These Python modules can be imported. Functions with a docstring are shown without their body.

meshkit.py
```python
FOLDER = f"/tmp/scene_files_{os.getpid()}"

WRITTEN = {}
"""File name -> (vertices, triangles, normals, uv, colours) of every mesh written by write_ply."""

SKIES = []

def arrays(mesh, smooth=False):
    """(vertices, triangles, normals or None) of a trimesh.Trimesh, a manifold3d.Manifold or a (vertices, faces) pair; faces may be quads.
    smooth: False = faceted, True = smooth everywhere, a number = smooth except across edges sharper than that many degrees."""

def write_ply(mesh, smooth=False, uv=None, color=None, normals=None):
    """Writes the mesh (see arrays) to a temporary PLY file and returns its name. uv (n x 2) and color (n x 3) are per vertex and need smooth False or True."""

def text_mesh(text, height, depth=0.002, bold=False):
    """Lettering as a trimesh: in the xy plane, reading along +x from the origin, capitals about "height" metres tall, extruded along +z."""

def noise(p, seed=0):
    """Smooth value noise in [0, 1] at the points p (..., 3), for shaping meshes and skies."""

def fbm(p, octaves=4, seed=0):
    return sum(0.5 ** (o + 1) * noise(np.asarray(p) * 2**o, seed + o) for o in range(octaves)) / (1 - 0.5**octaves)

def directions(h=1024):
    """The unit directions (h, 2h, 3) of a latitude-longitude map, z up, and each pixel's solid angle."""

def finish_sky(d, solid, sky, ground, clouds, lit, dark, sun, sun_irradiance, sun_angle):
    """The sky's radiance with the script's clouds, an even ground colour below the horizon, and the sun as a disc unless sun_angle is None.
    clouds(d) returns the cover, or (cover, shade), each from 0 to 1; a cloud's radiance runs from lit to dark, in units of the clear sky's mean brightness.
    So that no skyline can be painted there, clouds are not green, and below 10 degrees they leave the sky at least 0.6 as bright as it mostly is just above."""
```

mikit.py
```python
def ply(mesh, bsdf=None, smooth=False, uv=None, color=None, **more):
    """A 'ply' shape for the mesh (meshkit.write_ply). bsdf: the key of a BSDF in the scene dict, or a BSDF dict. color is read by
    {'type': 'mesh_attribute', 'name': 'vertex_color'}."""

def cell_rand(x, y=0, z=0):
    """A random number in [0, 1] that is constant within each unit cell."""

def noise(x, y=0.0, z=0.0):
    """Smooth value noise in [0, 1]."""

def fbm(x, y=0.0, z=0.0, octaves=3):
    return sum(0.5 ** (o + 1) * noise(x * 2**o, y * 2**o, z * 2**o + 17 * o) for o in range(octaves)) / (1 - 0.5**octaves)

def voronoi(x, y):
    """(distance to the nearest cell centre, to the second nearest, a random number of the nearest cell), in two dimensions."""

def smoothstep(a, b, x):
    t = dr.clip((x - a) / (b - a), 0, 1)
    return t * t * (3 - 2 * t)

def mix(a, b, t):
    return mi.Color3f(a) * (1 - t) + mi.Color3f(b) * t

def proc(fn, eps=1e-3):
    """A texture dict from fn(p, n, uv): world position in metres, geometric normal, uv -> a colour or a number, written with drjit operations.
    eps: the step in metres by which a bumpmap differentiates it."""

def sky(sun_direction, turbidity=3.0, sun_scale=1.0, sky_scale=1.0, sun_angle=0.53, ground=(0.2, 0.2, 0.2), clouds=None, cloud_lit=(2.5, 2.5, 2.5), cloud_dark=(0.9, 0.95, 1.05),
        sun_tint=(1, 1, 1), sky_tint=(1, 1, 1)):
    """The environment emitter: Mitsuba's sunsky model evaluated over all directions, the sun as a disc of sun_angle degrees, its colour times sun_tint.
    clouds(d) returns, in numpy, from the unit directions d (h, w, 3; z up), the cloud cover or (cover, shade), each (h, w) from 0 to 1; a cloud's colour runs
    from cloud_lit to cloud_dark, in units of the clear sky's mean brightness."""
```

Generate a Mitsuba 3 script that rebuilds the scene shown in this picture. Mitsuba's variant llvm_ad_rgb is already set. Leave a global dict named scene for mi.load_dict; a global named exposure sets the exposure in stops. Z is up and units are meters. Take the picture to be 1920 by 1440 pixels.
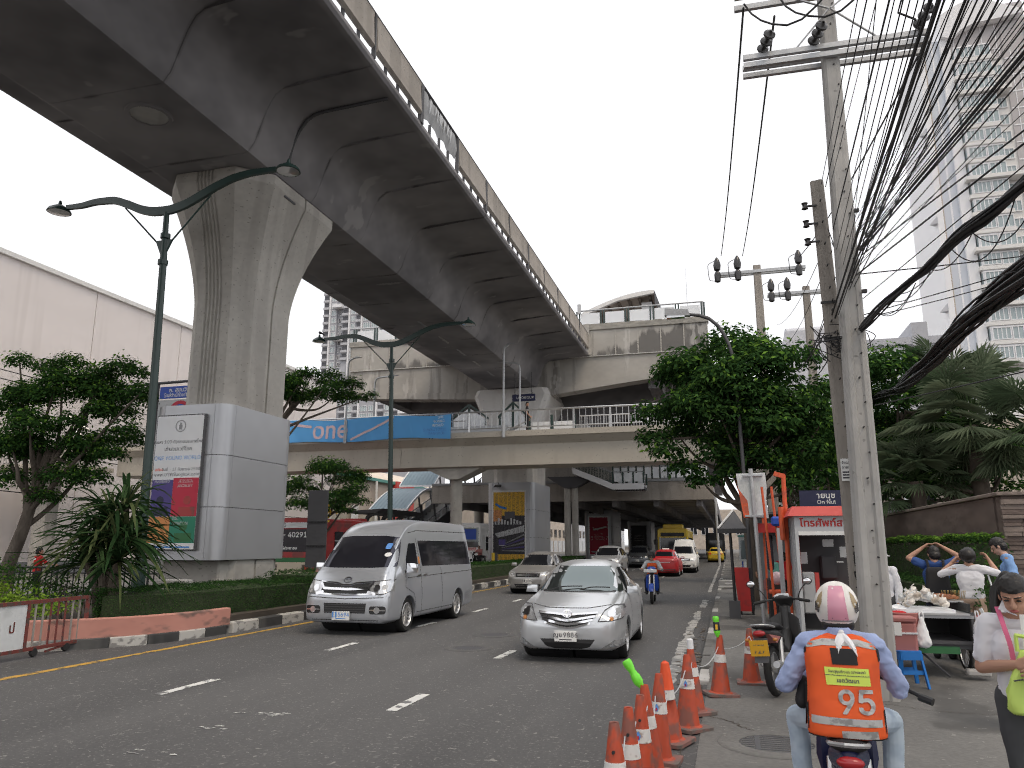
import math, random
import numpy as np, trimesh, shapely, manifold3d as m3
import shapely.geometry as sg, shapely.affinity as sa
import drjit as dr, mitsuba as mi, mikit, meshkit
from scipy.interpolate import PchipInterpolator
from mikit import fbm, noise, voronoi, cell_rand, smoothstep, mix, proc

T4 = mi.ScalarTransform4f
scene, labels = {}, {}
random.seed(7); RG = np.random.default_rng(7)

# ---------------------------------------------------------------- camera, daylight, exposure
_yaw, _pit = math.radians(15.39), math.radians(11.845)
_fw = np.array([-math.sin(_yaw)*math.cos(_pit), math.cos(_yaw)*math.cos(_pit), math.sin(_pit)])
EYE = np.array([0, 0, 1.75])
scene['camera'] = {'type': 'perspective', 'fov': 67.38, 'fov_axis': 'x', 'near_clip': 0.05, 'far_clip': 3000.0,
                   'to_world': T4().look_at(origin=EYE.tolist(), target=(EYE+_fw).tolist(), up=[0, 0, 1])}
scene['daylight'] = mikit.sky([0.35, -0.45, 0.82], turbidity=4, sun_scale=0.16, sun_angle=24, clouds=lambda d: 1.0,
                              cloud_lit=(2.3, 2.3, 2.36), ground=(0.15, 0.15, 0.15))
exposure = 2.3

# ---------------------------------------------------------------- helpers
def num(key):
    k, i = key, 0
    while k in labels or k in scene or k in _used:
        i += 1; k = '%s_%03d' % (key, i)
    _used.add(k); return k
_used = set()
def add(key, m, b, smooth=False, lab=None, kind=None, **kw):
    key = num(key); scene[key] = mikit.ply(m, b, smooth=smooth, **kw)
    d = {}
    if lab: d['label'] = lab
    if kind: d['kind'] = kind
    if d: labels[key] = d
    return key
def thing(name, label, cat, group=None, kind=None):
    key = num(name); labels[key] = {'label': label, 'category': cat}
    if group: labels[key]['group'] = group
    if kind: labels[key]['kind'] = kind
    return key
def one(name, m, b, label, cat, group=None, smooth=False, kind=None, **kw):
    key = thing(name, label, cat, group, kind); scene[key] = mikit.ply(m, b, smooth=smooth, **kw); return key
def struct(name, m, b, label, smooth=False, **kw):
    key = num(name); scene[key] = mikit.ply(m, b, smooth=smooth, **kw); labels[key] = {'label': label, 'category': name.replace('_', ' '), 'kind': 'structure'}; return key
def clone(src, dst, M):
    for k in [k for k in scene if k.startswith(src+'__')]:
        s = scene[k]; m = M @ T4(s['to_world']) if 'to_world' in s else M
        scene[dst+k[len(src):]] = {**s, 'to_world': m}
        if k in labels: labels[dst+k[len(src):]] = dict(labels[k])
def put(prefix, M):
    for k in [k for k in scene if k.startswith(prefix+'__') or k == prefix]:
        s = scene[k]; scene[k] = {**s, 'to_world': M @ T4(s['to_world']) if 'to_world' in s else M}
def dupd(key, src, M):
    key = num(key); scene[key] = {**scene[src], 'to_world': M}; return key
def A(*p): return np.array(p, float)
def tm(v, f): return trimesh.Trimesh(np.asarray(v, float), np.asarray(f), process=False)
def cat(ms): return trimesh.util.concatenate([m for m in ms if m is not None])
def man(m):
    r = m.to_mesh(); return tm(r.vert_properties[:, :3], r.tri_verts)
def tomani(m):
    return m3.Manifold(m3.Mesh(np.asarray(m.vertices, np.float32), np.asarray(m.faces, np.uint32)))
def hull(pts): return man(m3.Manifold.hull_points(np.asarray(pts, float)))
def box(x0, x1, y0, y1, z0, z1, c=0):
    if c == 0: return trimesh.creation.box(bounds=[[x0, y0, z0], [x1, y1, z1]])
    P = []
    for x, sx in ((x0, 1), (x1, -1)):
        for y, sy in ((y0, 1), (y1, -1)):
            for z, sz in ((z0, 1), (z1, -1)):
                P += [(x, y+sy*c, z+sz*c), (x+sx*c, y, z+sz*c), (x+sx*c, y+sy*c, z)]
    return hull(P)
def obox(c, ux, uy, uz):
    """box from centre and three half-axis vectors"""
    c, ux, uy, uz = map(np.asarray, (c, ux, uy, uz)); m = trimesh.creation.box(extents=(2, 2, 2))
    v = c+m.vertices[:, :1]*ux+m.vertices[:, 1:2]*uy+m.vertices[:, 2:]*uz
    m = tm(v, m.faces)
    if np.dot(np.cross(ux, uy), uz) < 0: m.invert()
    return m
def frame(t):
    t = t/np.linalg.norm(t); a = A(0, 0, 1) if abs(t[2]) < .95 else A(1, 0, 0)
    x = np.cross(a, t); x /= np.linalg.norm(x); return x, np.cross(t, x)
def bar(p0, p1, w, h=None):
    p0, p1 = A(*p0), A(*p1); x, y = frame(p1-p0); return obox((p0+p1)/2, x*w/2, y*(h or w)/2, (p1-p0)/2)
def tube(P, r, n=8, caps=True):
    P = np.asarray(P, float); N = len(P); R = np.broadcast_to(np.asarray(r, float), (N,))
    tg = np.gradient(P, axis=0); tg /= np.linalg.norm(tg, axis=1, keepdims=True)+1e-12
    x, _ = frame(tg[0]); a = np.linspace(0, 2*np.pi, n, endpoint=False); V = []
    for i in range(N):
        x = x-tg[i]*np.dot(x, tg[i]); x /= np.linalg.norm(x); y = np.cross(tg[i], x)
        V.append(P[i]+R[i]*(np.cos(a)[:, None]*x+np.sin(a)[:, None]*y))
    V = np.vstack(V); F = []
    k = np.arange(n); k2 = (k+1) % n
    for i in range(N-1):
        b = i*n; F.append(np.stack([b+k, b+k2, b+n+k2], 1)); F.append(np.stack([b+k, b+n+k2, b+n+k], 1))
    if caps:
        V = np.vstack([V, P[0], P[-1]]); c = N*n
        F.append(np.stack([np.full(n, c), k2, k], 1)); F.append(np.stack([np.full(n, c+1), (N-1)*n+k, (N-1)*n+k2], 1))
    return tm(V, np.vstack(F))
def lathe(prof, n=24, axis='z', ang=2*np.pi):
    prof = np.asarray(prof, float); a = np.linspace(0, 2*np.pi, n, endpoint=False)
    V = np.stack([prof[:, None, 0]*np.cos(a), prof[:, None, 0]*np.sin(a), np.repeat(prof[:, 1:2], n, 1)], -1).reshape(-1, 3)
    F = []; k = np.arange(n); k2 = (k+1) % n
    for i in range(len(prof)-1):
        b = i*n; F.append(np.stack([b+k, b+k2, b+n+k2], 1)); F.append(np.stack([b+k, b+n+k2, b+n+k], 1))
    m = tm(V, np.vstack(F))
    if axis == 'x': m = tm(m.vertices[:, [2, 0, 1]], m.faces)
    if axis == 'y': m = tm(m.vertices[:, [1, 2, 0]], m.faces)
    return m
def cyl(p0, p1, r0, r1=None, n=12): return tube([p0, p1], [r0, r0 if r1 is None else r1], n)
def loft(S, caps=True, closed=True):
    """S: (stations, points, 3)"""
    S = np.asarray(S, float); N, n = S.shape[:2]; V = S.reshape(-1, 3); F = []
    k = np.arange(n if closed else n-1); k2 = (k+1) % n
    for i in range(N-1):
        b = i*n; F.append(np.stack([b+k, b+k2, b+n+k2], 1)); F.append(np.stack([b+k, b+n+k2, b+n+k], 1))
    if caps and closed:
        V = np.vstack([V, S[0].mean(0), S[-1].mean(0)]); c = N*n
        F.append(np.stack([np.full(n, c), k2, k], 1)); F.append(np.stack([np.full(n, c+1), (N-1)*n+k, (N-1)*n+k2], 1))
    m = tm(V, np.vstack(F))
    if caps and closed and m.volume < 0: m.invert()
    return m
def prism(poly, h):
    """polygon (list or shapely) extruded +z by h"""
    if not hasattr(poly, 'geom_type'): poly = sg.Polygon(poly)
    gs = poly.geoms if hasattr(poly, 'geoms') else [poly]
    return cat([trimesh.creation.extrude_polygon(g, h, engine='earcut') for g in gs if g.area > 1e-9])
def TR(m, ex, ey, ez, o):
    M = np.stack([A(*ex), A(*ey), A(*ez)], 1); m = tm(m.vertices@M.T+A(*o), m.faces)
    if np.linalg.det(M) < 0: m.invert()
    return m
def xz(poly, y0, y1): return TR(prism(poly, y1-y0), (1, 0, 0), (0, 0, 1), (0, 1, 0), (0, y0, 0))
def yz(poly, x0, x1): return TR(prism(poly, x1-x0), (0, 1, 0), (0, 0, 1), (1, 0, 0), (x0, 0, 0))
def mv(m, dx=0, dy=0, dz=0): return tm(m.vertices+A(dx, dy, dz), m.faces)
def rotz(m, a, o=(0, 0, 0)):
    c, s = math.cos(a), math.sin(a); o = A(*o); return tm((m.vertices-o)@np.array([[c, s, 0], [-s, c, 0], [0, 0, 1]])+o, m.faces)
def grid(x0, x1, y0, y1, nx, ny, fz=None):
    X, Y = np.meshgrid(np.linspace(x0, x1, nx+1), np.linspace(y0, y1, ny+1)); Z = np.zeros_like(X) if fz is None else fz(X, Y)
    V = np.stack([X, Y, Z], -1).reshape(-1, 3); i = (np.arange(ny)[:, None]*(nx+1)+np.arange(nx)).ravel()
    return tm(V, np.vstack([np.stack([i, i+1, i+nx+2], 1), np.stack([i, i+nx+2, i+nx+1], 1)]))
def arc(cx, cy, r, a0, a1, n=6): return [(cx+r*math.cos(math.radians(a)), cy+r*math.sin(math.radians(a))) for a in np.linspace(a0, a1, n)]
def rrect(x0, x1, y0, y1, r, n=5):
    return arc(x1-r, y1-r, r, 0, 90, n)+arc(x0+r, y1-r, r, 90, 180, n)+arc(x0+r, y0+r, r, 180, 270, n)+arc(x1-r, y0+r, r, 270, 360, n)
def sag(p0, p1, s, n=14):
    p0, p1 = A(*p0), A(*p1); t = np.linspace(0, 1, n)[:, None]; return p0+(p1-p0)*t-A(0, 0, 1)*s*4*t*(1-t)
def spline(P, n=24):
    P = np.asarray(P, float); t = np.r_[0, np.cumsum(np.linalg.norm(np.diff(P, axis=0), axis=1))]
    return PchipInterpolator(t, P)(np.linspace(0, t[-1], n))
# blobs: chains of spheres hulled bone by bone, joined, refined and smoothed into one continuous surface
def ball(p, r, n=16): return m3.Manifold.sphere(r, n).translate([float(x) for x in p])
def ell(p, rx, ry, rz, n=20): return m3.Manifold.sphere(1, n).scale([rx, ry, rz]).translate([float(x) for x in p])
def chain(P, n=14):
    bs = [ball(p[:3], p[3], n) if len(p) == 4 else ell(p[:3], *p[3:6]) for p in P]
    return [m3.Manifold.batch_hull([a, b]) for a, b in zip(bs, bs[1:])]
def blob(ms, refine=.03, it=8):
    m = m3.Manifold.batch_boolean(ms, m3.OpType.Add).refine_to_length(refine); m = man(m); m.merge_vertices()
    trimesh.smoothing.filter_taubin(m, lamb=.5, nu=.52, iterations=it); return m
# ---------------------------------------------------------------- Thai lettering as outlines (x, y pairs in base 64; ~ marks a hole)
GLYPHS = {
    'ค้นหา 100 ตัวแทนประเทศไทย': '8Q0j8Q0o8R0q8T0q8T0s8Q0u8Q0z8S108U118c118b0y8X0z8V0w8X0t8b0t8b0p8X0p8V0l8W0j8c0i8c0j8f0j8g0l8g118l118l0j8j0g8f0e8W0e8W0f8T0f 7_0e7_118311830-88118F118H108K0y8K0e8F0e8F0w8C0z870y840u840e 7i197j1D7x1D7x197t187s167s0j7t0i7w0i7v0e7q0e7n0h7n177o19 7J0x7P117X117X107a107b127g127g0_7d0z7e0x7e0e7Z0e7Z0v7X0y7U0z7S0z7P0x7O0q7V0r7V0n7R0n7O0k7O0e7J0e 6u0e6u116y116y0-711178117A107D0y7D0e780e780w740z700y6z0u6z0e 6g0h6g116l116l0j6m0i6p0i6p0f6o0e6j0e 6O0i6O0m6P0n6T0n6U0k6a0k6a0g6Q0g 6O0y6P0z6T0z6T0w6a0w6a0s6Q0s6O0u 620j650k680i6C0i6F0k6D0o680p630s620z67116G116I106J0y6A0z670x670v6J0q6K0i6F0e660e620g 5e0k5e115j115j0m5m0i5s0j5t0m5t195y195y0j5x0h5s0e5k0e5g0g 5C0j5C115H115H0l5K0i5P0j5S0n5S115X115X0e5T0e5S0h5O0e5H0e 4n0e4n114r114r0-4w1151115310560y560e510e510w4-0z4v0y4s0u4s0e 4Z114e114e0j4i0h4h0e4c0e4Z0g 4M0h4M114R114R0j4S0i4V0i4V0f4U0e4P0e 3z0h3-0j440i470j4A0o4A0u490w450z3z0y3z0_401148114C0_4F0w4F0l4D0h480e400e 3i1A3j1B3n1B3n183z183z143k143i16 3X0m3X0x3a103c113h113i103l113s103t0-3t0e3o0e3o0y3n0z3k0y3k0w3h0w3h0y3e0z3c0v3d0k3g0i3j0i3k0e3d0e3b0f3Y0i3Y0m 2u0-2v0-2x15301836183B153D0-3E0-3E0o3A0g360e300e2x0h2v0o2u0o ~2y0o2z0o2z0l320h360i390l390o3A0o3A0-390-3911341530142z112z0-2y0- 2R0o2R0-2S0-2U152Z182f182j162n0-2n0o2m0o2k0h2f0e2Z0e2U0h2S0o ~2V0o2W0o2W0l2b0h2f0i2i0l2i0o2j0o2j0-2i0-2i112d152Z142W112W0-2V0- 1_0e1_0h280i28132513220_200_20132215241526182C182C0h2J0h2J0e 1S0y1S0_1V111d111g0_1h0z1h0e1c0e1c0x1a0z 150e15111A111B0u1J111P111J0w1J0v1N0u1P0q1P0e1K0e1K0o1I0r1G0r1A0n1A0e 0e0j0e110j110j0l0m0i0r0j0u0n0u110z110z0e0v0e0u0h0q0e0j0e 0L170O170P180P1A0L1A0L1D0S1D0T180Z180Z140L14 0D0e0D0x0E0z0J110S110U100Y0x0Y0e0T0e0T0v0R0y0O0z0M0z0J0x0I0q0P0r0P0n0J0m0I0k0I0e',
    'เข้าร่วมเวทีโลก': '3w0u3x0-40114B104F0x4F0e4A0e4A0w460z400y400v430u440r400p400e3x0e3x0q3z0t 3V0i3V0o3X0r3b0t3k0t3k0x3h0z3X0x3X0_3b113k113m103p0y3p0e3k0e3k0p3d0p3a0n3b0j3h0h3h0e3Z0e 3F193F1B3I1D3U1D3U193N193O173O0j3P0i3S0i3R0e3M0e3J0h3J17 2s0e2s112w112w0-2_11361138103B0y3B0e360e360w320z2-0y2x0u2x0e 2t142t172v183618361C3B1C3B14 2T0g2U0j2a0i2d0j2g0o2g0u2f0w2b0z2T0y2T0_2W112e112i0_2l0w2l0l2j0h2e0e2W0e 2H0h2H112M112M0j2N0i2Q0i2Q0f2P0e2K0e 1r111w111w0n1z0j220i250l25112A112A0j270f250e1-0e1v0h1v0e1r0e 1S0g1T0j1a0i1c0j1f0o1f0u1e0w1a0z1S0y1S0_1V111d111h0_1k0w1k0l1i0h1d0e1V0e 160j190k1C0i1G0i1J0k1H0o1C0p170s160z1B111K111M101N0y1E0z1B0x1B0v1N0q1O0i1J0e1A0e160g 1H141H1E1M1E1M14 0n0y0n0_0q110y110_0_100z100e0x0e0x0x0v0z 0X140X170a170b180b1A0X1A0X1D0e1D0f180l180l14 0Q0-0R110Y110a0_0a0v0W0r0W0l0X0j0c0i0e0k0e110j110j0i0g0f0e0e0W0e0S0h0R0j0R0r0U0u0V0y0U0z0R0y 0E0h0E110J110J0j0K0i0N0i0N0f0M0e0H0e',
    'สมัคร': '1T0j1W0k1Z0i1d0i1g0k1e0o1Z0p1U0s1T0z1Y111h111j101k0y1b0z1Y0x1Y0v1k0q1l0i1g0e1X0e1T0g 130e130x140z19111I111K101O0x1O0e1J0e1J0v1H0y1E0z1C0z190x180q1F0r1F0n190m180k180e 0n160n1A0o1B0s1B0s18121812140p14 0e0e0e110j110j0n0m0j0o0i0r0i0u0l0u110z110z0j0y0h0u0e0n0e0k0h0i0h0i0e 0C0i0C0o0F0s0R0t0R0x0O0z0E0x0E0_0I110Q110S100T130X130Y100W0z0W0e0R0e0R0p0K0p0H0n0I0j0O0h0O0e0G0e',
    'วันนี้ - 13 กันยายน 2558': '7L0k7L0q7O0u7Q0u7Q0w7O0w7M0z7N147S187a187c177g127g0z7e0y7e0w7c0w7c0u7f0t7h0p7g0i7a0e7S0e7O0g ~7P0m7Q0j7X0h7X0i7c0j7d0p7c0r7Z0t7T0t7Q0r ~7Q0z7S0x7V0x7V0w7a0x7c0z7c127a147X147X157S147Q12 6v0j6v0m6z0m6z0k6_0i730h730i760i790m790r760v710w6-0u6v0u6x187B187B156_156-146-0-6z0y760z7C0u7C0r7D0r7C0j760e6_0e6x0g 6S0j6S0m6W0m6W0k6Y0i6c0h6c0i6f0i6i0m6i0r6f0v6a0w6X0u6S0u6U186k186k156Y156X146X0-6W0y6f0z6l0u6l0r6m0r6l0j6f0e6Y0e6U0g 5_0e5_0h6D0v6F0-6F116D146A146A156514630_5_0_60146317661766186F176J126J0y6G0v6G0t670l660h6J0h6J0e 5M115R115R0l5U0i5W0i5Z0j5c0n5c115h115h0e5d0e5c0h5Y0e5R0e5N0h5M0j 4x0j4x0o4y0q4-0q4-0s4x0u4x0z4z104_115711560y520z500w520t560t560p520p500l510j570i570j5A0j5B0l5B115G115G0j5E0g5A0e510e510f4-0f 4b0_4e114m114p0_4q0z4q0e4l0e4l0x4j0z4b0y 4D0j4D0o4E0q4G0q4G0s4D0u4D0z4F104H114P114O0y4K0z4I0w4K0t4O0t4O0p4K0p4I0l4J0j4P0i4P0j4S0j4T0l4T114Y114Y0j4W0g4S0e4J0e4J0f4G0f 3n0j3n113s113s0l3w0i3-0j410n41114611460e420e420h3z0e3s0e 3V1A3W1B3a1B3a183m183m143X143V16 3M0u3N0-3S113d103h0x3h0e3c0e3c0w3Y0z3S0y3S0v3V0u3W0r3S0p3S0e3N0e3N0q3P0t 2j0j2j0m2n0m2n0k2p0i2u0h2u0i2z0j2-0m2z0s2v0u2q0u2q0y2x132x152k152k18311831152_142_122u0y2u0w2z0w2-0u300u320q310i2x0e2q0e2q0f2l0g 2H0e2H0h2Q0i2Q132N132K0_2I0_2I132K152M152O182U182U0h2b0h2b0e 1i0q1i0t1w0t1w0q 1214121714181D181D1A191A191D1M1C1N14 100j10111511150l180i1D0j1G0n1G111L111L0e1H0e1G0h1C0e150e 0a0j0a110f110f0l0i0i0n0j0q0n0q110v110v0e0r0e0q0h0m0e0f0e 0I1A0J1B0N1B0N180Z180Z140K140I16 0C0g0D0j0K0i0M0j0P0o0P0u0O0w0K0z0C0y0C0_0F110N110R0_0U0w0U0l0S0h0N0e0F0e',
    '15 ปี': '1J0k1J111O111O0m1P0k1R0i1V0i1X0j1Y0m1Y141K141K171M181Y181Z191Z1C1e1C1d0j1c0h1X0e1P0e1L0g 0h0j0h0m0l0m0l0k0n0i0r0h0r0i0u0i0x0m0x0r0u0v0p0w0m0u0h0u0j180z180z150n150m140m0-0l0y0u0z0-0u0-0r0_0r0-0j0u0e0n0e0j0g 0E0e0E0h0N0i0N130K130H0_0F0_0F130H150J150L180R180R0h0Y0h0Y0e',
    'รถไฟฟ้า': '280y280_2B112J112M0_2N0z2N0e2I0e2I0x2G0z 1h0x1h111m111n0q1p0q1q0r1s101w111y0z1z0r1-0q200q21141u141u171x171y181y1A1u1A1u1D1_1D20182719250t240t240m230m230f220e1z0e1y0k1w0n1w0r1v0r1t0r1q0e1l0e1k0f1k0l1j0l1j0r1i0r1i0x 1C0x1C111H111I0q1K0q1L0r1N101R111T0z1U0r1V0q1X0q1Z191e191c0t1b0t1b0m1a0m1a0f1Z0e1U0e1T0k1R0n1R0r1Q0r1O0r1L0e1G0e1F0f1F0l1E0l1E0r1D0r1D0x 0x190y1D1A1D1A1916181516150j160i190i180e130e100h10171119 0Z0u0a0-0f110q100u0x0u0e0p0e0p0w0n0y0h0z0f0y0f0w0j0t0j0r0f0q0f0j0j0h0j0e0d0e0a0g0a0q0c0t 0C0j0F0k0I0i0M0i0P0k0N0o0I0p0D0s0C0z0H110Q110S100T0y0K0z0H0x0H0v0T0q0U0i0P0e0G0e0C0g',
    'เพื่อคุณภาพชีวิต': '4K0m4K0x4N104P114U114V104Y114f104g0-4g0e4b0e4b0y4a0z4X0y4X0w4U0w4U0y4R0z4P0v4Q0k4T0i4W0i4X0e4Q0e4O0f4L0i4L0m 3y0h3z0j440i460j490o490u480w440z3y0y3y0_3_1147114B0_4E0w4E0l4C0h470e3_0e 3w143w173y184D184D14 3Z0-3a113g113i0_3i0v3f0r3f0l3g0j3l0i3n0j3o0l3o0s3m0v3k0v3k0y3n0y3o113t113t0z3s0x3t0v3t0j3q0f3o0e3g0e3b0h3a0j3a0s3d0v3d0y 3Z143Z173b183o183o1C3t1C3t14 340y341139113A0r3C0r3D0r3F103G113K113K0z3L0z3L0v3M0v3O0p3P0p3Q113W113V103V0w3U0w3U0q3T0q3T0k3S0k3S0e3M0e3K0o3J0o3J0s3H0s3G0r3G0n3F0n3D0e380e370m360m360s350s350y 2l0y2l0_2o112w112z0_2-0z2-0e2v0e2v0x2t0z 2L0e2L0h2O0i2O0q2Q0s2N0u2O0-2T112e102i0x2i0e2d0e2d0w2Y0z2T0y2T0v2W0u2X0r2T0p2T0g2R0e 1k0u1l0-1q111_10220y220l230j270i2A0k2B0m2B112G112G0e2C0e2C0h270e1_0f1z0i1z0w1y0y1w0z1s0z1p0x1p0v1u0t1u0r1q0o1q0j1u0h1u0e1o0e1l0g1l0q1n0t 1J0e1J0x1K0z1P111Y111a101e0x1e0e1Z0e1Z0v1X0y1U0z1S0z1P0x1O0q1V0r1V0n1P0m1O0k1O0e 1X0Y1X0b1d0b1e0a1e0S1Z0S1Z0X 0v0l0v0t130t130p0-0p0_0k110i170j190n180w140z0_0z0_0y0w0x0w0_0x1017111D0y1E0m1B0g170e0_0e0w0i0w0l 0Q0y0Q110V110W0r0Y0r0Z0r0b100c110g110g0z0h0z0h0v0i0v0k0p0l0p0m110s110r100r0w0q0w0q0q0p0q0p0k0o0k0o0e0i0e0g0o0f0o0f0s0e0s0c0r0c0n0b0n0Z0e0U0e0T0m0S0m0S0s0R0s0R0y 0W170Y180f180f1C0k1C0k1E0p1E0p140W14 0E110J110J0j0K0i0N0i0M0e0H0e0E0h',
    'โทรศัพท์สาธารณะ': '4x0m4y0n500n510k570k570g4z0g4x0i 4x0u4x0y4y0z500z500w570w570s4z0s 4J0u4K0-4P114a104d0y4d0l4e0j4i0i4l0k4m0m4m114r114r0e4n0e4n0h4i0e4a0f4Y0i4Y0w4X0y4U0z4R0z4O0x4O0v4T0t4T0r4P0o4P0j4T0h4T0e4N0e4K0g4K0q4M0t 3y0j3_0k420i460i490k470o420p3z0s3y0z41114A114C104D0y440z410x410v4D0q4E0i490e400e3y0g 3d0y3d0_3g113o113r0_3s0z3s0e3n0e3n0x3l0z 3I0t3H0z3J103M103M113W113W103Z103Z0x3U0y3U0z3Q0z3N0y3N0w3O0v3X0t3b0p3a0h3V0e3J0f3I0g3I0p3N0p3N0j3P0i3V0j3W0n3V0p3M0r 2y0y2y0_2_1137113A0_3B0z3B0e360e360x340z 2a0i2a0o2d0s2p0t2p0x2m0z2c0x2c0_2g112o112q102r132v132w102u0z2u0e2p0e2p0p2i0p2f0n2g0j2m0h2m0e2e0e 2M142M192O1B2X1B2X172S172R14 2A112E112E0-2J112Q112U0-2V0y2V0e2Q0e2Q0w2M0z2I0y2F0u2F0e2A0e 1f0y1f111k111l0r1n0r1o0r1q101r111v111v0z1w0z1w0v1x0v1z0p1-0p1_1125112410240w230w230q220q220k210k210e1x0e1v0o1u0o1u0s1t0s1r0r1r0n1q0n1o0e1j0e1i0m1h0m1h0s1g0s1g0y 1O1A1P1B1T1B1T181f181f141Q141O16 1E0x1K111S111S101V101W121b121b0_1Y0z1Z0x1Z0e1U0e1U0v1S0y1Q0z1N0z1K0x1J0q1Q0r1Q0n1M0n1J0k1J0e1E0e 0t0j0w0k0z0i110i140k120o0z0p0u0s0t0z0y1115111710180y0_0z0y0x0y0v180q190i140e0x0e0t0g 0T110X110X0-0c110j110n0-0o0y0o0e0j0e0j0w0g0z0b0y0Y0u0Y0e0T0e 0B190B1B0E1D0Q1D0Q190J190K170K0j0L0i0O0i0N0e0I0e0F0h0F17',
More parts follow.
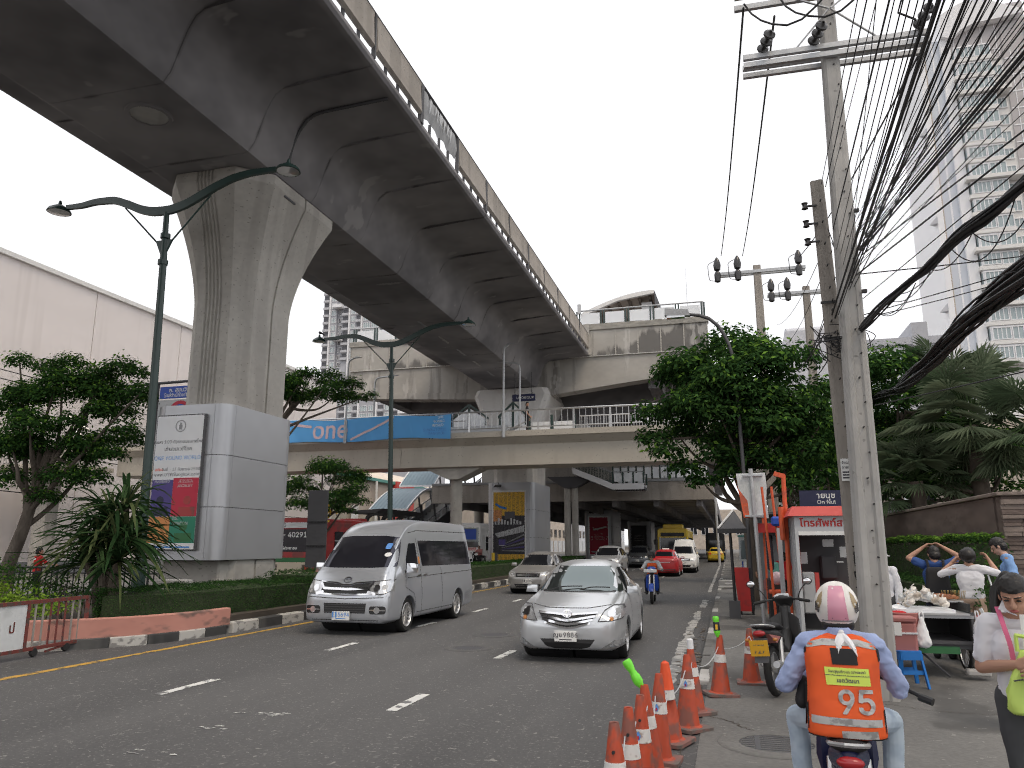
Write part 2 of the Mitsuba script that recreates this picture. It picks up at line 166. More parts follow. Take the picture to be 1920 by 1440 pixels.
    'วินฯสุขุมวิท ๓๓ (ปากซอย)': '7C0Y7F0i7G0i7G0m7H0m7G0_7F0_7F137D157D187C187C1A7F1A7K0_7L0m7K0m7J0e7G0Y 6n0j6n0o6o0q6q0q6q0s6n0u6n0z6p106r116z116y0y6u0z6s0w6u0t6y0t6y0p6u0p6s0l6t0j6z0i6z0j700j710l71117611760j740g700e6t0e6t0f6q0f 6N0l6N0t6X0t6X0p6S0p6T0k6V0i6b0j6d0n6c0w6Y0z6T0z6T0y6O0x6O0_6P106b116h0y6i0m6f0g6b0e6T0e6O0i6O0l 5z0z5z116111620_640_65116811670v640s640k690i6C0k6C0u690v690y6B0y6D0-6D116I116I0z6G0x6H0v6H0i6E0f6C0e640e600h5_0j5_0s610x5_0x 5Z0u5a0-5f115q105u0x5u0e5p0e5p0w5k0z5f0y5f0v5i0u5j0r5f0p5f0e5a0e5a0q5c0t 5D0y5D0_5G115O115R0_5S0z5S0e5N0e5N0x5L0z 4r0k4r114w114w0m4z0i530j540m54195919590j580h530e4x0e4t0g 4c0l4c0x4d0x4e134g154g184i1A4l1A4k154h104h0x4g0w4g0l4h0l4h0h4l0a4l0Y4h0Y4e0e4e0h4d0h4d0l 3-0k3-0u410z470z480y4A0z4G0z4H0y4I0w4I0e4D0e4D0u4C0v4A0v4A0t470t460v440v440s430s440j450i480i480e420e3_0h3_0k 3b0k3b0u3e0z3k0z3l0y3n0z3t0z3u0y3v0w3v0e3q0e3q0u3p0v3n0v3n0t3k0t3j0v3h0v3h0s3g0s3h0j3i0i3l0i3l0e3f0e3c0h3c0k 2_113311330-38113F113J0-3K0y3K0e3F0e3F0w3C0z370y340u340e2_0e 2c0g2d0j2k0i2m0j2p0o2p0u2o0w2k0z2c0y2c0_2f112n112r0_2u0w2u0l2s0h2n0e2f0e 2a142a172c182t182t14 2C0e2C112H112H0n2K0j2M0i2P0i2S0l2S112X112X0j2W0h2S0e2L0e2I0h2G0h2G0e 1-0Y1-0b240b250a250S200S200X 1n0-1o111v111x0_1x0v1t0r1t0l1u0j1z0i1_0k1_112411240i210f1_0e1t0e1p0h1o0j1o0r1r0u1s0y1r0z1o0y 1N0i1N0o1Q0s1c0t1c0x1Z0z1P0x1P0_1T111b111d101e131i131j101h0z1h0e1c0e1c0p1V0p1S0n1T0j1Z0h1Z0e1R0e 1b0Y1b0b1h0b1i0a1i0S1d0S1d0X 0-0t0-0z10101811180z150z130x130u150s1A0s1C0v1C111H111H0e1C0e1C0p120o 0a0j0a110f110f0l0i0i0n0j0q0n0q110v110v0e0r0e0q0h0m0e0f0e 0C0g0D0j0K0i0M0j0P0o0P0u0O0w0K0z0C0y0C0_0F110N110R0_0U0w0U0l0S0h0N0e0F0e 0A140A170C180T180T14',
    'เขตวัฒนา': '2g0y2g0_2j112r112u0_2v0z2v0e2q0e2q0x2o0z 2H0j2H112M112M0l2Q0i2U0j2X0n2X112c112c0e2Y0e2Y0h2T0e2M0e 1e0m1e0x1f0x1f0-1i111n111o0_1r111w111z0-1z0n1-0n1-0k230i260k26112B112B0i270e210e1-0h1y0h1y0e1u0e1u0y1t0z1r0z1q0w1o0w1n0z1l0z1j0v1k0k1n0i1q0i1q0e1i0f1f0i1f0m 1M161M1A1N1B1R1B1R181d181d141O14 1G0g1H0j1O0i1Q0j1T0o1T0u1S0w1O0z1G0y1G0_1J111R111V0_1Y0w1Y0l1W0h1R0e1J0e 0q0m0q0x0t100v110-110_10121119101A0-1A0e150e150y140z110y110w0-0w0-0y0x0z0v0v0w0k0z0i100i110e0w0e0u0f0r0i0r0m 0Q0-0R110Y110a0_0a0v0W0r0W0l0X0j0c0i0e0k0e110j110j0i0g0f0e0e0W0e0S0h0R0j0R0r0U0u0V0y0U0z0R0y 0E110J110J0j0K0i0N0i0M0e0H0e0E0h',
    'ญย': '0s0j0s0o0t0q0v0q0v0s0s0u0s0z0u100w111211110y0z0z0x0w0z0t110t110p0z0p0x0l0y0j120i120j150j160l16111B111B0j190g150e0y0e0y0f0v0f 0D0u0D0y0F0_0J110R110V0_0X0y0X0l0Y0j0Z0i0d0i0g0m0g110l110l0b0k0Z0h0W0e0W0e0V0W0V0T0X0T0b0Y0a0Y0Z0e0a0g0d0g0g0c0e0W0e0S0i0S0w0R0y0P0z0J0y0J0w0J0u0N0t0N0q0K0q0J0o0J0j0N0h0N0e0F0f0E0g0E0q0H0r0H0t',
    'กตข': '140-15111C111E0_1E0v1A0r1A0l1B0j1G0i1I0k1I111N111N0i1K0f1I0e1A0e160h150j150r180u190y180z150y 0e0m0e0x0h100j110o110p100s110z100-0-0-0e0v0e0v0y0u0z0r0y0r0w0o0w0o0y0l0z0j0v0k0k0n0i0q0i0r0e0k0e0i0f0f0i0f0m 0D0u0E0-0J110U100Y0x0Y0e0T0e0T0w0O0z0J0y0J0v0M0u0N0r0J0p0J0e0E0e0E0q0G0t',
    'ถ. สุขุมวิท': '2d112h112h0-2m112t112x0-2y0y2y0e2t0e2t0w2q0z2l0y2i0u2i0e2d0e 2E0g2F0j2M0i2O0j2R0o2R0u2Q0w2M0z2E0y2E0_2H112P112T0_2W0w2W0l2U0h2P0e2H0e 2C142C172E182V182V14 1q111v111v0n1y0j200i240l24112911290j260f240e1z0e1u0h1u0e1q0e 1c0Y1c0b1i0b1j0a1j0S1e0S1e0X 1P0-1Q111X111Z0_1Z0v1V0r1V0l1W0j1b0i1d0k1d111i111i0i1f0f1d0e1V0e1R0h1Q0j1Q0r1T0u1U0y1T0z1Q0y 0_0i0_0o120s1E0t1E0x1B0z110x110_15111D111F101G131K131L101J0z1J0e1E0e1E0p170p140n150j1B0h1B0e130e 1D0Y1D0b1J0b1K0a1K0S1F0S1F0X 0e0j0f0k0j0k0k0j0k0f0j0e0f0e0e0f 0D0u0E0-0J110U100Y0x0Y0e0T0e0T0w0R0y0L0z0J0y0J0w0N0t0N0r0J0q0J0j0N0h0N0e0H0e0E0g0E0q0G0t',
    'ายนุช': '1M0-1N111T111V0_1V0v1S0r1S0l1T0j1Y0i1a0j1b0l1b0s1Z0v1X0v1X0y1a0y1b111g111g0z1f0x1g0v1g0j1d0f1b0e1T0e1O0h1N0j1N0s1Q0v1Q0y 1A0Y1A0b1G0b1H0a1H0S1C0S1C0X 0x0j0x111011100l140i180j1B0n1B111G111G0e1C0e1C0h170e100e 0W0j0X0q0Z0q0Z0s0W0u0X0_0a110i110h0y0d0z0b0x0d0t0h0t0h0p0d0p0b0l0c0j0e0i0l0j0m0l0m110r110r0j0p0g0l0e0Z0f 0A0y0A0_0D110L110O0_0P0z0P0e0K0e0K0x0I0z',
    'จำนอง': '1g101f111l111l0z1n0w1n0s1p0p1q0i1v0l1w0v1u0y1p0z1o111v111-0z1-0w1_0w1_0m1w0f1m0e1l0l1k0l1i0v1g0y 1I0l1I0t1S0t1S0p1N0p1O0k1Q0i1W0j1Y0n1X0w1T0z1O0z1O0y1J0x1J0_1K101W111c0y1d0m1a0g1W0e1O0e1J0i1J0l 0t0j0t110y110y0l100i140j170n17111C111C0e180e180h130e0y0e 0Y0x0Y100b100b110i110m0_0n0z0n0e0i0e0i0x0e0z 0C0x0C0_0G110P110T0_0W0v0W0m0V0m0U0h0P0e0G0e0G0o0D0o0D0s0L0s0L0i0M0i0Q0k0R0t0Q0t0Q0w0M0z0H0z0H0y 0L190N1B0T1B0V190V150T130N130L15 ~0O180R150S180P19',
    'ขายที่ดิน': '2B112G112G0l2J0i2M0i2O0j2R0n2R112W112W0e2S0e2S0h2N0e2G0e2C0h2B0j 1l0v1m0v1n0-1s111_11230_250x250e200e200w1-0y1y0z1s0y1q0u1r0k1u0i1y0i1y0e1r0e1n0h1m0m1l0m 1n141n171p1824182414 1L111P111P0-1U111b111f0-1g0y1g0e1b0e1b0w1Y0z1T0y1Q0u1Q0e1L0e 1M141M171O181a181a1E1f1E1g1C1g14 0v0j0w0q0y0q0y0s0v0u0w0_0z111511140y100z0-0x100t140t140p100p0-0l0_0j110i180j190l19111E111E0j1C0g180e0y0f 0Z0y0Z0_0c110k110n0_0o0z0o0e0j0e0j0x0h0z 0C0-0D110K110M0_0M0v0I0r0I0l0J0j0O0i0Q0k0Q110V110V0i0S0f0Q0e0I0e0E0h0D0j0D0r0G0u0H0y0G0z0D0y',
    'สถานีประชาชน': '3t0j3t113y113y0l400i440j470n47114C114C0e480e480h430e3y0e 3T0-3U113a113c0_3c0v3Z0r3Z0l3a0j3f0i3h0j3i0l3i0s3g0v3e0v3e0y3h0y3i113n113n0z3m0x3n0v3n0j3k0f3i0e3a0e3V0h3U0j3U0s3X0v3X0y 380y380_3B113J113M0_3N0z3N0e3I0e3I0x3G0z 2n0-2o112u112w0_2w0v2t0r2t0l2u0j2z0i2_0j300l300s2-0v2y0v2y0y2_0y30113511350z340x350v350j320f300e2u0e2p0h2o0j2o0s2r0v2r0y 2X0m2Y0n2c0n2d0k2j0k2j0g2Z0g2X0i 2X0u2X0y2Y0z2c0z2c0w2j0w2j0s2Z0s 2B0g2C0k2K0i2O0k2M0o2H0p2C0s2B0z2G112P112R102S0y2J0z2G0x2G0v2S0q2T0i2O0e2F0e 1n111s111s0m1v0i1z0i1_0j200l20192519250j220f1t0e1p0g1n0k 1N141N171P181c181c1C1h1C1h14 1L111Q111Q0l1T0i1W0i1Y0j1b0n1b111g111g0e1c0e1c0h1X0e1Q0e1M0h1L0j 0_0y0_0_12111A111D0_1E0z1E0e190e190x170z 0d0u0e0-0j110u100y0x0y0e0t0e0t0w0r0y0l0z0j0y0j0w0n0t0n0r0j0q0j0j0n0h0n0e0h0e0e0g0e0q0g0t 0C0i0C0o0F0s0R0t0R0x0O0z0E0x0E0_0I110Q110S100T130X130Y100W0z0W0e0R0e0R0p0K0p0H0n0I0j0O0h0O0e0G0e',
    'ป': '0D110I110I0m0L0i0P0i0R0j0S0l0S190X190X0j0U0f0J0e0F0g0D0k',
}
_AL = {c: i for i, c in enumerate('0123456789ABCDEFGHIJKLMNOPQRSTUVWXYZabcdefghijklmnopqrstuvwxyz-_')}
def lettering(s, h, bold=False, th=.003):
    """flat raised lettering in the xy plane, reading along +x"""
    if s not in GLYPHS: return meshkit.text_mesh(s, h, th, bold)
    P = []
    for r in GLYPHS[s].split():
        hole = r[0] == '~'; r = r.lstrip('~')
        q = [((_AL[r[i]]*64+_AL[r[i+1]]-10)*h/32, (_AL[r[i+2]]*64+_AL[r[i+3]]-40)*h/32) for i in range(0, len(r), 4)]
        g = sg.Polygon(q).buffer(0)
        if hole and P: P[-1] = P[-1].difference(g)
        elif not hole: P.append(g)
    return prism(shapely.union_all([p.buffer(h*.02) if bold else p for p in P]), th)
# ---------------------------------------------------------------- materials
def pr(key, col, rough=.6, **k):
    c = col if isinstance(col, dict) else {'type': 'rgb', 'value': [float(x) for x in col]}
    scene[key] = {'type': 'twosided', 'b': {'type': 'principled', 'base_color': c, 'roughness': rough, **k}}
    return key
def bump(key, col, rough, fn, scale, eps=2e-3, **k):
    c = col if isinstance(col, dict) else {'type': 'rgb', 'value': [float(x) for x in col]}
    scene[key] = {'type': 'twosided', 'b': {'type': 'bumpmap', 'arbitrary': proc(fn, eps), 'scale': scale,
                  'nested': {'type': 'principled', 'base_color': c, 'roughness': rough, **k}}}
def P3(c): return mi.Color3f(*[float(x) for x in c])

def f_asphalt(p, n, uv):
    g = fbm(p.x*60, p.y*60, 0, 2); big = fbm(p.x*.35, p.y*.12, 3.0, 4); trk = fbm(p.x*1.6, p.y*.16, 8.0, 3)
    sp = smoothstep(.80, .86, noise(p.x*45, p.y*45)); fl = smoothstep(.90, .94, noise(p.x*22, p.y*22, 5.))
    c = mix((.040, .040, .042), (.092, .091, .091), dr.clip(.15+.42*g+.75*(big-.5)+.55*(trk-.5)+.28, 0, 1))
    seam = smoothstep(.025, .008, dr.abs(p.x+5.15+.05*fbm(p.y*.8, 2.))+.03*noise(p.y*6, 3.))*smoothstep(.4, .55, noise(p.y*.5, 7.))
    c = mix(c, (.022, .022, .023), seam*.8)
    c = mix(c, (.15, .148, .14), sp*.55); return mix(c, (.30, .29, .27), fl*.5)
bump('asphalt', proc(f_asphalt), .82, lambda p, n, uv: fbm(p.x*70, p.y*70, 0, 2), .006)
def f_pave(p, n, uv):
    g = fbm(p.x*35, p.y*35, 0, 2); big = fbm(p.x*.7, p.y*.7, 2.0, 4); st = smoothstep(.55, .75, fbm(p.x*1.3+5, p.y*.9, 4., 4))
    c = mix((.085, .082, .078), (.17, .165, .155), dr.clip(.5*g+.9*(big-.5)+.25, 0, 1)); c = mix(c, (.055, .053, .05), st*.75)
    return mix(c, (.24, .235, .22), smoothstep(.925, .95, noise(p.x*16, p.y*16, 9.))*.5)
bump('pavement', proc(f_pave), .85, lambda p, n, uv: fbm(p.x*30, p.y*30, 0, 3), .006)
def f_conc(a, b, st, sc=1.0, w=.5):
    def fn(p, n, uv):
        big = fbm(p.x*.5*sc, p.y*.5*sc, p.z*.5*sc, 4); fine = fbm(p.x*9, p.y*9, p.z*9, 3)
        drip = fbm(p.x*2.2+p.y*2.2, p.z*.28, 6.0, 4); pits = smoothstep(.86, .9, noise(p.x*18, p.y*18, p.z*18))
        c = mix(a, b, dr.clip(.5+1.3*(big-.5)+.5*(fine-.5), 0, 1))
        c = mix(c, st, smoothstep(.5, .72, drip)*w); return c*(1-.35*pits)
    return proc(fn)
cb = lambda p, n, uv: fbm(p.x*6, p.y*6, p.z*6, 3)
def f_deck(p, n, uv):
    big = fbm(p.x*.45, p.y*.45, p.z*.6, 4); mid = fbm(p.x*1.7, p.y*1.7, p.z*2.2, 3); c = mix((.115, .112, .118), (.265, .255, .26), dr.clip(.5+1.5*(big-.5)+.55*(mid-.5), 0, 1))
    j = dr.abs((p.y+18.65)/3.1-dr.floor((p.y+18.65)/3.1)-.5)*6.2; c = mix(c, (.075, .07, .07), smoothstep(2.9, 3.1, j)*smoothstep(.45, .62, fbm(p.x*1.3, p.y*.3, p.z*1.1, 3))*.8)
    return mix(c, (.36, .35, .34), smoothstep(.68, .74, fbm(p.x*.9+7, p.y*1.6, p.z, 4))*.35)
bump('concrete_deck', proc(f_deck), .9, cb, .012)
bump('concrete_pier', f_conc((.31, .295, .27), (.47, .45, .41), (.20, .185, .17), 1.1, .3), .85, cb, .012)
def f_station(p, n, uv):
    big = fbm(p.x*.4, p.y*.4, p.z*.4, 4); fine = fbm(p.x*5, p.y*5, p.z*5, 3); cell = cell_rand(dr.floor((p.x+40)/1.42), 3, 1)
    c = mix((.30, .285, .26), (.44, .42, .385), dr.clip(.5+1.1*(big-.5)+.4*(fine-.5), 0, 1))
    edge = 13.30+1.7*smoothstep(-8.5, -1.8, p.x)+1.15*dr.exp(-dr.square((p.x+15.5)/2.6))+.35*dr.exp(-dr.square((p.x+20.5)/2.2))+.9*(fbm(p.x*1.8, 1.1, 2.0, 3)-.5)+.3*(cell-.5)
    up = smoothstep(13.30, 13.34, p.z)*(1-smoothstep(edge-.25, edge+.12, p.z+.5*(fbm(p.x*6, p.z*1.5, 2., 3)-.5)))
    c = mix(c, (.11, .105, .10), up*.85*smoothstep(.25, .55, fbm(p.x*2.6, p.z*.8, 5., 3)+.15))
    low = smoothstep(.52, .75, fbm(p.x*2.4, p.z*.25, 9., 4))*(1-smoothstep(13.2, 13.3, p.z)); c = mix(c, (.17, .16, .15), low*.7)
    wh = smoothstep(.60, .66, fbm(p.x*1.1, p.z*.12, 14., 3))*smoothstep(.4, .6, fbm(p.x*7, p.z*2, 1., 2)); c = mix(c, (.55, .53, .5), wh*.45)
    cop = smoothstep(15.02, 15.05, p.z); return mix(c, mix((.16, .155, .14), (.38, .36, .32), fbm(p.x*4, p.z*6, 2., 3)), cop*.9)
bump('concrete_station', proc(f_station), .9, cb, .012)
bump('beige_paint', f_conc((.42, .385, .33), (.49, .455, .39), (.34, .31, .26), .6, .25), .6, cb, .004)
def f_mall(p, n, uv):
    c = mix((.64, .59, .565), (.71, .655, .63), fbm(p.x*.3, p.y*.3, p.z*.5, 3)); s = smoothstep(.55, .8, fbm(p.y*1.6, p.z*.10, 4., 3)); return mix(c, (.56, .51, .48), s*.35)
pr('mall_wall', proc(f_mall), .8)
pr('concrete_white', f_conc((.52, .51, .49), (.62, .61, .59), (.42, .41, .39), 1.0, .3), .8)
def f_alu(p, n, uv): return mix((.42, .43, .45), (.49, .50, .52), fbm(p.x*1.2, p.y*1.2, p.z*.9, 3))
scene['aluminium'] = {'type': 'twosided', 'b': {'type': 'principled', 'base_color': proc(f_alu), 'roughness': .38, 'metallic': .55, 'specular': .5}}
def f_kw(p, n, uv):
    ch = smoothstep(.50, .62, fbm(p.x*7, p.y*7, p.z*9, 3)); return mix((.46, .45, .42), (.15, .145, .14), ch*.8)
pr('kerb_white', proc(f_kw), .8)
pr('kerb_black', f_conc((.03, .03, .03), (.065, .065, .065), (.12, .12, .115), 4, .5), .8)
def f_terra(p, n, uv):
    c = mix((.40, .175, .14), (.52, .26, .21), fbm(p.x*1.7, p.y*1.7, p.z*3, 4)); return mix(c, (.10, .085, .075), smoothstep(.56, .72, fbm(p.x*2+4, p.y*2, p.z*4, 4))*.8)
bump('pink_plaster', proc(f_terra), .85, lambda p, n, uv: fbm(p.x*5, p.y*5, p.z*5, 3), .02)
def worn(base, under, lo=.55, hi=.62, s=9):
    def fn(p, n, uv): return mix(base, under, smoothstep(lo, hi, fbm(p.x*s, p.y*s, p.z*s, 4)))
    return proc(fn)
pr('line_white', worn((.55, .55, .53), (.14, .14, .14), .56, .66, 10), .7)
pr('line_edge', worn((.30, .295, .28), (.16, .16, .155), .45, .6, 7), .8)
pr('line_yellow', worn((.48, .27, .045), (.13, .10, .06), .58, .7, 8), .7)
pr('chalk', worn((.46, .46, .44), (.2, .2, .2), .45, .6, 30), .8)
def f_stone(p, n, uv): return mix((.085, .065, .057), (.175, .135, .118), fbm(p.x*1.6, p.y*1.6, p.z*5, 3))
bump('wall_stone', proc(f_stone), .9, lambda p, n, uv: fbm(p.x*10, p.y*10, p.z*14, 3), .02)
bump('wall_stone_pale', proc(lambda p, n, uv: mix((.15, .12, .105), (.25, .205, .18), fbm(p.x*3, p.y*3, p.z*8, 3))), .9, lambda p, n, uv: fbm(p.x*10, p.y*10, p.z*14, 3), .02)
bump('soil', (.06, .05, .04), .95, lambda p, n, uv: fbm(p.x*8, p.y*8, 0, 3), .03)
def f_bark(p, n, uv): return mix((.07, .055, .045), (.19, .16, .13), fbm(p.x*8, p.y*8, p.z*2.5, 4))
bump('bark', proc(f_bark), .95, lambda p, n, uv: fbm(p.x*14, p.y*14, p.z*4, 3), .03)
scene['leaf'] = {'type': 'principledthin', 'base_color': {'type': 'mesh_attribute', 'name': 'vertex_color'}, 'roughness': .42, 'diff_trans': .55, 'spec_trans': 0.0}
# vehicle and object materials
pr('silver_paint', (.60, .62, .64), .22, metallic=.6, clearcoat=1.0, clearcoat_gloss=.96)
pr('silver_blue_paint', (.55, .575, .61), .22, metallic=.6, clearcoat=1.0, clearcoat_gloss=.96)
pr('warm_silver_paint', (.42, .41, .395), .22, metallic=.6, clearcoat=1.0, clearcoat_gloss=.96)
pr('grey_paint', (.16, .17, .18), .3, metallic=.6, clearcoat=1.0, clearcoat_gloss=.95)
pr('white_paint', (.74, .74, .72), .35, clearcoat=.6, clearcoat_gloss=.9)
pr('red_paint', (.42, .02, .025), .3, clearcoat=.8, clearcoat_gloss=.95)
pr('yellow_paint', (.65, .45, .03), .35, clearcoat=.5)
pr('bus_red', worn((.36, .035, .035), (.22, .05, .045), .5, .7, 3), .4)
pr('bus_green', (.03, .14, .05), .5)
pr('bus_cream', (.55, .48, .36), .5)
pr('glass_dark', (.012, .013, .016), .04, specular=.6)
pr('glass_film', (.20, .235, .235), .05, metallic=.9)
pr('glass_tint', (.055, .055, .07), .05, metallic=.7)
pr('glass_pale', (.16, .20, .21), .06, specular=.7)
pr('glass_office', (.30, .36, .37), .12, specular=.8)
pr('frosted', (.70, .72, .74), .25)
pr('chrome', (.82, .82, .83), .1, metallic=1.0)
pr('lamp_clear', (.62, .63, .64), .08, metallic=.7, clearcoat=1.0)
pr('lamp_amber', (.45, .16, .02), .15, clearcoat=1.0)
pr('lamp_red', (.35, .01, .015), .15, clearcoat=1.0)
pr('rubber', (.018, .018, .018), .75)
pr('black_plastic', (.02, .02, .021), .45)
pr('dark_grey', (.07, .07, .075), .6)
pr('mid_grey', (.24, .245, .25), .5)
pr('light_grey', (.46, .47, .48), .5)
pr('white_matte', (.72, .72, .70), .6)
pr('steel', (.42, .43, .44), .35, metallic=.6)
pr('stainless', (.60, .60, .60), .28, metallic=.7)
def f_galv(p, n, uv): return mix((.36, .37, .38), (.52, .53, .54), fbm(p.x*14, p.y*14, p.z*14, 3))
pr('galvanised', proc(f_galv), .45, metallic=.5)
pr('green_pole', (.018, .042, .036), .38, clearcoat=.4)
pr('pole_conc', f_conc((.30, .295, .285), (.44, .43, .41), (.22, .21, .20), 1.5, .45), .85)
pr('pole_conc_warm', f_conc((.25, .225, .20), (.36, .33, .295), (.18, .165, .145), 1.5, .45), .85)
pr('cable', (.016, .016, .018), .5)
pr('porcelain', (.02, .018, .018), .18, clearcoat=.8)
def f_cone(p, n, uv):
    c = mix((.50, .065, .02), (.36, .06, .028), fbm(p.x*6, p.y*6, p.z*6, 3)); return mix(c, (.15, .085, .07), smoothstep(.46, .66, fbm(p.x*11+3, p.y*11, p.z*7, 4))*.75)
pr('cone_orange', proc(f_cone), .5)
pr('cone_bright', (.72, .085, .02), .45)
pr('cone_white', worn((.60, .59, .57), (.34, .27, .24), .56, .7, 16), .5)
pr('cone_base', worn((.20, .10, .085), (.12, .10, .09), .45, .6, 9), .8)
pr('lime_plastic', (.18, .75, .05), .35)
pr('vest_orange', worn((.72, .10, .018), (.62, .085, .02), .4, .7, 5), .75)
pr('vest_silver', worn((.42, .42, .41), (.24, .235, .23), .5, .66, 24), .5)
pr('vest_lime', (.55, .68, .10), .6)
pr('shirt_blue', worn((.33, .40, .62), (.27, .34, .55), .4, .7, 6), .85)
pr('jeans_pale', worn((.42, .50, .58), (.34, .42, .51), .35, .7, 12), .85)
pr('helmet_white', (.68, .66, .62), .22, clearcoat=1.0)
pr('helmet_pink', (.60, .27, .36), .25, clearcoat=1.0)
pr('helmet_tan', (.34, .25, .13), .3, clearcoat=1.0)
pr('skin', (.42, .235, .16), .55)
pr('skin_light', (.52, .32, .24), .55)
pr('hair', (.012, .010, .009), .45)
pr('lips', (.36, .10, .09), .5)
pr('cloth_white', (.66, .66, .69), .85)
pr('cloth_navy', (.018, .022, .045), .85)
pr('cloth_black', (.018, .018, .02), .85)
pr('cloth_blue', (.03, .075, .24), .85)
pr('cloth_sky', (.22, .38, .68), .85)
pr('cloth_red', (.55, .018, .022), .8)
pr('cloth_beige', (.42, .30, .22), .85)
pr('cloth_grey', (.06, .062, .066), .85)
pr('cloth_pink', (.62, .13, .24), .7)
pr('bag_lime', (.50, .66, .14), .6)
pr('plastic_white', (.72, .73, .74), .4)
pr('booth_red', (.55, .065, .055), .5)
pr('red_matte', worn((.44, .025, .022), (.32, .03, .028), .5, .7, 5), .5)
pr('orange_paint', worn((.60, .10, .035), (.42, .09, .045), .5, .7, 4), .5)
pr('panel_white', worn((.60, .62, .62), (.48, .50, .49), .5, .7, 2), .5)
pr('sign_blue', (.02, .07, .38), .4)
pr('sign_navy', (.010, .013, .05), .4)
pr('stool_blue', (.015, .16, .50), .4)
pr('banner_blue', (.10, .36, .72), .7)
pr('banner_pink', (.62, .48, .52), .7)
pr('print_blue', (.10, .26, .60), .6)
pr('print_dark', (.08, .08, .09), .6)
pr('print_purple', (.07, .05, .22), .5)
pr('print_red', (.48, .02, .05), .5)
pr('print_green', (.02, .20, .12), .5)
pr('print_orange', (.60, .25, .08), .5)
pr('print_yellow', (.68, .40, .03), .5)
pr('poster_black', (.022, .020, .026), .4)
pr('roof_blue', (.14, .21, .255), .4)
pr('plate_yellow', (.62, .34, .02), .5)
pr('bin_pink', (.34, .13, .12), .6)
pr('food_brown', worn((.30, .12, .05), (.20, .07, .03), .4, .6, 30), .6)
pr('rust_gate', worn((.15, .035, .028), (.09, .05, .042), .5, .62, 14), .6)
pr('teal_trim', (.10, .30, .26), .5)
pr('tan_wall', worn((.46, .40, .34), (.40, .34, .28), .4, .7, 1), .8)
pr('tower_grey', (.36, .365, .39), .7)  # tower tones from here are paled, distance haze put into the colour
pr('tower_mid', (.46, .465, .49), .7)
pr('tower_white', (.74, .74, .75), .7)
pr('tower_cream', (.66, .65, .63), .7)
pr('tower_taupe', (.42, .40, .40), .6)
pr('tower_dark', (.085, .085, .095), .4)
# ---------------------------------------------------------------- ground, road, pavement, median
def pz(y): return np.interp(y, [0, 10.6, 12.6, 200], [.012, .012, .11, .11])
struct('ground', grid(-400, 400, -120, 700, 4, 4, lambda X, Y: X*0-.06), 'soil', 'bare ground under the street')
ROAD = struct('road', grid(-27.5, -.3, -30, 320, 2, 8), 'asphalt', 'grey asphalt road with worn lane markings')
PAVE = struct('pavement', grid(-.35, 40, -30, 320, 8, 700, lambda X, Y: pz(Y)), 'pavement', 'stained concrete pavement along the right of the road')
for i in range(70):
    y = 10.7+i*1.0; h = float(pz(y+.5))
    add(PAVE+'__kerbstone', box(-.47+.006*RG.standard_normal(), -.33, y+.008, y+.992, -.02, h+.006+.004*RG.standard_normal(), .012), 'pavement' if i % 5 else 'pole_conc')
def lane(x, w, y0, y1, b='line_white', name='__lane_dash', rough=.012, z=.004):
    n = max(2, int((y1-y0)/.12)); y = np.linspace(y0, y1, n); jl, jr = (rough*3*(meshkit.fbm(np.c_[y*2.2, y*0+x+k, y*0], 4)-.5)*1.6 for k in (0, 9))
    V = np.vstack([np.c_[x-w/2+jl, y, y*0+z], np.c_[x+w/2+jr, y, y*0+z]]); i = np.arange(n-1)
    return add(ROAD+name, tm(V, np.vstack([np.c_[i, i+n, i+n+1], np.c_[i, i+n+1, i+1]])), b)
for k in range(22): lane(-6.67+(k > 0)*.02, .13, 8.28+4.02*k, 9.4+4.02*k, rough=.006)
for k in range(22): lane(-3.6, .13, 8.16+4.05*k, 9.14+4.05*k, rough=.006)
lane(-9.42, .13, -6, 90, 'line_yellow', '__yellow_line')
lane(-.85, .19, 9.6, 22.2, 'line_edge', '__edge_line', .035); lane(-.8, .17, 23.4, 26.6, 'line_edge', '__edge_line', .02); lane(-.78, .13, 31, 75, 'line_edge', '__edge_line', .02)
# chalk-like splashes of spilt paint
def splat(cx, cy, n, sx, sy, s, seed):
    g = np.random.default_rng(seed); P = []
    for _ in range(n):
        x, y = cx+sx*g.standard_normal(), cy+sy*g.standard_normal(); r = s*g.uniform(.25, 1)**1.5; a = np.linspace(0, 6.28, 11)[:-1]
        P.append(sg.Polygon(np.c_[x+r*2.2*np.cos(a)*g.uniform(.4, 1.1, 10), y+r*np.sin(a)*g.uniform(.4, 1.1, 10)]).buffer(0))
    return mv(prism(shapely.union_all(P), .002), 0, 0, .004)
for k, a in enumerate([(-4.80, 7.66, 26, .16, .035, .028), (-4.95, 6.98, 7, .10, .05, .03), (-5.05, 6.0, 12, .25, .08, .02), (-4.2, 8.9, 2, .02, .01, .03), (.55, 10.1, 3, .5, .4, .016)]):
    add(ROAD+'__paint_splash', splat(*a, 20+k), 'chalk')
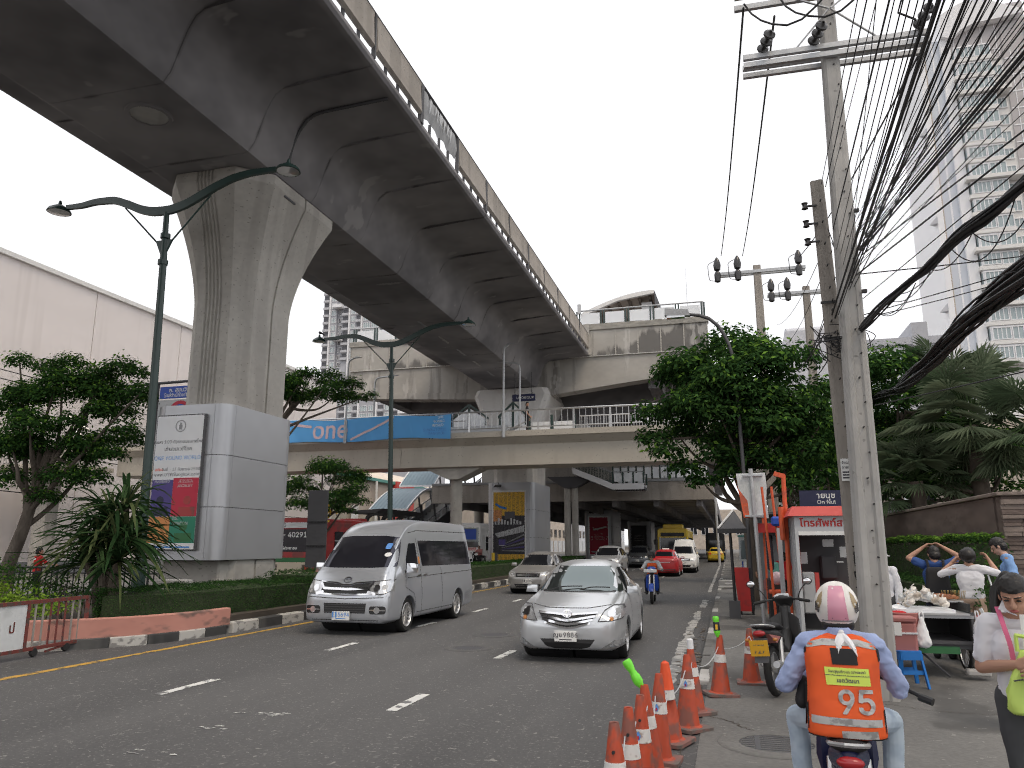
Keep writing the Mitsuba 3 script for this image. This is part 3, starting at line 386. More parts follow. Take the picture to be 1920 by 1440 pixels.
def manhole(x, y, r, label, parent=ROAD, z=0.0, bars=False):
    t = thing('manhole_cover', label, 'manhole cover')
    add(t+'__rim', lathe([(r*.8, .002), (r*.82, .010), (r*1.2, .009), (r*1.28, .001)], 30), 'pavement' if bars else 'asphalt')
    if bars:
        add(t+'__well', lathe([(0, -.05), (r*.8, -.05), (r*.8, .003)], 30), 'black_plastic')
        for i in range(9):
            u = -r*.72+i*r*.18; h = math.sqrt(max(.01, (r*.8)**2-u*u)); add(t+'__grate_bar', box(-h, h, u-.016, u+.016, -.03, .004), 'dark_grey')
        for u in (-.2, .2): add(t+'__cross_bar', box(u*r*2-.022, u*r*2+.022, -r*.7, r*.7, -.03, .005), 'dark_grey')
    else: add(t+'__lid', lathe([(0, .006), (r*.66, .006), (r*.7, .003), (r*.78, .003), (r*.79, .006)], 30), 'dark_grey')
    put(t, T4().translate([x, y, z+.001]))
manhole(-4.58, 15.3, .34, 'round iron manhole cover in the road, the one behind the other towards the cars')
manhole(-4.43, 13.25, .33, 'round iron manhole cover in the road, the nearer of the pair left of the sedan')
manhole(.32, 7.72, .40, 'round drain cover with dark grate bars in the pavement left of the rider', PAVE, .012, True)
# cracks in the pavement
def crack(P, w, seed):
    g = np.random.default_rng(seed); q = spline(P, 40); q[:, :2] += .014*g.standard_normal((40, 2)); V = []
    for i, p in enumerate(q):
        ww = w*g.uniform(.25, 1); d = q[min(i+1, 39)]-q[max(i-1, 0)]; nrm = A(-d[1], d[0], 0)/(np.linalg.norm(d)+1e-9)
        V += [p-nrm*ww, p+nrm*ww]
    i = np.arange(39)*2; return tm(V, np.vstack([np.c_[i, i+2, i+3], np.c_[i, i+3, i+1]]))
add(PAVE+'__crack', crack([(-.42, 8.85, .016), (-.05, 8.5, .016), (.2, 8.1, .016), (.6, 7.9, .016)], .012, 3), 'soil')
add(PAVE+'__crack', crack([(-.5, 6.4, .016), (-.42, 8.8, .016), (-.4, 10.6, .016)], .010, 4), 'soil')
add(PAVE+'__crack', crack([(1.6, 9.9, .016), (2.3, 9.6, .016), (3.6, 9.9, .016)], .008, 5), 'soil')
# median strip: soil bed, pink plaster nose, black and white kerb
nose = [(-16.4, 13.6), (-15.6, 11.6), (-14.2, 10.55), (-12.8, 10.35), (-11.6, 10.8), (-10.8, 11.45), (-10.2, 12.4), (-9.98, 13.5), (-9.95, 14.2)]
nz = spline([(x, y, 0) for x, y in nose], 60)[:, :2]
MED = struct('median_bed', mv(prism(sg.Polygon([tuple(p) for p in nz]+[(-9.98, 150), (-16.4, 150)]).buffer(-.08), .34), 0, 0, -.02), 'soil', 'planted strip between the two carriageways')
def wallstrip(path, z0, z1, th, b, key):
    p = np.asarray(path); d = np.gradient(p, axis=0); d /= np.linalg.norm(d, axis=1, keepdims=True); nrm = np.c_[d[:, 1], -d[:, 0]]
    S = [[(*(q+m*th/2), z0), (*(q+m*th/2), z1-.02), (*(q+m*(th/2-.02)), z1), (*(q-m*(th/2-.02)), z1), (*(q-m*th/2), z1-.02), (*(q-m*th/2), z0)] for q, m in zip(p, nrm)]
    return add(key, loft(S), b, smooth=40)
wallstrip(nz, .17, .50, .16, 'pink_plaster', MED+'__pink_nose_wall')
L = np.r_[0, np.cumsum(np.linalg.norm(np.diff(nz, axis=0), axis=1))]; s = 0; k = 0
while s+.62 < L[-1]:
    ss = np.linspace(s+.004, s+.616, 5); q = np.c_[np.interp(ss, L, nz[:, 0]), np.interp(ss, L, nz[:, 1])]
    wallstrip(q, -.02, .175, .20, 'kerb_white' if k % 2 else 'kerb_black', MED+'__kerb_block'); s += .62; k += 1
for i in range(110):
    y = 14.25+i*.93
    for x in ((-9.95, -16.35) if i < 40 else (-9.95,)):
        add(MED+'__kerb_block', box(x-.13, x+.13, y+.006, y+.924, -.02, .205, .02), 'kerb_white' if i % 2 == 0 else 'kerb_black')
# far pavement by the plain wall
FP = struct('far_pavement', box(-60, -22.6, -30, 300, -.05, .12), 'pavement', 'pavement beyond the opposite carriageway')
# litter along the right gutter
g = np.random.default_rng(31); ms = []
for _ in range(60):
    x, y = -.62+.12*g.standard_normal(), g.uniform(10.4, 18); c = sg.Point(0, 0).buffer(.02+.02*g.random(), 3); m = rotz(TR(prism(c, .006), (1.6, 0, 0), (0, .7, 0), (0, 0, 1), (0, 0, 0)), g.uniform(0, 6)); ms.append(mv(m, x, y, .003+.01*g.random()))
one('leaf_litter', cat(ms), 'bark', 'dry leaves and scraps lying along the gutter', 'litter', kind='stuff')
# ---------------------------------------------------------------- elevated railway viaduct
XC = -12.75
VIA = thing('railway_viaduct', 'dark concrete elevated railway running overhead to the station', 'viaduct')
def deck_section():
    """half section (from soffit centre outwards), x from centre, z; mirrored later"""
    h = [(0, 11.5), (1.42, 11.5), (1.55, 11.53), (1.72, 11.75)]
    h += [(1.84, 12.1), (1.98, 12.5), (2.10, 12.8), (2.24, 13.02), (2.48, 13.18), (2.85, 13.26), (4.3, 13.33), (4.72, 13.335)]
    h += arc(4.80, 13.50, .165, -90, 90, 6)
    h += [(4.62, 13.67), (4.55, 13.60), (0, 13.60)]
    return h
hs = deck_section(); sec = [(x, z) for x, z in hs]+[(-x, z) for x, z in hs[::-1][1:-1]]
def seg(y0, y1):
    S = []
    for y, s in ((y0, .997), (y0+.015, 1), (y1-.015, 1), (y1, .997)):
        S.append([(XC+x*s, y, 12.6+(z-12.6)*s) for x, z in sec])
    return loft(S)
y = -18.65; SEGW = 3.1; src = None; segs = []
while y < 46:
    if src is None: src = add(VIA+'__deck_segment', mv(seg(.006, SEGW-.006), 0, y, 0), 'concrete_deck', smooth=32)
    else: segs.append(add(VIA+'__deck_segment', mv(seg(.006, min(SEGW, 46.35-y)-.006), 0, y, 0), 'concrete_deck', smooth=32))
    y += SEGW
# parapet: panels with a rolled lower edge, gap below, dark posts between
def panel(y0, y1):
    h = [(4.86, 13.84), (4.94, 13.77), (5.02, 13.84), (5.00, 13.95), (4.96, 14.62), (4.98, 14.76), (4.90, 14.80), (4.84, 14.74), (4.86, 13.95)]
    return loft([[(XC+x, yy, z) for x, z in h] for yy in (y0, y1)])
y = -18.65; i = 0
while y < 46:
    y1 = min(y+SEGW, 46.3)
    torn = abs(y-19.0) < 1.6
    if not torn: add(VIA+'__parapet_panel', panel(y+.10, y1-.10), 'pole_conc_warm', smooth=32)
    else:
        add(VIA+'__parapet_panel', loft([[(XC+4.90+.02*math.sin(9*yy), yy, 13.86+.12*abs(math.sin(3*yy))), (XC+4.96+.03*math.sin(14*yy), yy, 14.3), (XC+4.93+.03*math.sin(8*yy+1), yy, 14.72), (XC+4.90, yy, 14.72), (XC+4.9+.03*math.sin(14*yy), yy, 14.3)] for yy in np.linspace(y+.1, y1-.1, 26)]), 'mid_grey', lab='parapet panel covered by a torn grey sheet')
        for _ in range(9): yy = y+.4+2.2*RG.random(); add(VIA+'__sheet_tear', hull([(XC+4.99, yy, 14.05+.3*RG.random()), (XC+5.0, yy+.05, 14.66), (XC+5.01, yy+.10+.1*RG.random(), 14.6), (XC+5.0, yy+.02, 14.5)]), 'light_grey')
    for dy in ((-.07, .0, .07) if i % 2 == 0 else (0,)): add(VIA+'__parapet_post', box(XC+4.88, XC+4.99, y+dy-.025, y+dy+.025, 13.55, 14.80), 'dark_grey')
    for k in range(1, 4): add(VIA+'__panel_bracket', box(XC+4.86, XC+4.93, y+k*.78-.03, y+k*.78+.03, 13.6, 13.93), 'dark_grey')
    y += SEGW; i += 1
add(VIA+'__cap_rail', box(XC+4.85, XC+4.97, -18, 46.3, 14.803, 14.83), 'dark_grey')
add(VIA+'__left_parapet', box(XC-5.0, XC-4.86, -18, 46.3, 13.68, 14.5), 'pole_conc_warm')
# round access hatch, drain pipe, slots in the soffit
add(VIA+'__hatch_ring', mv(lathe([(.42, 11.52), (.42, 11.44), (.50, 11.44), (.52, 11.5)], 40), -12.36, 13.3, 0), 'concrete_deck', smooth=40)
add(VIA+'__hatch_cover', mv(lathe([(0, 11.475), (.415, 11.475), (.415, 11.52)], 40), -12.36, 13.3, 0), 'pole_conc')
add(VIA+'__drain_pipe', tube(spline([(XC+4.72, 16.78, 13.29), (XC+3.5, 16.78, 13.24), (XC+2.7, 16.78, 13.19), (XC+2.32, 16.8, 13.0), (XC+1.78, 16.95, 11.7)], 24), .045, 8), 'dark_grey', smooth=True)
for k in range(5): add(VIA+'__soffit_slot', box(XC-.05, XC+.06, 30.6+k*2.6, 31.9+k*2.6, 11.485, 11.51), 'pole_conc' if k % 2 else 'mid_grey')
# ---------------------------------------------------------------- piers
def octa(cx, cy, hx, hy, c): return [(cx-hx+c, cy-hy), (cx+hx-c, cy-hy), (cx+hx, cy-hy+c), (cx+hx, cy+hy-c), (cx+hx-c, cy+hy), (cx-hx+c, cy+hy), (cx-hx, cy+hy-c), (cx-hx, cy-hy+c)]
def ribbed(cx, cy, hx, hy, c, rw, gy):
    """octagon with a ribbed band in the front face and a groove down each side face"""
    P = [(cx-hx+c, cy-hy)]; n = 5
    for i in range(n):
        x0 = cx+(-1+2*i/n)*rw; w = 2*rw/n; d = .045
        P += [(x0, cy-hy), (x0+.12*w, cy-hy+d), (x0+.62*w, cy-hy+d), (x0+.74*w, cy-hy)]
    P += [(cx+hx-c, cy-hy), (cx+hx, cy-hy+c), (cx+hx, cy-gy), (cx+hx-.05, cy-gy), (cx+hx-.05, cy+gy), (cx+hx, cy+gy), (cx+hx, cy+hy-c), (cx+hx-c, cy+hy), (cx-hx+c, cy+hy), (cx-hx, cy+hy-c), (cx-hx, cy-hy+c)]
    return P
PIER = thing('viaduct_pier', 'flared concrete pier with grooved face above a silver billboard casing', 'pier')
S = []
for z in [0, 4, 7.8]+list(np.linspace(8.1, 11.2, 16))+[11.48]:
    t = np.clip((z-8.1)/3.1, 0, 1)**1.7
    rw = (.30-.04*t) if z < 10.95 else .30; S.append([(x, y, z) for x, y in ribbed(-13.03+.22*t, 18.3-.05*t, .95+.68*t, 1.3+1.0*t, .43+.30*t, .28, .045)])
add(PIER+'__column', loft(S), 'concrete_pier', smooth=25)
add(PIER+'__bearing_block', box(-12.0, -11.2, 17.2, 17.75, 11.1, 11.49), 'dark_grey')
def casing(t, x0, x1, y0, y1, z0, z1, rows=3, r=.36, panels_side=1, mat='aluminium', ins=.06):
    """rounded cladding made of panels with recessed joints, round a pier"""
    g = .008; zz = np.linspace(z0, z1, rows+1)
    add(t+'__casing_core', mv(prism(rrect(x0+ins, x1-ins, y0+ins, y1-ins, r-ins), z1-z0-.02), 0, 0, z0+.01), 'dark_grey')
    def corner(cx, cy, a0, za, zb):
        o = arc(cx, cy, r, a0, a0+90, 10); i = arc(cx, cy, r-ins+.005, a0+90, a0, 10)
        add(t+'__casing_panel', mv(prism(o+i, zb-za), 0, 0, za), mat, smooth=30)
    for a, b in zip(zz, zz[1:]):
        a, b = a+g, b-g
        for cx, cy, a0 in ((x1-r, y0+r, 270), (x1-r, y1-r, 0), (x0+r, y0+r, 180), (x0+r, y1-r, 90)): corner(cx, cy, a0, a, b)
        add(t+'__casing_panel', box(x0+r+g, x1-r-g, y0, y0+ins-.005, a, b), mat)
        for k in range(panels_side):
            ya, yb = y0+r+(y1-y0-2*r)*k/panels_side, y0+r+(y1-y0-2*r)*(k+1)/panels_side
            add(t+'__casing_panel', box(x1-ins+.005, x1, ya+g, yb-g, a, b), mat); add(t+'__casing_panel', box(x0, x0+ins-.005, ya+g, yb-g, a, b), mat)
    add(t+'__casing_top', mv(prism(rrect(x0+.01, x1-.01, y0+.01, y1-.01, r), .02), 0, 0, z1-.006), mat)
CAS = thing('billboard_casing', 'silver rounded casing round the nearest pier carrying a white poster', 'billboard casing')
casing(CAS, -14.25, -12.02, 16.55, 19.75, 1.38, 5.27)
add(PIER+'__footing', box(-13.9, -12.2, 16.95, 19.5, 0, 1.4, .05), 'concrete_pier')
def flat(x0, x1, z0, z1, y, b, key, th=.004): return add(key, box(x0, x1, y-th, y, z0, z1), b)
PO = thing('poster', 'white poster with coloured portrait blocks on the casing of the nearest pier', 'poster')
bx0, bx1, by = -14.02, -12.58, 16.55
add(PO+'__light_box', box(bx0, bx1, by-.10, by-.002, 1.62, 5.02, .012), 'dark_grey')
flat(bx0+.03, bx1-.03, 1.65, 4.99, by-.101, 'plastic_white', PO+'__sheet')
y = by-.1055
flat(bx0+.04, -13.36, 2.45, 3.36, y, 'print_purple', PO+'__purple_block'); flat(-13.355, bx1-.03, 2.45, 3.40, y, 'print_red', PO+'__red_block')
flat(bx0+.04, -13.36, 1.80, 2.445, y, 'print_orange', PO+'__orange_block'); flat(-13.355, bx1-.03, 1.80, 2.445, y, 'print_green', PO+'__green_block')
flat(bx0+.15, bx1-.15, 1.68, 1.72, y, 'print_blue', PO+'__sponsor_strip')
for (cx, cz, s, b) in ((-12.9, 2.62, .2, 'bus_red'), (-12.95, 1.98, .2, 'bus_green'), (-13.7, 2.62, .2, 'sign_navy')):
    sh = shapely.union_all([sg.Point(cx, cz+s*1.1).buffer(s*.55), sg.box(cx-s*1.2, cz-.16, cx+s*1.2, cz+s*.3)]).intersection(sg.box(cx-.5, cz-.17, cx+.3, cz+.6))
    add(PO+'__portrait', xz(sh, y-.007, y-.0045), b)
def wri(s, x, z, h, key, b, y, bold=False, anchor='c', th=.004):
    """lettering on an upright plane facing -y; x is its middle (or left for 'l')"""
    m = lettering(s, h, bold); w = m.bounds[:, 0]
    x = x-(w[0]+w[1])/2 if anchor == 'c' else x-w[0]
    return add(key, TR(m, (1, 0, 0), (0, 0, 1), (0, -1, 0), (x, y, z)), b)
pc = (bx0+bx1)/2
add(PO+'__emblem', TR(lathe([(.13, 0), (.13, .004), (.155, .004), (.155, 0)], 28), (1, 0, 0), (0, 0, 1), (0, -1, 0), (pc+.02, by-.105, 4.72)), 'mid_grey')
add(PO+'__emblem', xz(shapely.union_all([sg.Point(pc+.02, 4.78).buffer(.03), sg.box(pc-.03, 4.63, pc+.07, 4.75)]), by-.109, by-.105), 'mid_grey')
wri('ค้นหา 100 ตัวแทนประเทศไทย', pc, 4.28, .085, PO+'__lettering', 'print_dark', by-.105)
wri('เข้าร่วมเวทีโลก', pc, 4.09, .10, PO+'__lettering', 'print_dark', by-.105)
wri('ONE YOUNG WORLD', pc, 3.86, .10, PO+'__lettering', 'print_blue', by-.105)
wri('สมัคร', pc-.52, 3.585, .075, PO+'__lettering', 'cone_bright', by-.105); wri('วันนี้ - 13 กันยายน 2558', pc+.13, 3.585, .075, PO+'__lettering', 'print_dark', by-.105)
wri('www.OYWBangkok.com', pc, 3.45, .085, PO+'__lettering', 'print_dark', by-.105)
for s, x, z in (('JESSICA', -13.0, 3.28), ('JACKLEY', -13.0, 3.17), ('HAMMED', -13.68, 3.28), ('GIL', -13.2, 2.36), ('SYNTON', -13.05, 2.24)): wri(s, x, z, .075, PO+'__lettering', 'light_grey', y-.004)
# the other piers down the median
def pier(n, y0, y1, x0, x1, ztop, label, clabel, cz=5.6, z0=.5):
    p = thing('viaduct_pier', label, 'pier'); cx = (x0+x1)/2; cy = (y0+y1)/2
    add(p+'__column', loft([[(x, yy, z) for x, yy in octa(cx, cy, (x1-x0)/2-.25, (y1-y0)/2-.3, .3)] for z in (0, ztop)]), 'concrete_pier')
    c = thing('billboard_casing', clabel, 'billboard casing'); casing(c, x0, x1, y0, y1, z0, cz, r=.32); return p, c
P2, C2 = pier(2, 46.8, 51.6, -14.5, -11.45, 8.6, 'station pier with a white flared head behind the railing', 'silver casing of the station pier with the train poster')
S = []
for z, w in ((8.2, 1.45), (9.0, 1.62), (10.4, 2.25), (11.0, 2.48), (11.42, 2.3)): S.append([(x, y, z) for x, y in octa(-12.7, 49.0, w, 3.2, .3)])
add(P2+'__head', loft(S), 'concrete_white')
P3, C3 = pier(3, 77, 83.3, -13.7, -10.85, 5.9, 'second station pier, behind the red poster', 'silver casing with the red poster', 5.1, .4)
P4, C4 = pier(4, 107, 113, -13.1, -9.95, 5.9, 'third station pier in the shadow under the concourse', 'casing with the black poster in the dark under the concourse', 4.9, .4)
pier(5, 137, 143, -12.9, -9.9, 5.9, 'farthest station pier deep under the concourse', 'plain casing of the farthest station pier', 4.9, .4)
# train poster
TP = thing('poster', 'orange and black poster of a train between two city skylines', 'poster'); x0, x1, yy = -14.08, -12.05, 46.8
add(TP+'__frame', box(x0-.08, x1+.08, yy-.06, yy-.002, .75, 5.10), 'stainless'); flat(x0, x1, .85, 5.0, yy-.061, 'poster_black', TP+'__sheet')
flat(x0, x1, 3.55, 5.0, yy-.066, 'print_yellow', TP+'__orange_sky'); flat(x0, x0+.55, 3.2, 3.9, yy-.071, 'print_orange', TP+'__red_glow')
add(TP+'__blue_ribbon', xz(sg.LineString([(x0+.2, 4.25), (x0+.45, 4.08), (x0+.8, 4.0)]).buffer(.07), yy-.073, yy-.0665), 'stool_blue')
flat(x0+.75, x0+1.4, 3.35, 3.8, yy-.071, 'print_dark', TP+'__city_block')
for k in range(9): flat(x0+.1+k*.2, x0+.22+k*.2, 3.0, 3.2+.2*((k*7) % 4)/3, yy-.0745, 'light_grey', TP+'__skyline_tower')
add(TP+'__train_side', xz([(x0+.1, 2.45), (x1-.05, 2.95), (x1-.05, 2.55), (x0+.3, 2.2)], yy-.073, yy-.0665), 'light_grey')
for k in range(5): add(TP+'__track_streak', xz([(x0+.55, 1.75-.08*k), (x1-.02, 2.45-.25*k), (x1-.02, 2.35-.25*k), (x0+.55, 1.72-.08*k)], yy-.0725, yy-.0665), 'print_purple' if k % 2 else 'mid_grey')
add(TP+'__train_front', xz(rrect(x0+.35, x0+.8, 1.75, 2.1, .06), yy-.075, yy-.0665), 'print_purple'); flat(x0+.36, x0+.79, 1.7, 1.74, yy-.076, 'light_grey', TP+'__train_light')
flat(x0, x1, .85, 1.2, yy-.0665, 'print_yellow', TP+'__yellow_strip')
wri('15 ปี', x0+.45, 4.62, .2, TP+'__lettering', 'white_matte', yy-.067); wri('รถไฟฟ้า', x0+.95, 4.75, .07, TP+'__lettering', 'white_matte', yy-.067); wri('เพื่อคุณภาพชีวิต', x0+1.25, 4.62, .06, TP+'__lettering', 'white_matte', yy-.067)
for k in range(24): add(TP+'__slat', box(x0+.085*k+.03, x0+.085*k+.045, yy-.085, yy-.076, .86, 4.99), 'dark_grey')
def spot(x, y, z):
    t = thing('poster_lamp', 'small black floodlight over the %s poster' % {46.8: 'train', 77: 'red', 16.55: 'white'}[y], 'lamp'); add(t+'__bracket', tube([(x, y+.05, z+.05), (x, y-.3, z+.18), (x, y-.35, z+.02)], .02, 6), 'dark_grey'); add(t+'__head', hull([(x-.25, y-.5, z-.12), (x+.25, y-.5, z-.12), (x-.2, y-.25, z+.06), (x+.22, y-.25, z+.06), (x-.2, y-.5, z-.02), (x+.22, y-.5, z-.02)]), 'black_plastic')
spot(-13.7, 46.8, 5.4); spot(-12.9, 77, 4.95)
RP = thing('poster', 'red poster with a white aeroplane', 'poster'); x0, x1, yy = -13.2, -11.35, 77
add(RP+'__frame', box(x0-.08, x1+.08, yy-.06, yy-.002, .75, 4.55), 'stainless'); flat(x0, x1, .85, 4.45, yy-.061, 'print_red', RP+'__sheet')
add(RP+'__aeroplane', xz(sg.LineString([(x0+.45, 3.25), (x1-.2, 3.5)]).buffer(.07).union(sg.Polygon([(x0+.9, 3.35), (x0+.75, 3.15), (x0+1.2, 3.42)])).union(sg.Polygon([(x0+.45, 3.25), (x0+.35, 3.5), (x0+.55, 3.3)])), yy-.068, yy-.062), 'white_matte')
for k, s in enumerate(('WE FLY TO', 'MORE COUNTRIES THAN', 'ANY OTHER AIRLINE')): wri(s, (x0+x1)/2, 2.72-.24*k, .12, RP+'__lettering', 'white_matte', yy-.062, True)
for k in range(2): flat(x0+.15+k*.75, x0+.7+k*.75, 1.05, 1.15, yy-.066, 'light_grey', RP+'__small_print')
BP = thing('poster', 'dark poster on the shaded pier under the concourse', 'poster'); add(BP+'__frame', box(-12.7, -10.5, 106.93, 106.998, .7, 4.4), 'mid_grey'); flat(-12.6, -10.6, .8, 4.3, 106.925, 'poster_black', BP+'__sheet')
for k in range(3): flat(-12.2, -11.0, 2.9-.3*k, 3.0-.3*k, 106.92, 'mid_grey', BP+'__print_line')
# ---------------------------------------------------------------- elevated station
ST = thing('railway_station', 'stained concrete elevated station with glass screens at the end of the viaduct', 'station')
x0, x1, yF = -24.2, -.5, 46.45
low = [(-24.2, 11.95), (-22.6, 11.75), (-19, 11.55), (-15, 11.35), (-10.4, 11.35), (-7, 11.75), (-4.3, 12.05), (-.5, 12.35)]
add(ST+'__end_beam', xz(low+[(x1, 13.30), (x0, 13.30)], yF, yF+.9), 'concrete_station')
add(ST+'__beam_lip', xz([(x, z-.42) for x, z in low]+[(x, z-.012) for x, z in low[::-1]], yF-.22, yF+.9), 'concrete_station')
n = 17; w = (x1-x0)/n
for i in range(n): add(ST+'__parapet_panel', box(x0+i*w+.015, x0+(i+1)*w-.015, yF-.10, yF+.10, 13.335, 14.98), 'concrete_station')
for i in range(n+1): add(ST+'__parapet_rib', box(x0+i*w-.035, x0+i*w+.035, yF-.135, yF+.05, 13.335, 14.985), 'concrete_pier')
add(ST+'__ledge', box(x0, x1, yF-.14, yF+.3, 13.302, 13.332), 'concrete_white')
add(ST+'__coping', box(x0-.1, x1+.1, yF-.22, yF+.35, 14.99, 15.36, .03), 'concrete_station')
add(ST+'__corner_pilaster', box(-8.05, -7.70, yF-.24, yF+.1, 13.4, 15.40), 'concrete_pier')
add(ST+'__brick_return', hull([(x0-.12, yF+.2, 11.9), (x0-1.5, yF+1.6, 11.9), (x0-.12, yF+1.6, 11.9), (x0-.12, yF+.2, 14.7), (x0-.7, yF+1.2, 14.7), (x0-.12, yF+1.6, 14.7)]), 'concrete_station')
add(ST+'__deck_slab', box(x0, x1, yF+.91, 175, 12.3, 13.3), 'concrete_deck')
add(ST+'__right_wall', box(x1-.25, x1, yF+.92, 175, 13.31, 15.0), 'concrete_station'); add(ST+'__left_wall', box(x0, x0+.25, yF+.92, 175, 13.31, 15.0), 'concrete_station')
# cantilever cross beams under the deck
for k, y in enumerate((50.4, 79.6, 109.4, 139.4)):
    add(ST+'__cross_beam', xz([(-22.5, 12.29), (-22.5, 11.6), (-15.2, 8.7), (-9.6, 8.7), (-3.0, 11.6), (-3.0, 12.29)], y, y+1.6), 'concrete_deck')
    add(ST+'__side_girder', box(-22.2, -21.4, y-3.5, y+26, 11.2, 12.29), 'concrete_deck'); add(ST+'__side_girder', box(-4.2, -3.4, y-3.5, y+26, 11.2, 12.29), 'concrete_deck')
# concourse below
add(ST+'__concourse_slab', box(-24.2, -.9, 62, 172, 5.35, 6.60), 'concrete_deck'); add(ST+'__concourse_end_beam', box(-24.0, -.86, 61.6, 61.99, 5.2, 6.66), 'pole_conc_warm')
add(ST+'__concourse_kerb', box(-24.0, -.86, 61.5, 61.98, 6.67, 6.85), 'mid_grey')
for k in range(7): add(ST+'__soffit_beam', box(-22+k*3.3, -21.6+k*3.3, 62.2, 171, 4.75, 5.34), 'concrete_deck')
add(ST+'__concourse_back_wall', box(-23.5, -1.6, 74, 74.3, 6.61, 11.1), 'concrete_pier')
add(ST+'__shop_front', box(-5.2, -2.0, 66.5, 66.8, 6.62, 8.6), 'mid_grey')
for k in range(13):
    xx = -8.6+k*.62; add(ST+'__screen_post', box(xx-.05, xx+.05, 61.72, 61.82, 6.86, 7.95), 'green_pole')
    if k < 12: add(ST+'__screen_panel', box(xx+.08, xx+.54, 61.75, 61.78, 6.95, 7.80), 'frosted')
# glass screens on the end wall
for a, b in ((-24.0, -14.6), (-8.4, -.7)):
    add(ST+'__top_rail', tube([(a, yF, 16.34), (b, yF, 16.34)], .05, 8), 'galvanised')
    m = int(round((b-a)/1.55)); s = (b-a)/m
    for i in range(m+1):
        for d in (-.09, .09): add(ST+'__screen_post', box(a+i*s+d-.04, a+i*s+d+.04, yF-.05, yF+.05, 15.36, 16.30), 'green_pole')
    for i in range(m): add(ST+'__screen_panel', box(a+i*s+.17, a+(i+1)*s-.17, yF-.012, yF+.012, 15.44, 16.16), 'frosted')
add(ST+'__end_rail', tube([(-.7, yF, 15.36), (-.7, yF, 16.34), (-.85, yF+8, 16.34)], .05, 8), 'galvanised')
add(ST+'__mast', cyl((-1.7, 49, 15.3), (-1.7, 49, 19.6), .03, .012, 6), 'galvanised')
add(ST+'__speaker_box', box(-8.42, -8.2, 46.2, 46.4, 16.1, 16.75, .03), 'light_grey')
# arched platform roof
def arch(y0, y1, th, b, key, x0=-9.3, xr=-4.1):
    t = np.linspace(0, 1, 16); xx = x0+(xr-x0)*t; zz = 18.15+1.3*np.sin(np.pi/2*t**.9)**1.1; S = []
    return add(key, loft([[(x, y, z+th/2) for x, z in zip(xx, zz)]+[(x, y, z-th/2) for x, z in zip(xx[::-1], zz[::-1])] for y in (y0, y1)]), b)
arch(53, 53.3, .24, 'tower_cream', ST+'__roof_edge'); arch(53.31, 150, .10, 'tan_wall', ST+'__roof')
for k in range(6):
    t = .2+.14*k; x = -9.2+5.25*t; z = 18.15+1.3*math.sin(math.pi/2*t**.9)**1.1
    add(ST+'__roof_purlin', box(x-.09, x+.09, 53.4, 150, z-.30, z-.06), 'bark')
add(ST+'__roof_end_plate', hull([(-4.08, 53, 19.55), (-3.6, 55, 18.2), (-4.08, 53.1, 18.6), (-3.5, 58, 18.2), (-4.05, 58, 19.5)]), 'dark_grey')
add(ST+'__roof_column', box(-5.1, -4.35, 54, 54.7, 13.3, 19.0), 'tower_white')
# stair from the concourse with white fascia
sx = [(-11.3, 7.45), (-8.2, 6.15), (-5.85, 6.15)]
for yy in (58.6, 60.9): add(ST+'__stair_fascia', xz([(x, z+.18) for x, z in sx]+[(x, z-.28) for x, z in sx[::-1]], yy, yy+.08), 'tower_white')
add(ST+'__stair_soffit', xz([(x, z-.05) for x, z in sx]+[(x, z-.25) for x, z in sx[::-1]], 58.69, 60.89), 'dark_grey')
for k in range(10): add(ST+'__stair_step', box(-11.2+.3*k, -10.85+.3*k, 58.7, 60.88, 7.1-.13*k, 7.38-.13*k), 'mid_grey')
for yy in (58.64, 60.94):
    add(ST+'__stair_rail', tube([(-11.3, yy, 8.5), (-8.2, yy, 7.2), (-5.85, yy, 7.2)], .035, 6), 'galvanised')
    for k in range(13): x = -11.2+.25*k; z = 7.45-.4194*(x+11.3); add(ST+'__baluster', box(x-.02, x+.02, yy-.02, yy+.02, z+.15, z+1.05), 'green_pole')
    for k in range(4):
        x = -8.2+.78*k; add(ST+'__screen_post', box(x-.06, x+.06, yy-.04, yy+.04, 6.3, 7.2), 'green_pole')
        if k < 3: add(ST+'__screen_panel', box(x+.12, x+.66, yy-.015, yy+.015, 6.45, 7.1), 'frosted')
for x in (-11.95, -11.35): add(ST+'__stair_column', cyl((x, 59.8, 0), (x, 59.8, 6.6), .26, None, 14), 'concrete_pier', smooth=40)
add(ST+'__stair_bracket', xz([(-13.5, 7.0), (-9.6, 7.0), (-11.2, 6.1), (-12.1, 6.1)], 59.3, 60.3), 'dark_grey')
# ---------------------------------------------------------------- pedestrian bridge
FB = thing('footbridge', 'cream painted pedestrian bridge with steel railings crossing the road', 'footbridge')
X0, X1 = -33.5, 1.6
prof = [(36.0, 7.25), (36.0, 6.97), (36.08, 6.93), (36.46, 6.62), (36.46, 5.6), (36.75, 5.56), (38.0, 5.56), (38.3, 5.6), (38.3, 6.62), (38.7, 6.95), (38.7, 7.25)]
for k in range(2):
    a = X0+(X1-X0)*k/2; b = X0+(X1-X0)*(k+1)/2; add(FB+'__girder', yz(prof, a+.01, b-.01), 'beige_paint')
def railing(ax, bx, y, name, nb=.295):
    for z, r in ((8.26, .045), (7.42, .028)): add(FB+'__rail', tube([(ax, y, z), (bx, y, z)], r, 8), 'stainless')
    n = int((bx-ax)/nb)
    for i in range(n+1):
        x = ax+i*nb; big = i % 6 == 0
        add(FB+('__rail_post' if big else '__baluster'), box(x-(.045 if big else .016), x+(.045 if big else .016), y-.03 if big else y-.012, y+.03 if big else y+.012, 7.25 if big else 7.43, 8.25), 'stainless')
railing(-33.4, 1.5, 36.12, 'front')
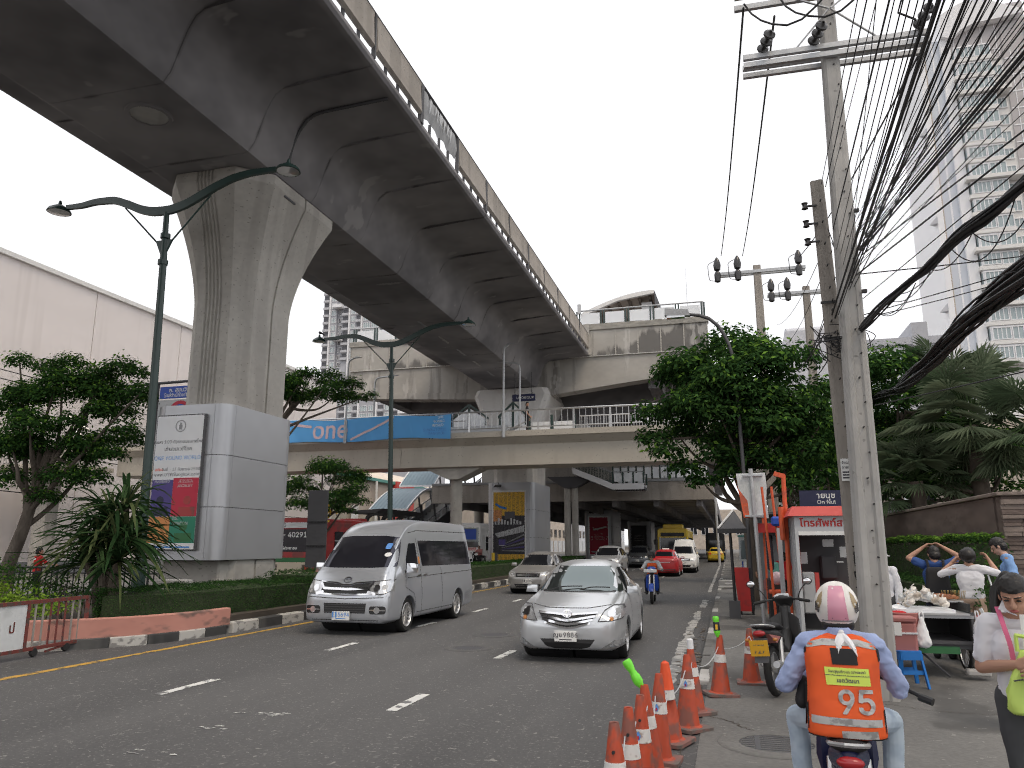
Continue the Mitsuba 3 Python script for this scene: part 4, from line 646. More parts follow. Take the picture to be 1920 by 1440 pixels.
for z in (8.26, 7.8, 7.42): add(FB+'__back_rail', tube([(-33.4, 38.6, z), (-13.2, 38.6, z)], .03, 6), 'stainless'); add(FB+'__back_rail', tube([(-7.0, 38.6, z), (1.5, 38.6, z)], .03, 6), 'stainless')
for i in range(60):
    x = -6.9+i*.14; add(FB+'__back_baluster', box(x-.013, x+.013, 38.58, 38.62, 7.25, 8.25), 'stainless')
for x, z in ((-14.85, 0), (-14.7, 0)): add(FB+'__rust_streak', box(x+.6, x+.65, 35.993, 35.999, 6.98, 7.22), 'bark')
def fcol(x, y, r=.30):
    add(FB+'__column', cyl((x, y, 0), (x, y, 5.1), r, None, 18), 'concrete_pier', smooth=40)
    add(FB+'__column_head', xz([(x-1.5, 5.555), (x+1.5, 5.555), (x+.3, 5.0), (x-.3, 5.0)], y-.6, y+.6), 'concrete_pier')
fcol(-13.2, 37.3); fcol(-27.5, 37.3); fcol(1.2, 37.3, .28)
# stepped flight and screens from the bridge up to the station
for k in range(7): add(FB+'__step', box(-14.8, -11.3, 38.9+.28*k, 39.25+.28*k, 7.25+.15*k, 7.38+.15*k), 'light_grey')
add(FB+'__stair_slab', hull([(-14.9, 38.75, 7.2), (-11.2, 38.75, 7.2), (-14.9, 41, 8.15), (-11.2, 41, 8.15), (-14.9, 38.75, 6.9), (-11.2, 38.75, 6.9), (-14.9, 41, 7.9), (-11.2, 41, 7.9)]), 'mid_grey')
add(FB+'__stair_landing', box(-15, -7, 41, 46.2, 7.9, 8.15), 'mid_grey')
add(FB+'__ramp_panel', hull([(-11.2, 38.72, 7.3), (-11.2, 38.74, 7.3), (-9.9, 38.72, 7.3), (-9.9, 38.74, 7.3), (-9.9, 38.72, 7.95), (-9.9, 38.74, 7.95), (-11.2, 38.72, 7.4), (-11.2, 38.74, 7.4)]), 'frosted')
add(FB+'__stair_handrail', tube([(-11.2, 38.7, 7.55), (-9.9, 38.7, 8.1)], .03, 6), 'stainless')
for x in (-9.7, -8.5, -7.3): add(FB+'__screen_post', box(x-.06, x+.06, 38.64, 38.72, 7.25, 8.4), 'green_pole')
for x in (-9.6, -8.4): add(FB+'__white_screen', box(x+.02, x+1.0, 38.66, 38.69, 7.3, 8.05), 'frosted')
for k, (x, s) in enumerate(((-13.9, 1.05), (-11.3, .8))):
    add(FB+'__gable_post', box(x-s, x-s+.08, 41.2, 41.3, 8.1, 8.9), 'green_pole'); add(FB+'__gable_post', box(x+s-.08, x+s, 41.2, 41.3, 8.1, 8.9), 'green_pole'); add(FB+'__gable_post', box(x-.05, x+.05, 41.2, 41.3, 8.1, 9.6), 'green_pole')
    add(FB+'__gable_rafter', bar((x-s-.1, 41.25, 8.8), (x, 41.25, 9.65), .1), 'green_pole'); add(FB+'__gable_rafter', bar((x+s+.1, 41.25, 8.8), (x, 41.25, 9.65), .1), 'green_pole')
    add(FB+'__gable_glass', xz([(x-s+.1, 8.2), (x-.08, 8.2), (x-.08, 9.4), (x-s+.1, 8.8)], 41.24, 41.26), 'frosted'); add(FB+'__gable_glass', xz([(x+.08, 8.2), (x+s-.1, 8.2), (x+s-.1, 8.8), (x+.08, 9.4)], 41.24, 41.26), 'frosted')
SG = thing('hanging_sign', 'small dark blue station sign hung below the viaduct before the white pier head', 'sign')
add(SG+'__board', box(-11.55, -10.2, 42.0, 42.1, 9.85, 10.25), 'sign_navy'); add(SG+'__text', TR(lettering('UDOM SUK', .14), (1, 0, 0), (0, 0, 1), (0, -1, 0), (-11.3, 41.998, 9.98)), 'white_matte')
for x in (-11.4, -10.4): add(SG+'__hanger', box(x-.02, x+.02, 42.03, 42.07, 10.25, 11.5), 'dark_grey')
# banner tied to the railing
def banner_y(x, z): return 35.93+.035*np.sin(x*2.3+z*2)+.02*np.sin(x*7+3*z)-.07*np.clip((8.2-z), 0, 1)*np.abs(np.sin(x*.9))
BN = thing('banner', 'long sky blue cloth banner tied along the footbridge railing', 'banner')
def cloth(poly, off, key, b):
    P = sg.Polygon(poly) if not hasattr(poly, 'geom_type') else poly; ms = []
    for g in (P.geoms if hasattr(P, 'geoms') else [P]):
        a = g.bounds
        for xx in np.arange(math.floor(a[0]/.18)*.18, a[2], .18):
            c = g.intersection(sg.box(xx, a[1]-1, xx+.18, a[3]+1))
            if c.is_empty or c.area < 1e-6: continue
            v, f = trimesh.creation.triangulate_polygon(c, engine='earcut') if c.geom_type == 'Polygon' else (None, None)
            if v is not None: ms.append(tm(np.c_[v[:, 0], banner_y(v[:, 0], v[:, 1])-off, v[:, 1]], f))
    return add(key, cat(ms), b)
def bedge(x, top): return (8.20 if top else 7.02)+.05*np.sin(x*1.1+top)
xs = np.arange(-24.5, -13.0, .15); g = grid(0, 1, 0, 1, len(xs)-1, 8); v = g.vertices
X = -24.5+v[:, 0]*11.45; Z = bedge(X, 0)+v[:, 1]*(bedge(X, 1)-bedge(X, 0)); Z += np.where(X > -13.6, .12*(v[:, 1]-.5)*(X+13.6), 0)
add(BN+'__cloth', tm(np.c_[X, banner_y(X, Z), Z], g.faces), 'banner_blue', smooth=True)
def bl(s, x, z, h, b, bold=False):
    m = lettering(s, h, bold, .002); w = m.bounds; m = mv(m, x-w[0, 0], z); v = m.vertices; add(BN+'__lettering', tm(np.c_[v[:, 0], banner_y(v[:, 0], v[:, 1])-.012-v[:, 2], v[:, 1]], m.faces), b)
bl('one', -20.75, 7.22, .86, 'banner_pink', True)
for k, s in enumerate(('ONE', 'YOUNG', 'WORLD')): bl(s, -13.25-(.52, .78, .84)[k], 8.0-.2*k, .13, 'white_matte')
for k, s in enumerate(('SUMMIT 2015', 'BANGKOK')): bl(s, -13.3-(1.25, .95)[k], 7.38-.19*k, .13, 'print_blue')
cloth(sg.LineString([(-18.5, 7.1), (-17.4, 7.6), (-16.2, 8.15)]).buffer(.06), .014, BN+'__pink_ribbon', 'banner_pink')
cloth(sg.LineString([(-22.3, 8.1), (-21.6, 7.95), (-20.9, 7.85)]).buffer(.07), .014, BN+'__pink_ribbon', 'banner_pink')
# lamp posts standing on the bridge
def bridge_lamp(x, y, zt, arm, label, z0=7.25):
    t = thing('bridge_lamp', label, 'lamp post', 'thin grey lamp posts on the footbridge')
    add(t+'__pole', tube([(x, y, z0), (x, y, z0+1.2)], .085, 10), 'galvanised'); d = 1 if arm > 0 else -1
    add(t+'__shaft', tube([(x, y, z0+1.15), (x, y, zt-.35), (x+.05*d, y, zt-.12), (x+.2*d, y, zt-.02), (x+arm, y, zt+.05)], .05, 8), 'galvanised', smooth=50)
    add(t+'__lamp_head', hull([(x+arm-.15*d, y-.09, zt+.02), (x+arm-.15*d, y+.09, zt+.02), (x+arm+.35*d, y-.06, zt+.05), (x+arm+.35*d, y+.06, zt+.05), (x+arm, y, zt+.11)]), 'mid_grey')
bridge_lamp(-18.85, 35.85, 11.4, .42, 'grey lamp post on the bridge rising through the blue banner', 6.9); bridge_lamp(-10.3, 35.85, 11.55, .3, 'front lamp post on the bridge before the white pier head', 6.9)
bridge_lamp(-18.7, 38.8, 11.0, 1.1, 'rear lamp post on the bridge with a long arm, left of the green street lamp'); bridge_lamp(-10.25, 38.8, 11.35, -.9, 'rear lamp post on the bridge with a curved top, before the pier head')
# stair flight at the far left end of the bridge
FS = thing('bridge_stairs', 'railed stair flight at the left end of the footbridge seen behind the tree', 'stairs')
add(FS+'__landing', box(-37.5, -33.6, 35.8, 38.6, 6.9, 7.2), 'beige_paint'); add(FS+'__landing', box(-37.8, -33.0, 32.2, 35.7, 5.7, 5.95), 'beige_paint')
for z in (8.2, 7.7): add(FS+'__rail', tube([(-37.4, 36, z), (-33.6, 36, z)], .04, 6), 'stainless'); add(FS+'__rail', tube([(-37.5, 32.3, z-.95), (-35.2, 32.3, z-.95), (-33.1, 32.3, z+.2), (-31.5, 33, z-.95)], .04, 6), 'stainless')
for k in range(22): x = -37.4+.18*k; add(FS+'__baluster', box(x-.016, x+.016, 35.98, 36.02, 7.2, 8.2), 'stainless'); add(FS+'__baluster', box(x-.016, x+.016, 32.28, 32.32, 5.95, 7.2), 'stainless')
add(FS+'__column', box(-36, -35.2, 33.6, 34.4, 0, 6.9), 'concrete_pier')
# ---------------------------------------------------------------- covered stair and shelter on the far pavement
CS = thing('covered_stairs', 'dark framed stair with ribbed blue canopies climbing to the station', 'stairs')
s0, s1 = A(58, .3), A(81, 7.7)
for x in (-28.4, -25.7):
    add(CS+'__stringer', yz([tuple(s0+A(0, .7)), tuple(s1+A(0, .7)), tuple(s1+A(0, -.5)), tuple(s0+A(0, -.5))], x-.06, x+.06), 'dark_grey')
    for k in range(9):
        a = s0+(s1-s0)*(k+.15)/9; b = s0+(s1-s0)*(k+.85)/9; add(CS+'__side_glass', yz([(a[0], a[1]+.75), (b[0], b[1]+.75), (b[0], b[1]+1.25), (a[0], a[1]+1.25)], x+.0, x+.03), 'frosted')
    add(CS+'__handrail', bar((x, s0[0], s0[1]+1.35), (x, s1[0], s1[1]+1.35), .09), 'dark_grey')
    for k in range(8): a = s0+(s1-s0)*(k+.2)/8; add(CS+'__post', bar((x, a[0], a[1]), (x, a[0]-.9, a[1]+2.9), .14), 'dark_grey')
for k in range(24): a = s0+(s1-s0)*k/24; add(CS+'__step', box(-28.3, -25.8, a[0], a[0]+.99, a[1]-.1, a[1]+.28), 'mid_grey')
def canopy(y0, z0, y1, z1, bulge):
    t = np.linspace(0, 1, 14); yy = y0+(y1-y0)*t; zz = z0+(z1-z0)*t+bulge*np.sin(np.pi*t)
    for k in range(9):
        xa = -28.6+k*.36; add(CS+'__canopy_sheet', loft([[(xa+.015, y, z+.03), (xa+.345, y, z+.03), (xa+.345, y, z), (xa+.015, y, z)] for y, z in zip(yy, zz)]), 'roof_blue')
        add(CS+'__canopy_seam', tube(np.c_[yy*0+xa, yy, zz+.03], .03, 5), 'roof_blue')
    for x in (-28.66, -25.3): add(CS+'__canopy_edge', loft([[(x-.06, y, z+.09), (x+.06, y, z+.09), (x+.06, y, z-.09), (x-.06, y, z-.09)] for y, z in zip(yy, zz)]), 'tower_white')
    for i in (0, -1): add(CS+'__canopy_edge', box(-28.6, -25.3, yy[i]-.06, yy[i]+.06, zz[i]-.08, zz[i]+.08), 'tower_white')
canopy(59.3, 4.6, 67.2, 6.75, .75); canopy(65.4, 7.0, 69.5, 9.3, .25)
add(CS+'__landing_slab', box(-28.6, -25.2, 81, 92, 7.3, 8.5), 'mid_grey'); add(CS+'__red_panel', box(-25.19, -25.15, 81.2, 91, 7.0, 7.7), 'bus_red'); add(CS+'__landing_column', cyl((-27, 84, 0), (-27, 84, 7.3), .55, None, 16), 'concrete_pier', smooth=40)
for k in range(8): add(CS+'__landing_post', box(-25.2, -25.1, 81.5+1.3*k, 81.6+1.3*k, 8.5, 10.4), 'green_pole')
BS = thing('bus_shelter', 'dark flat roofed bus shelter on curved legs beyond the red bus', 'bus shelter')
add(BS+'__roof', hull([(-26.6, 51, 4.15), (-23.6, 51, 4.3), (-26.6, 59, 4.15), (-23.6, 59, 4.3), (-26.4, 51.1, 4.0), (-24.2, 51.1, 4.0), (-26.4, 58.9, 4.0), (-24.2, 58.9, 4.0)]), 'dark_grey')
for y in (52.2, 54.9, 57.6): add(BS+'__leg', tube(spline([(-24.2, y-.9, 4.0), (-25.2, y-.3, 3.7), (-25.5, y, 3.0), (-25.5, y, .1)], 10), [.16]*10, 8), 'dark_grey')
# ---------------------------------------------------------------- green street lamps on the median
def street_lamp(y, label):
    t = thing('street_lamp', label, 'street lamp', 'dark green twin arm street lamps on the median'); X = -13.05; n = -.22
    P = lambda x, z: (x, y, z)
    add(t+'__base', tube([P(X, .3), P(X, 1.2), P(X, 1.25)], [.15, .15, .11], 12), 'green_pole')
    add(t+'__pole', tube([P(X, 1.2), P(X+n*.8, 8.6), P(X+n, 10.0)], [.11, .085, .065], 12), 'green_pole', smooth=50)
    C = [(-16.45, 10.53), (-16.0, 10.52), (-15.5, 10.57), (-15.0, 10.55), (-14.5, 10.38), (-14.0, 10.16), (-13.6, 10.07), (-13.25, 10.06), (-12.8, 10.14), (-12.3, 10.34), (-11.8, 10.56), (-11.3, 10.71), (-10.8, 10.77), (-10.3, 10.77), (-10.05, 10.76)]
    q = spline([P(*c) for c in C], 40); S = []
    for i, p in enumerate(q):
        d = q[min(i+1, 39)]-q[max(i-1, 0)]; d /= np.linalg.norm(d); nn = A(-d[2], 0, d[0]); h = .055+.055*math.sin(math.pi*i/39); S.append([p+nn*h+A(0, .045, 0), p+nn*h-A(0, .045, 0), p-nn*h-A(0, .045, 0), p-nn*h+A(0, .045, 0)])
    add(t+'__arm', loft(S), 'green_pole')
    for x, z, s in ((-16.7, 10.48, -1), (-9.85, 10.72, 1)):
        h = add(t+'__lamp_head', mv(lathe([(0, .27), (.03, .27), (.05, .17), (.13, .12), (.26, .03), (.30, -.05), (.27, -.06)], 20), x, y, z), 'green_pole', smooth=40)
        add(h+'__lens', mv(lathe([(0, -.09), (.16, -.075), (.27, -.055)], 20), x, y, z), 'lamp_clear', smooth=60)
    pl = (X+n*.93, 9.05)
    add(t+'__bracket', xz([(pl[0]-.24, pl[1]+.2), (pl[0]+.24, pl[1]+.2), (pl[0]+.05, pl[1]-.2), (pl[0]-.05, pl[1]-.2)], y-.03, y+.03), 'green_pole')
    for c in ((-14.55, 10.28), (-12.0, 10.32)): add(t+'__brace', cyl(P(pl[0]+(.2 if c[0] > X else -.2), pl[1]+.15), P(*c), .022, None, 6), 'green_pole')
    for z in (8.6, 9.3): add(t+'__collar', tube([P(X+n*.85, z), P(X+n*.85, z+.12)], .12, 12), 'green_pole')
    return t
street_lamp(15.2, 'nearest green twin arm street lamp, before the concrete pier'); street_lamp(29.0, 'second green twin arm street lamp, before the footbridge banner')
b = thing('bird', 'small dark bird perched on the left lamp of the second street lamp', 'bird')
add(b+'__body', blob(chain([(-16.72, 29, 10.86, .035), (-16.68, 29, 10.83, .06), (-16.58, 29, 10.79, .035), (-16.45, 29, 10.70, .012)]), .02, 4), 'black_plastic', smooth=True)
# cobra-head lamp over the tree
t = thing('road_lamp', 'grey road lamp reaching out over the top of the big tree', 'street lamp')
add(t+'__pole', tube(spline([(.55, 22, .1), (.5, 22, 5), (.42, 22, 6.9), (.1, 22, 7.85), (-.3, 22, 8.2), (-.75, 22, 8.3)], 30), .05, 8), 'dark_grey', smooth=True)
add(t+'__head', hull([(-.7, 21.9, 8.25), (-.7, 22.1, 8.25), (-.75, 21.86, 8.42), (-.75, 22.14, 8.42), (-1.4, 21.84, 8.5), (-1.4, 22.16, 8.5), (-1.42, 21.88, 8.3), (-1.42, 22.12, 8.3)]), 'light_grey'); add(t+'__lens', box(-1.36, -.85, 21.9, 22.1, 8.22, 8.29), 'lamp_clear')
# ---------------------------------------------------------------- concrete utility poles, cross arms and insulators
def hpole(p0, p1, w0, w1, d0, d1, rec, b, key, a=0, z_rec=99):
    S = []
    for z in np.r_[np.linspace(0, 1, 9)]:
        c = A(*p0)+(A(*p1)-A(*p0))*z; w = w0+(w1-w0)*z; d = d0+(d1-d0)*z; r = rec if c[2] < z_rec else 0.004; ca, sn = math.cos(a), math.sin(a)
        o = [(-w/2, -d/2+.03), (-w/2+.03, -d/2), (-w*.22, -d/2), (-w*.14, -d/2+r), (w*.14, -d/2+r), (w*.22, -d/2), (w/2-.03, -d/2), (w/2, -d/2+.03), (w/2, d/2-.03), (w/2-.03, d/2), (-w/2+.03, d/2), (-w/2, d/2-.03)]
        S.append([(c[0]+x*ca-y*sn, c[1]+x*sn+y*ca, c[2]) for x, y in o])
    return add(key, loft(S), b)
UP = thing('utility_pole', 'tall pale concrete utility pole with two cross arms, beside the food cart', 'utility pole')
hpole((1.62, 10.2, 0), (1.735, 10.2, 10.5), .335, .175, .27, .165, .032, 'pole_conc', UP+'__shaft', .1, 5.0)
for k in range(28): z = 1.3+.31*k; add(UP+'__bolt_hole', cyl((1.61+.0118*z+.07*(1 if k % 2 else .4), 10.2-.15+.005*z, z), (1.61+.0118*z+.07*(1 if k % 2 else .4), 10.1+.005*z, z), .011, None, 6), 'black_plastic')
for z in (8.25, 8.37):
    add(UP+'__cross_arm', obox((1.746, 10.06, z), (1.175, .026, -.0), (0, .03, 0), (0, 0, .036)), 'galvanised'); add(UP+'__cross_arm', obox((1.746, 10.36, z+.03), (1.175, .026, 0), (0, .03, 0), (0, 0, .032)), 'galvanised')
add(UP+'__cross_arm', obox((1.41, 10.08, 9.37), (.9, .02, 0), (0, .03, 0), (0, 0, .04)), 'galvanised'); add(UP+'__cross_arm', obox((1.41, 10.34, 9.37), (.9, .02, 0), (0, .03, 0), (0, 0, .04)), 'galvanised')
for p, q in (((1.25, 10.08, 8.4), (1.73, 10.06, 8.94)), ((2.31, 10.08, 8.4), (1.75, 10.06, 8.94)), ((1.75, 10.05, 8.94), (2.25, 10.08, 9.32)), ((1.73, 10.05, 8.94), (1.09, 10.08, 9.32))): add(UP+'__brace', bar(p, q, .032, .013), 'galvanised')
def insulator(key, p, d, n=3, r=.082):
    p, d = A(*p), A(*d)/np.linalg.norm(d); x, y = frame(d)
    for k in range(n):
        m = lathe([(.013, -.058), (r*.75, -.04), (r, -.013), (r*.96, .01), (.04, .03), (.02, .058)], 14); o = p+d*(.122*k); v = m.vertices
        add(key, tm(o+v[:, :1]*x+v[:, 1:2]*y+v[:, 2:]*d, m.faces), 'porcelain', smooth=50)
for x in (.84, 1.50, 2.80): insulator(UP+'__insulator', (x, 10.03, 8.47), (.32, -.9, .22))
for x in (.61, 1.12): insulator(UP+'__insulator', (x, 10.08, 9.45), (0, .3, .2), 1, .06)
for P in ([(.64, 10.14, 9.3), (.96, 9.95, 8.78), (1.25, 9.8, 8.62), (1.67, 9.63, 8.88), (2.12, 9.12, 9.3), (2.9, 5.1, 9.75)], [(1.12, 10.14, 9.3), (1.35, 9.95, 8.85), (1.73, 9.8, 8.65), (2.12, 9.63, 8.84), (2.7, 9.0, 9.36), (3.3, 5.1, 9.75)], [(2.76, 10.0, 8.52), (2.54, 10.0, 8.72), (2.76, 9.9, 8.88), (3.15, 9.7, 8.56), (3.6, 9.25, 8.9), (4.2, 5.1, 9.5)]): add(UP+'__jumper_wire', tube(spline(P, 30), .014, 6), 'cable', smooth=True)
for z in (5.44, 5.95, 4.86): add(UP+'__wire_clamp', box(1.80, 1.86, 10.05, 10.10, z, z+.04), 'black_plastic')
U2 = thing('utility_pole', 'shorter buff concrete utility pole tight behind the tall one', 'utility pole')
hpole((1.585, 10.62, 0), (1.457, 10.6, 6.67), .27, .167, .2, .14, .006, 'pole_conc_warm', U2+'__shaft', -.25)
for k in range(14): z = 2.3+.31*k; add(U2+'__bolt_hole', cyl((1.585-.0192*z, 10.49, z), (1.585-.0192*z, 10.42, z), .011, None, 6), 'black_plastic')
for z in (5.76, 6.02, 6.28):
    add(U2+'__spool_bracket', box(1.25, 1.42, 10.5, 10.53, z, z+.02), 'black_plastic'); add(U2+'__spool', mv(lathe([(.02, -.052), (.045, -.04), (.03, -.013), (.03, .013), (.045, .04), (.02, .052)], 10), 1.265, 10.51, z+.013), 'porcelain')
for z in (4.88, 4.39): add(U2+'__strap', box(1.36, 1.645, 10.485, 10.50, z, z+.035), 'black_plastic')
add(U2+'__junction_box', box(1.55, 1.62, 10.43, 10.5, 4.05, 4.13), 'black_plastic')
NB = thing('notice', 'small pasted paper notice on the buff utility pole', 'notice'); add(NB+'__sheet', box(1.43, 1.585, 10.475, 10.48, 2.54, 2.82), 'white_matte')
for k, s in enumerate(('จำนอง', 'ขายที่ดิน')): add(NB+'__lettering', TR(lettering(s, .034), (1, 0, 0), (0, 0, 1), (0, -1, 0), (1.44, 10.473, 2.755-.06*k)), 'print_dark')
for k in range(3): add(NB+'__print_line', box(1.445, 1.57, 10.472, 10.4745, 2.57+.035*k, 2.59+.035*k), 'print_dark')
GR = thing('graffiti', 'black spray scrawl near the foot of the buff utility pole', 'graffiti'); g = np.random.default_rng(9)
for k in range(7): P = [(1.48+.10*g.random(), 10.468, 1.15+.11*k+.2*g.random()) for _ in range(5)]; add(GR+'__stroke', tube(spline(P, 24), .009, 4), 'black_plastic')
def far_pole(x, y, z, xa, xb, label, s):
    t = thing('utility_pole', label, 'utility pole'); hpole((x, y, 0), (x, y, z), .40, .28, .3, .24, .01, 'pole_conc_warm', t+'__shaft')
    for d in (-.13, .13): add(t+'__cross_arm', box(xa, xb, y+d-.04, y+d+.04, z-.32, z-.2), 'galvanised')
    for xx in s:
        add(t+'__arrester', mv(lathe([(.03, -.42), (.11, -.38), (.13, -.1), (.1, 0), (.05, .05), (.12, .1), (.15, .3), (.1, .5), (.03, .62)], 12), xx, y-.2, z-.2), 'porcelain', smooth=40)
        add(t+'__loop_wire', tube(spline([(xx, y-.2, z+.3), (xx-.35, y-.2, z+.1), (xx-.3, y-.2, z-.5), (xx, y-.2, z-.55)], 14), .014, 5), 'cable')
    return t
far_pole(1.68, 30, 12.45, .08, 3.45, 'utility pole with a level cross arm rising behind the tree', (.18, .95, 3.2)); far_pole(3.75, 33, 12.4, 2.2, 5.7, 'farthest leaning utility pole behind the tree, right of the other', (2.35, 3.0))
WIRES = [[1.458, 10.2, 6.448, 1.032, 2.148, 5.688, 0.007, 0.1], [1.507, 10.2, 6.403, 1.095, 2.067, 5.643, 0.009, 0.1], [1.56, 10.2, 6.397, 1.184, 2.087, 5.637, 0.006, 0.1], [1.551, 10.2, 5.795, 0.979, 0.532, 5.035, 0.011, 0.1], [1.566, 10.2, 5.497, 0.826, -0.246, 4.737, 0.006, 0.1], [1.605, 10.2, 5.419, 0.835, -0.426, 4.659, 0.007, 0.1], [1.625, 10.2, 5.271, 0.783, -0.804, 4.511, 0.006, 0.1], [1.446, 10.2, 4.64, 0.649, -2.455, 3.88, 0.016, 0.1], [1.48, 10.2, 4.594, 0.65, -2.559, 3.834, 0.018, 0.1], [1.522, 10.2, 4.634, 0.69, -2.44, 3.874, 0.008, 0.1], [1.664, 10.2, 4.979, 1.055, -1.447, 4.219, 0.013, 0.1], [1.674, 10.2, 4.942, 1.043, -1.539, 4.182, 0.009, 0.1], [1.714, 10.2, 5.118, 1.255, -1.033, 4.358, 0.008, 0.1], [1.751, 10.2, 5.259, 1.446, -0.621, 4.499, 0.012, 0.1], [1.795, 10.2, 5.473, 1.663, -0.019, 4.713, 0.007, 0.1], [1.826, 10.2, 5.689, 2.199, 0.675, 4.929, 0.009, 0.1], [1.867, 10.2, 5.714, 2.268, 0.766, 4.954, 0.008, 0.1], [1.908, 10.2, 5.754, 2.393, 1.117, 4.994, 0.007, 0.1], [1.915, 10.2, 5.68, 2.369, 1.114, 4.92, 0.01, 0.1], [1.924, 10.2, 5.642, 2.401, 1.268, 4.882, 0.007, 0.1], [1.936, 10.2, 5.633, 2.428, 1.39, 4.873, 0.01, 0.1], [1.869, 10.2, 5.523, 2.407, 1.217, 4.763, 0.021, 0.1], [1.846, 10.2, 5.467, 2.47, 1.386, 4.707, 0.012, 0.1], [1.814, 10.2, 5.253, 2.302, 0.925, 4.493, 0.008, 0.1], [1.866, 10.2, 5.407, 2.957, 3.011, 4.647, 0.012, 0.1], [1.739, 10.2, 5.115, 2.773, 2.288, 4.355, 0.013, 0.1], [1.858, 10.2, 5.908, 2.201, 1.226, 5.148, 0.006, 0.1], [1.82, 10.2, 5.838, 1.555, 0.865, 5.078, 0.006, 0.1], [1.842, 10.2, 5.798, 1.735, 0.822, 5.038, 0.005, 0.1], [1.828, 10.2, 4.821, 2.782, 2.633, 4.441, 0.008, 0.1], [1.822, 10.2, 4.609, 3.924, 6.345, 4.229, 0.009, 0.1], [1.842, 10.2, 3.44, 3.155, 4.829, 3.06, 0.01, 0.1], [1.744, 10.2, 5.478, 0.458, -0.35, 4.718, 0.005, 0.1], [1.688, 10.2, 5.265, 0.807, -0.797, 4.505, 0.006, 0.1], [1.766, 10.2, 5.586, 1.291, 0.152, 4.826, 0.006, 0.1], [1.826, 10.2, 5.689, 1.875, 0.586, 4.929, 0.005, 0.1], [1.868, 10.2, 5.575, 2.173, 0.442, 4.815, 0.006, 0.1], [1.895, 10.2, 5.594, 2.259, 0.772, 4.834, 0.005, 0.1], [1.777, 10.2, 5.112, 2.319, 0.973, 4.352, 0.006, 0.1], [1.774, 10.2, 5.22, 1.653, -0.654, 4.46, 0.006, 0.1], [1.833, 10.2, 5.323, 2.689, 2.139, 4.563, 0.005, 0.1], [1.639, 10.2, 4.981, 0.976, -1.469, 4.221, 0.006, 0.1], [1.526, 10.2, 4.847, 0.69, -1.908, 4.087, 0.006, 0.1], [1.871, 10.2, 5.465, 2.375, 1.161, 4.705, 0.014, 0.1], [1.727, 10.2, 4.973, 1.303, -1.377, 4.213, 0.01, 0.1]]
FAR = [[1.468, 10.4, 4.625, 2.328, 28.34, 7.838, 0.01, 0.1], [1.505, 10.4, 4.913, 2.549, 28.34, 7.781, 0.008, 0.1], [1.554, 10.4, 5.202, 2.729, 28.34, 7.726, 0.007, 0.1], [1.544, 10.4, 5.576, 2.237, 28.34, 8.738, 0.006, 0.1], [1.536, 10.4, 5.803, 2.142, 28.34, 9.553, 0.006, 0.1], [1.51, 10.4, 4.334, 2.908, 28.34, 7.641, 0.01, 0.1], [1.571, 10.4, 4.689, 3.1, 28.34, 7.78, 0.006, 0.1], [0.633, 10.2, 9.283, 0.36, 30.0, 12.994, 0.011, 0.15], [1.04, 10.2, 9.07, 1.169, 30.0, 12.91, 0.011, 0.15], [2.911, 10.2, 8.327, 3.293, 30.0, 12.69, 0.011, 0.15]]
B1 = [[1.587, 10.784, 4.28], [1.745, 10.219, 4.41], [1.858, 9.109, 4.41], [1.992, 7.777, 4.36], [2.019, 6.833, 4.3], [2.092, 6.272, 4.26], [2.129, 5.737, 4.22]]
B2 = [[3.675, 16.811, 5.0], [3.456, 13.798, 4.8], [3.215, 11.364, 4.65], [3.056, 9.524, 4.5], [3.0, 8.399, 4.4]]
G1 = 'overhead wires strung from the roadside poles towards the viewer'
for q in WIRES:
    p0, p1 = A(*q[:3]), A(*q[3:6]); k = (p0[1]+14)/(p0[1]-p1[1]); e = p0+(p1-p0)*k; r = q[6]; c = int(r > .0155)
    one('overhead_cable' if c else 'overhead_wire', tube(sag(p0, e, .08, 16), r*.66, 6), 'cable', 'thick black cable running from the roadside poles over the viewer' if c else 'thin black wire running from the roadside poles over the viewer', 'cable' if c else 'wire', ('thick cables' if c else 'thin wires')+' strung from the roadside poles over the viewer')
for q in FAR[:7]: one('service_wire', tube(sag(q[:3], q[3:6], .3, 12), q[6], 6), 'cable', 'thin black wire going down from the buff pole into the big tree', 'wire', 'wires running from the buff pole into the tree')
for q, s in zip(FAR[7:], ('leftmost long wire from the top cross arm to the far pole', 'second long wire from the top cross arm to the far pole', 'long wire from the right end of the cross arm to the far pole')): one('span_wire', tube(sag(q[:3], q[3:6], .25, 14), .016, 6), 'cable', s, 'wire')
def bundle(P, n, R, r, label, seed, key, tail=[]):
    g = np.random.default_rng(seed); t = thing('cable_bundle', label, 'cable bundle'); P = [A(*p) for p in P]; P.append(P[-1]+(P[-1]-P[-2])*9); P = tail+P; B = spline(P, 44)
    for k in range(n):
        a, b = g.uniform(0, 6.28, 2); s = np.linspace(0, 1, 44); rr = R*math.sqrt(g.random())*(1+.9*(meshkit.fbm(np.c_[s*9, s*0+k*3.7, s*0], 3, seed)-.5)*2); f = g.uniform(.5, 1.6)
        off = np.stack([rr*np.cos(a+f*6*s), 0*s, rr*np.sin(a+f*6*s)+.012*np.sin(25*s+b)], 1); add(t+'__strand', tube(B+off, r*g.uniform(.7, 1.4), 5), 'cable', smooth=True)
    return B
B = bundle(B1, 16, .036, .011, 'black bundle of cables tied to the two poles and rising to the right', 3, 1)
bundle(B2, 34, .12, .014, 'thickest black bundle of cables sagging from the palms to the right edge', 4, 2, [A(4.6, 26, 6.2), A(4.3, 21, 5.6)])
g = np.random.default_rng(12)
for k in range(9):
    i = int(g.integers(2, 26)); p = B[i]; q = B[min(i+5, 43)]; one('loose_wire', tube(sag(p, q+A(.04, 0, -.02), g.uniform(.08, .3), 14), .005, 5), 'cable', 'thin loose wire drooping from the cable bundle by the poles', 'wire', 'loose wires drooping from the cable bundle')
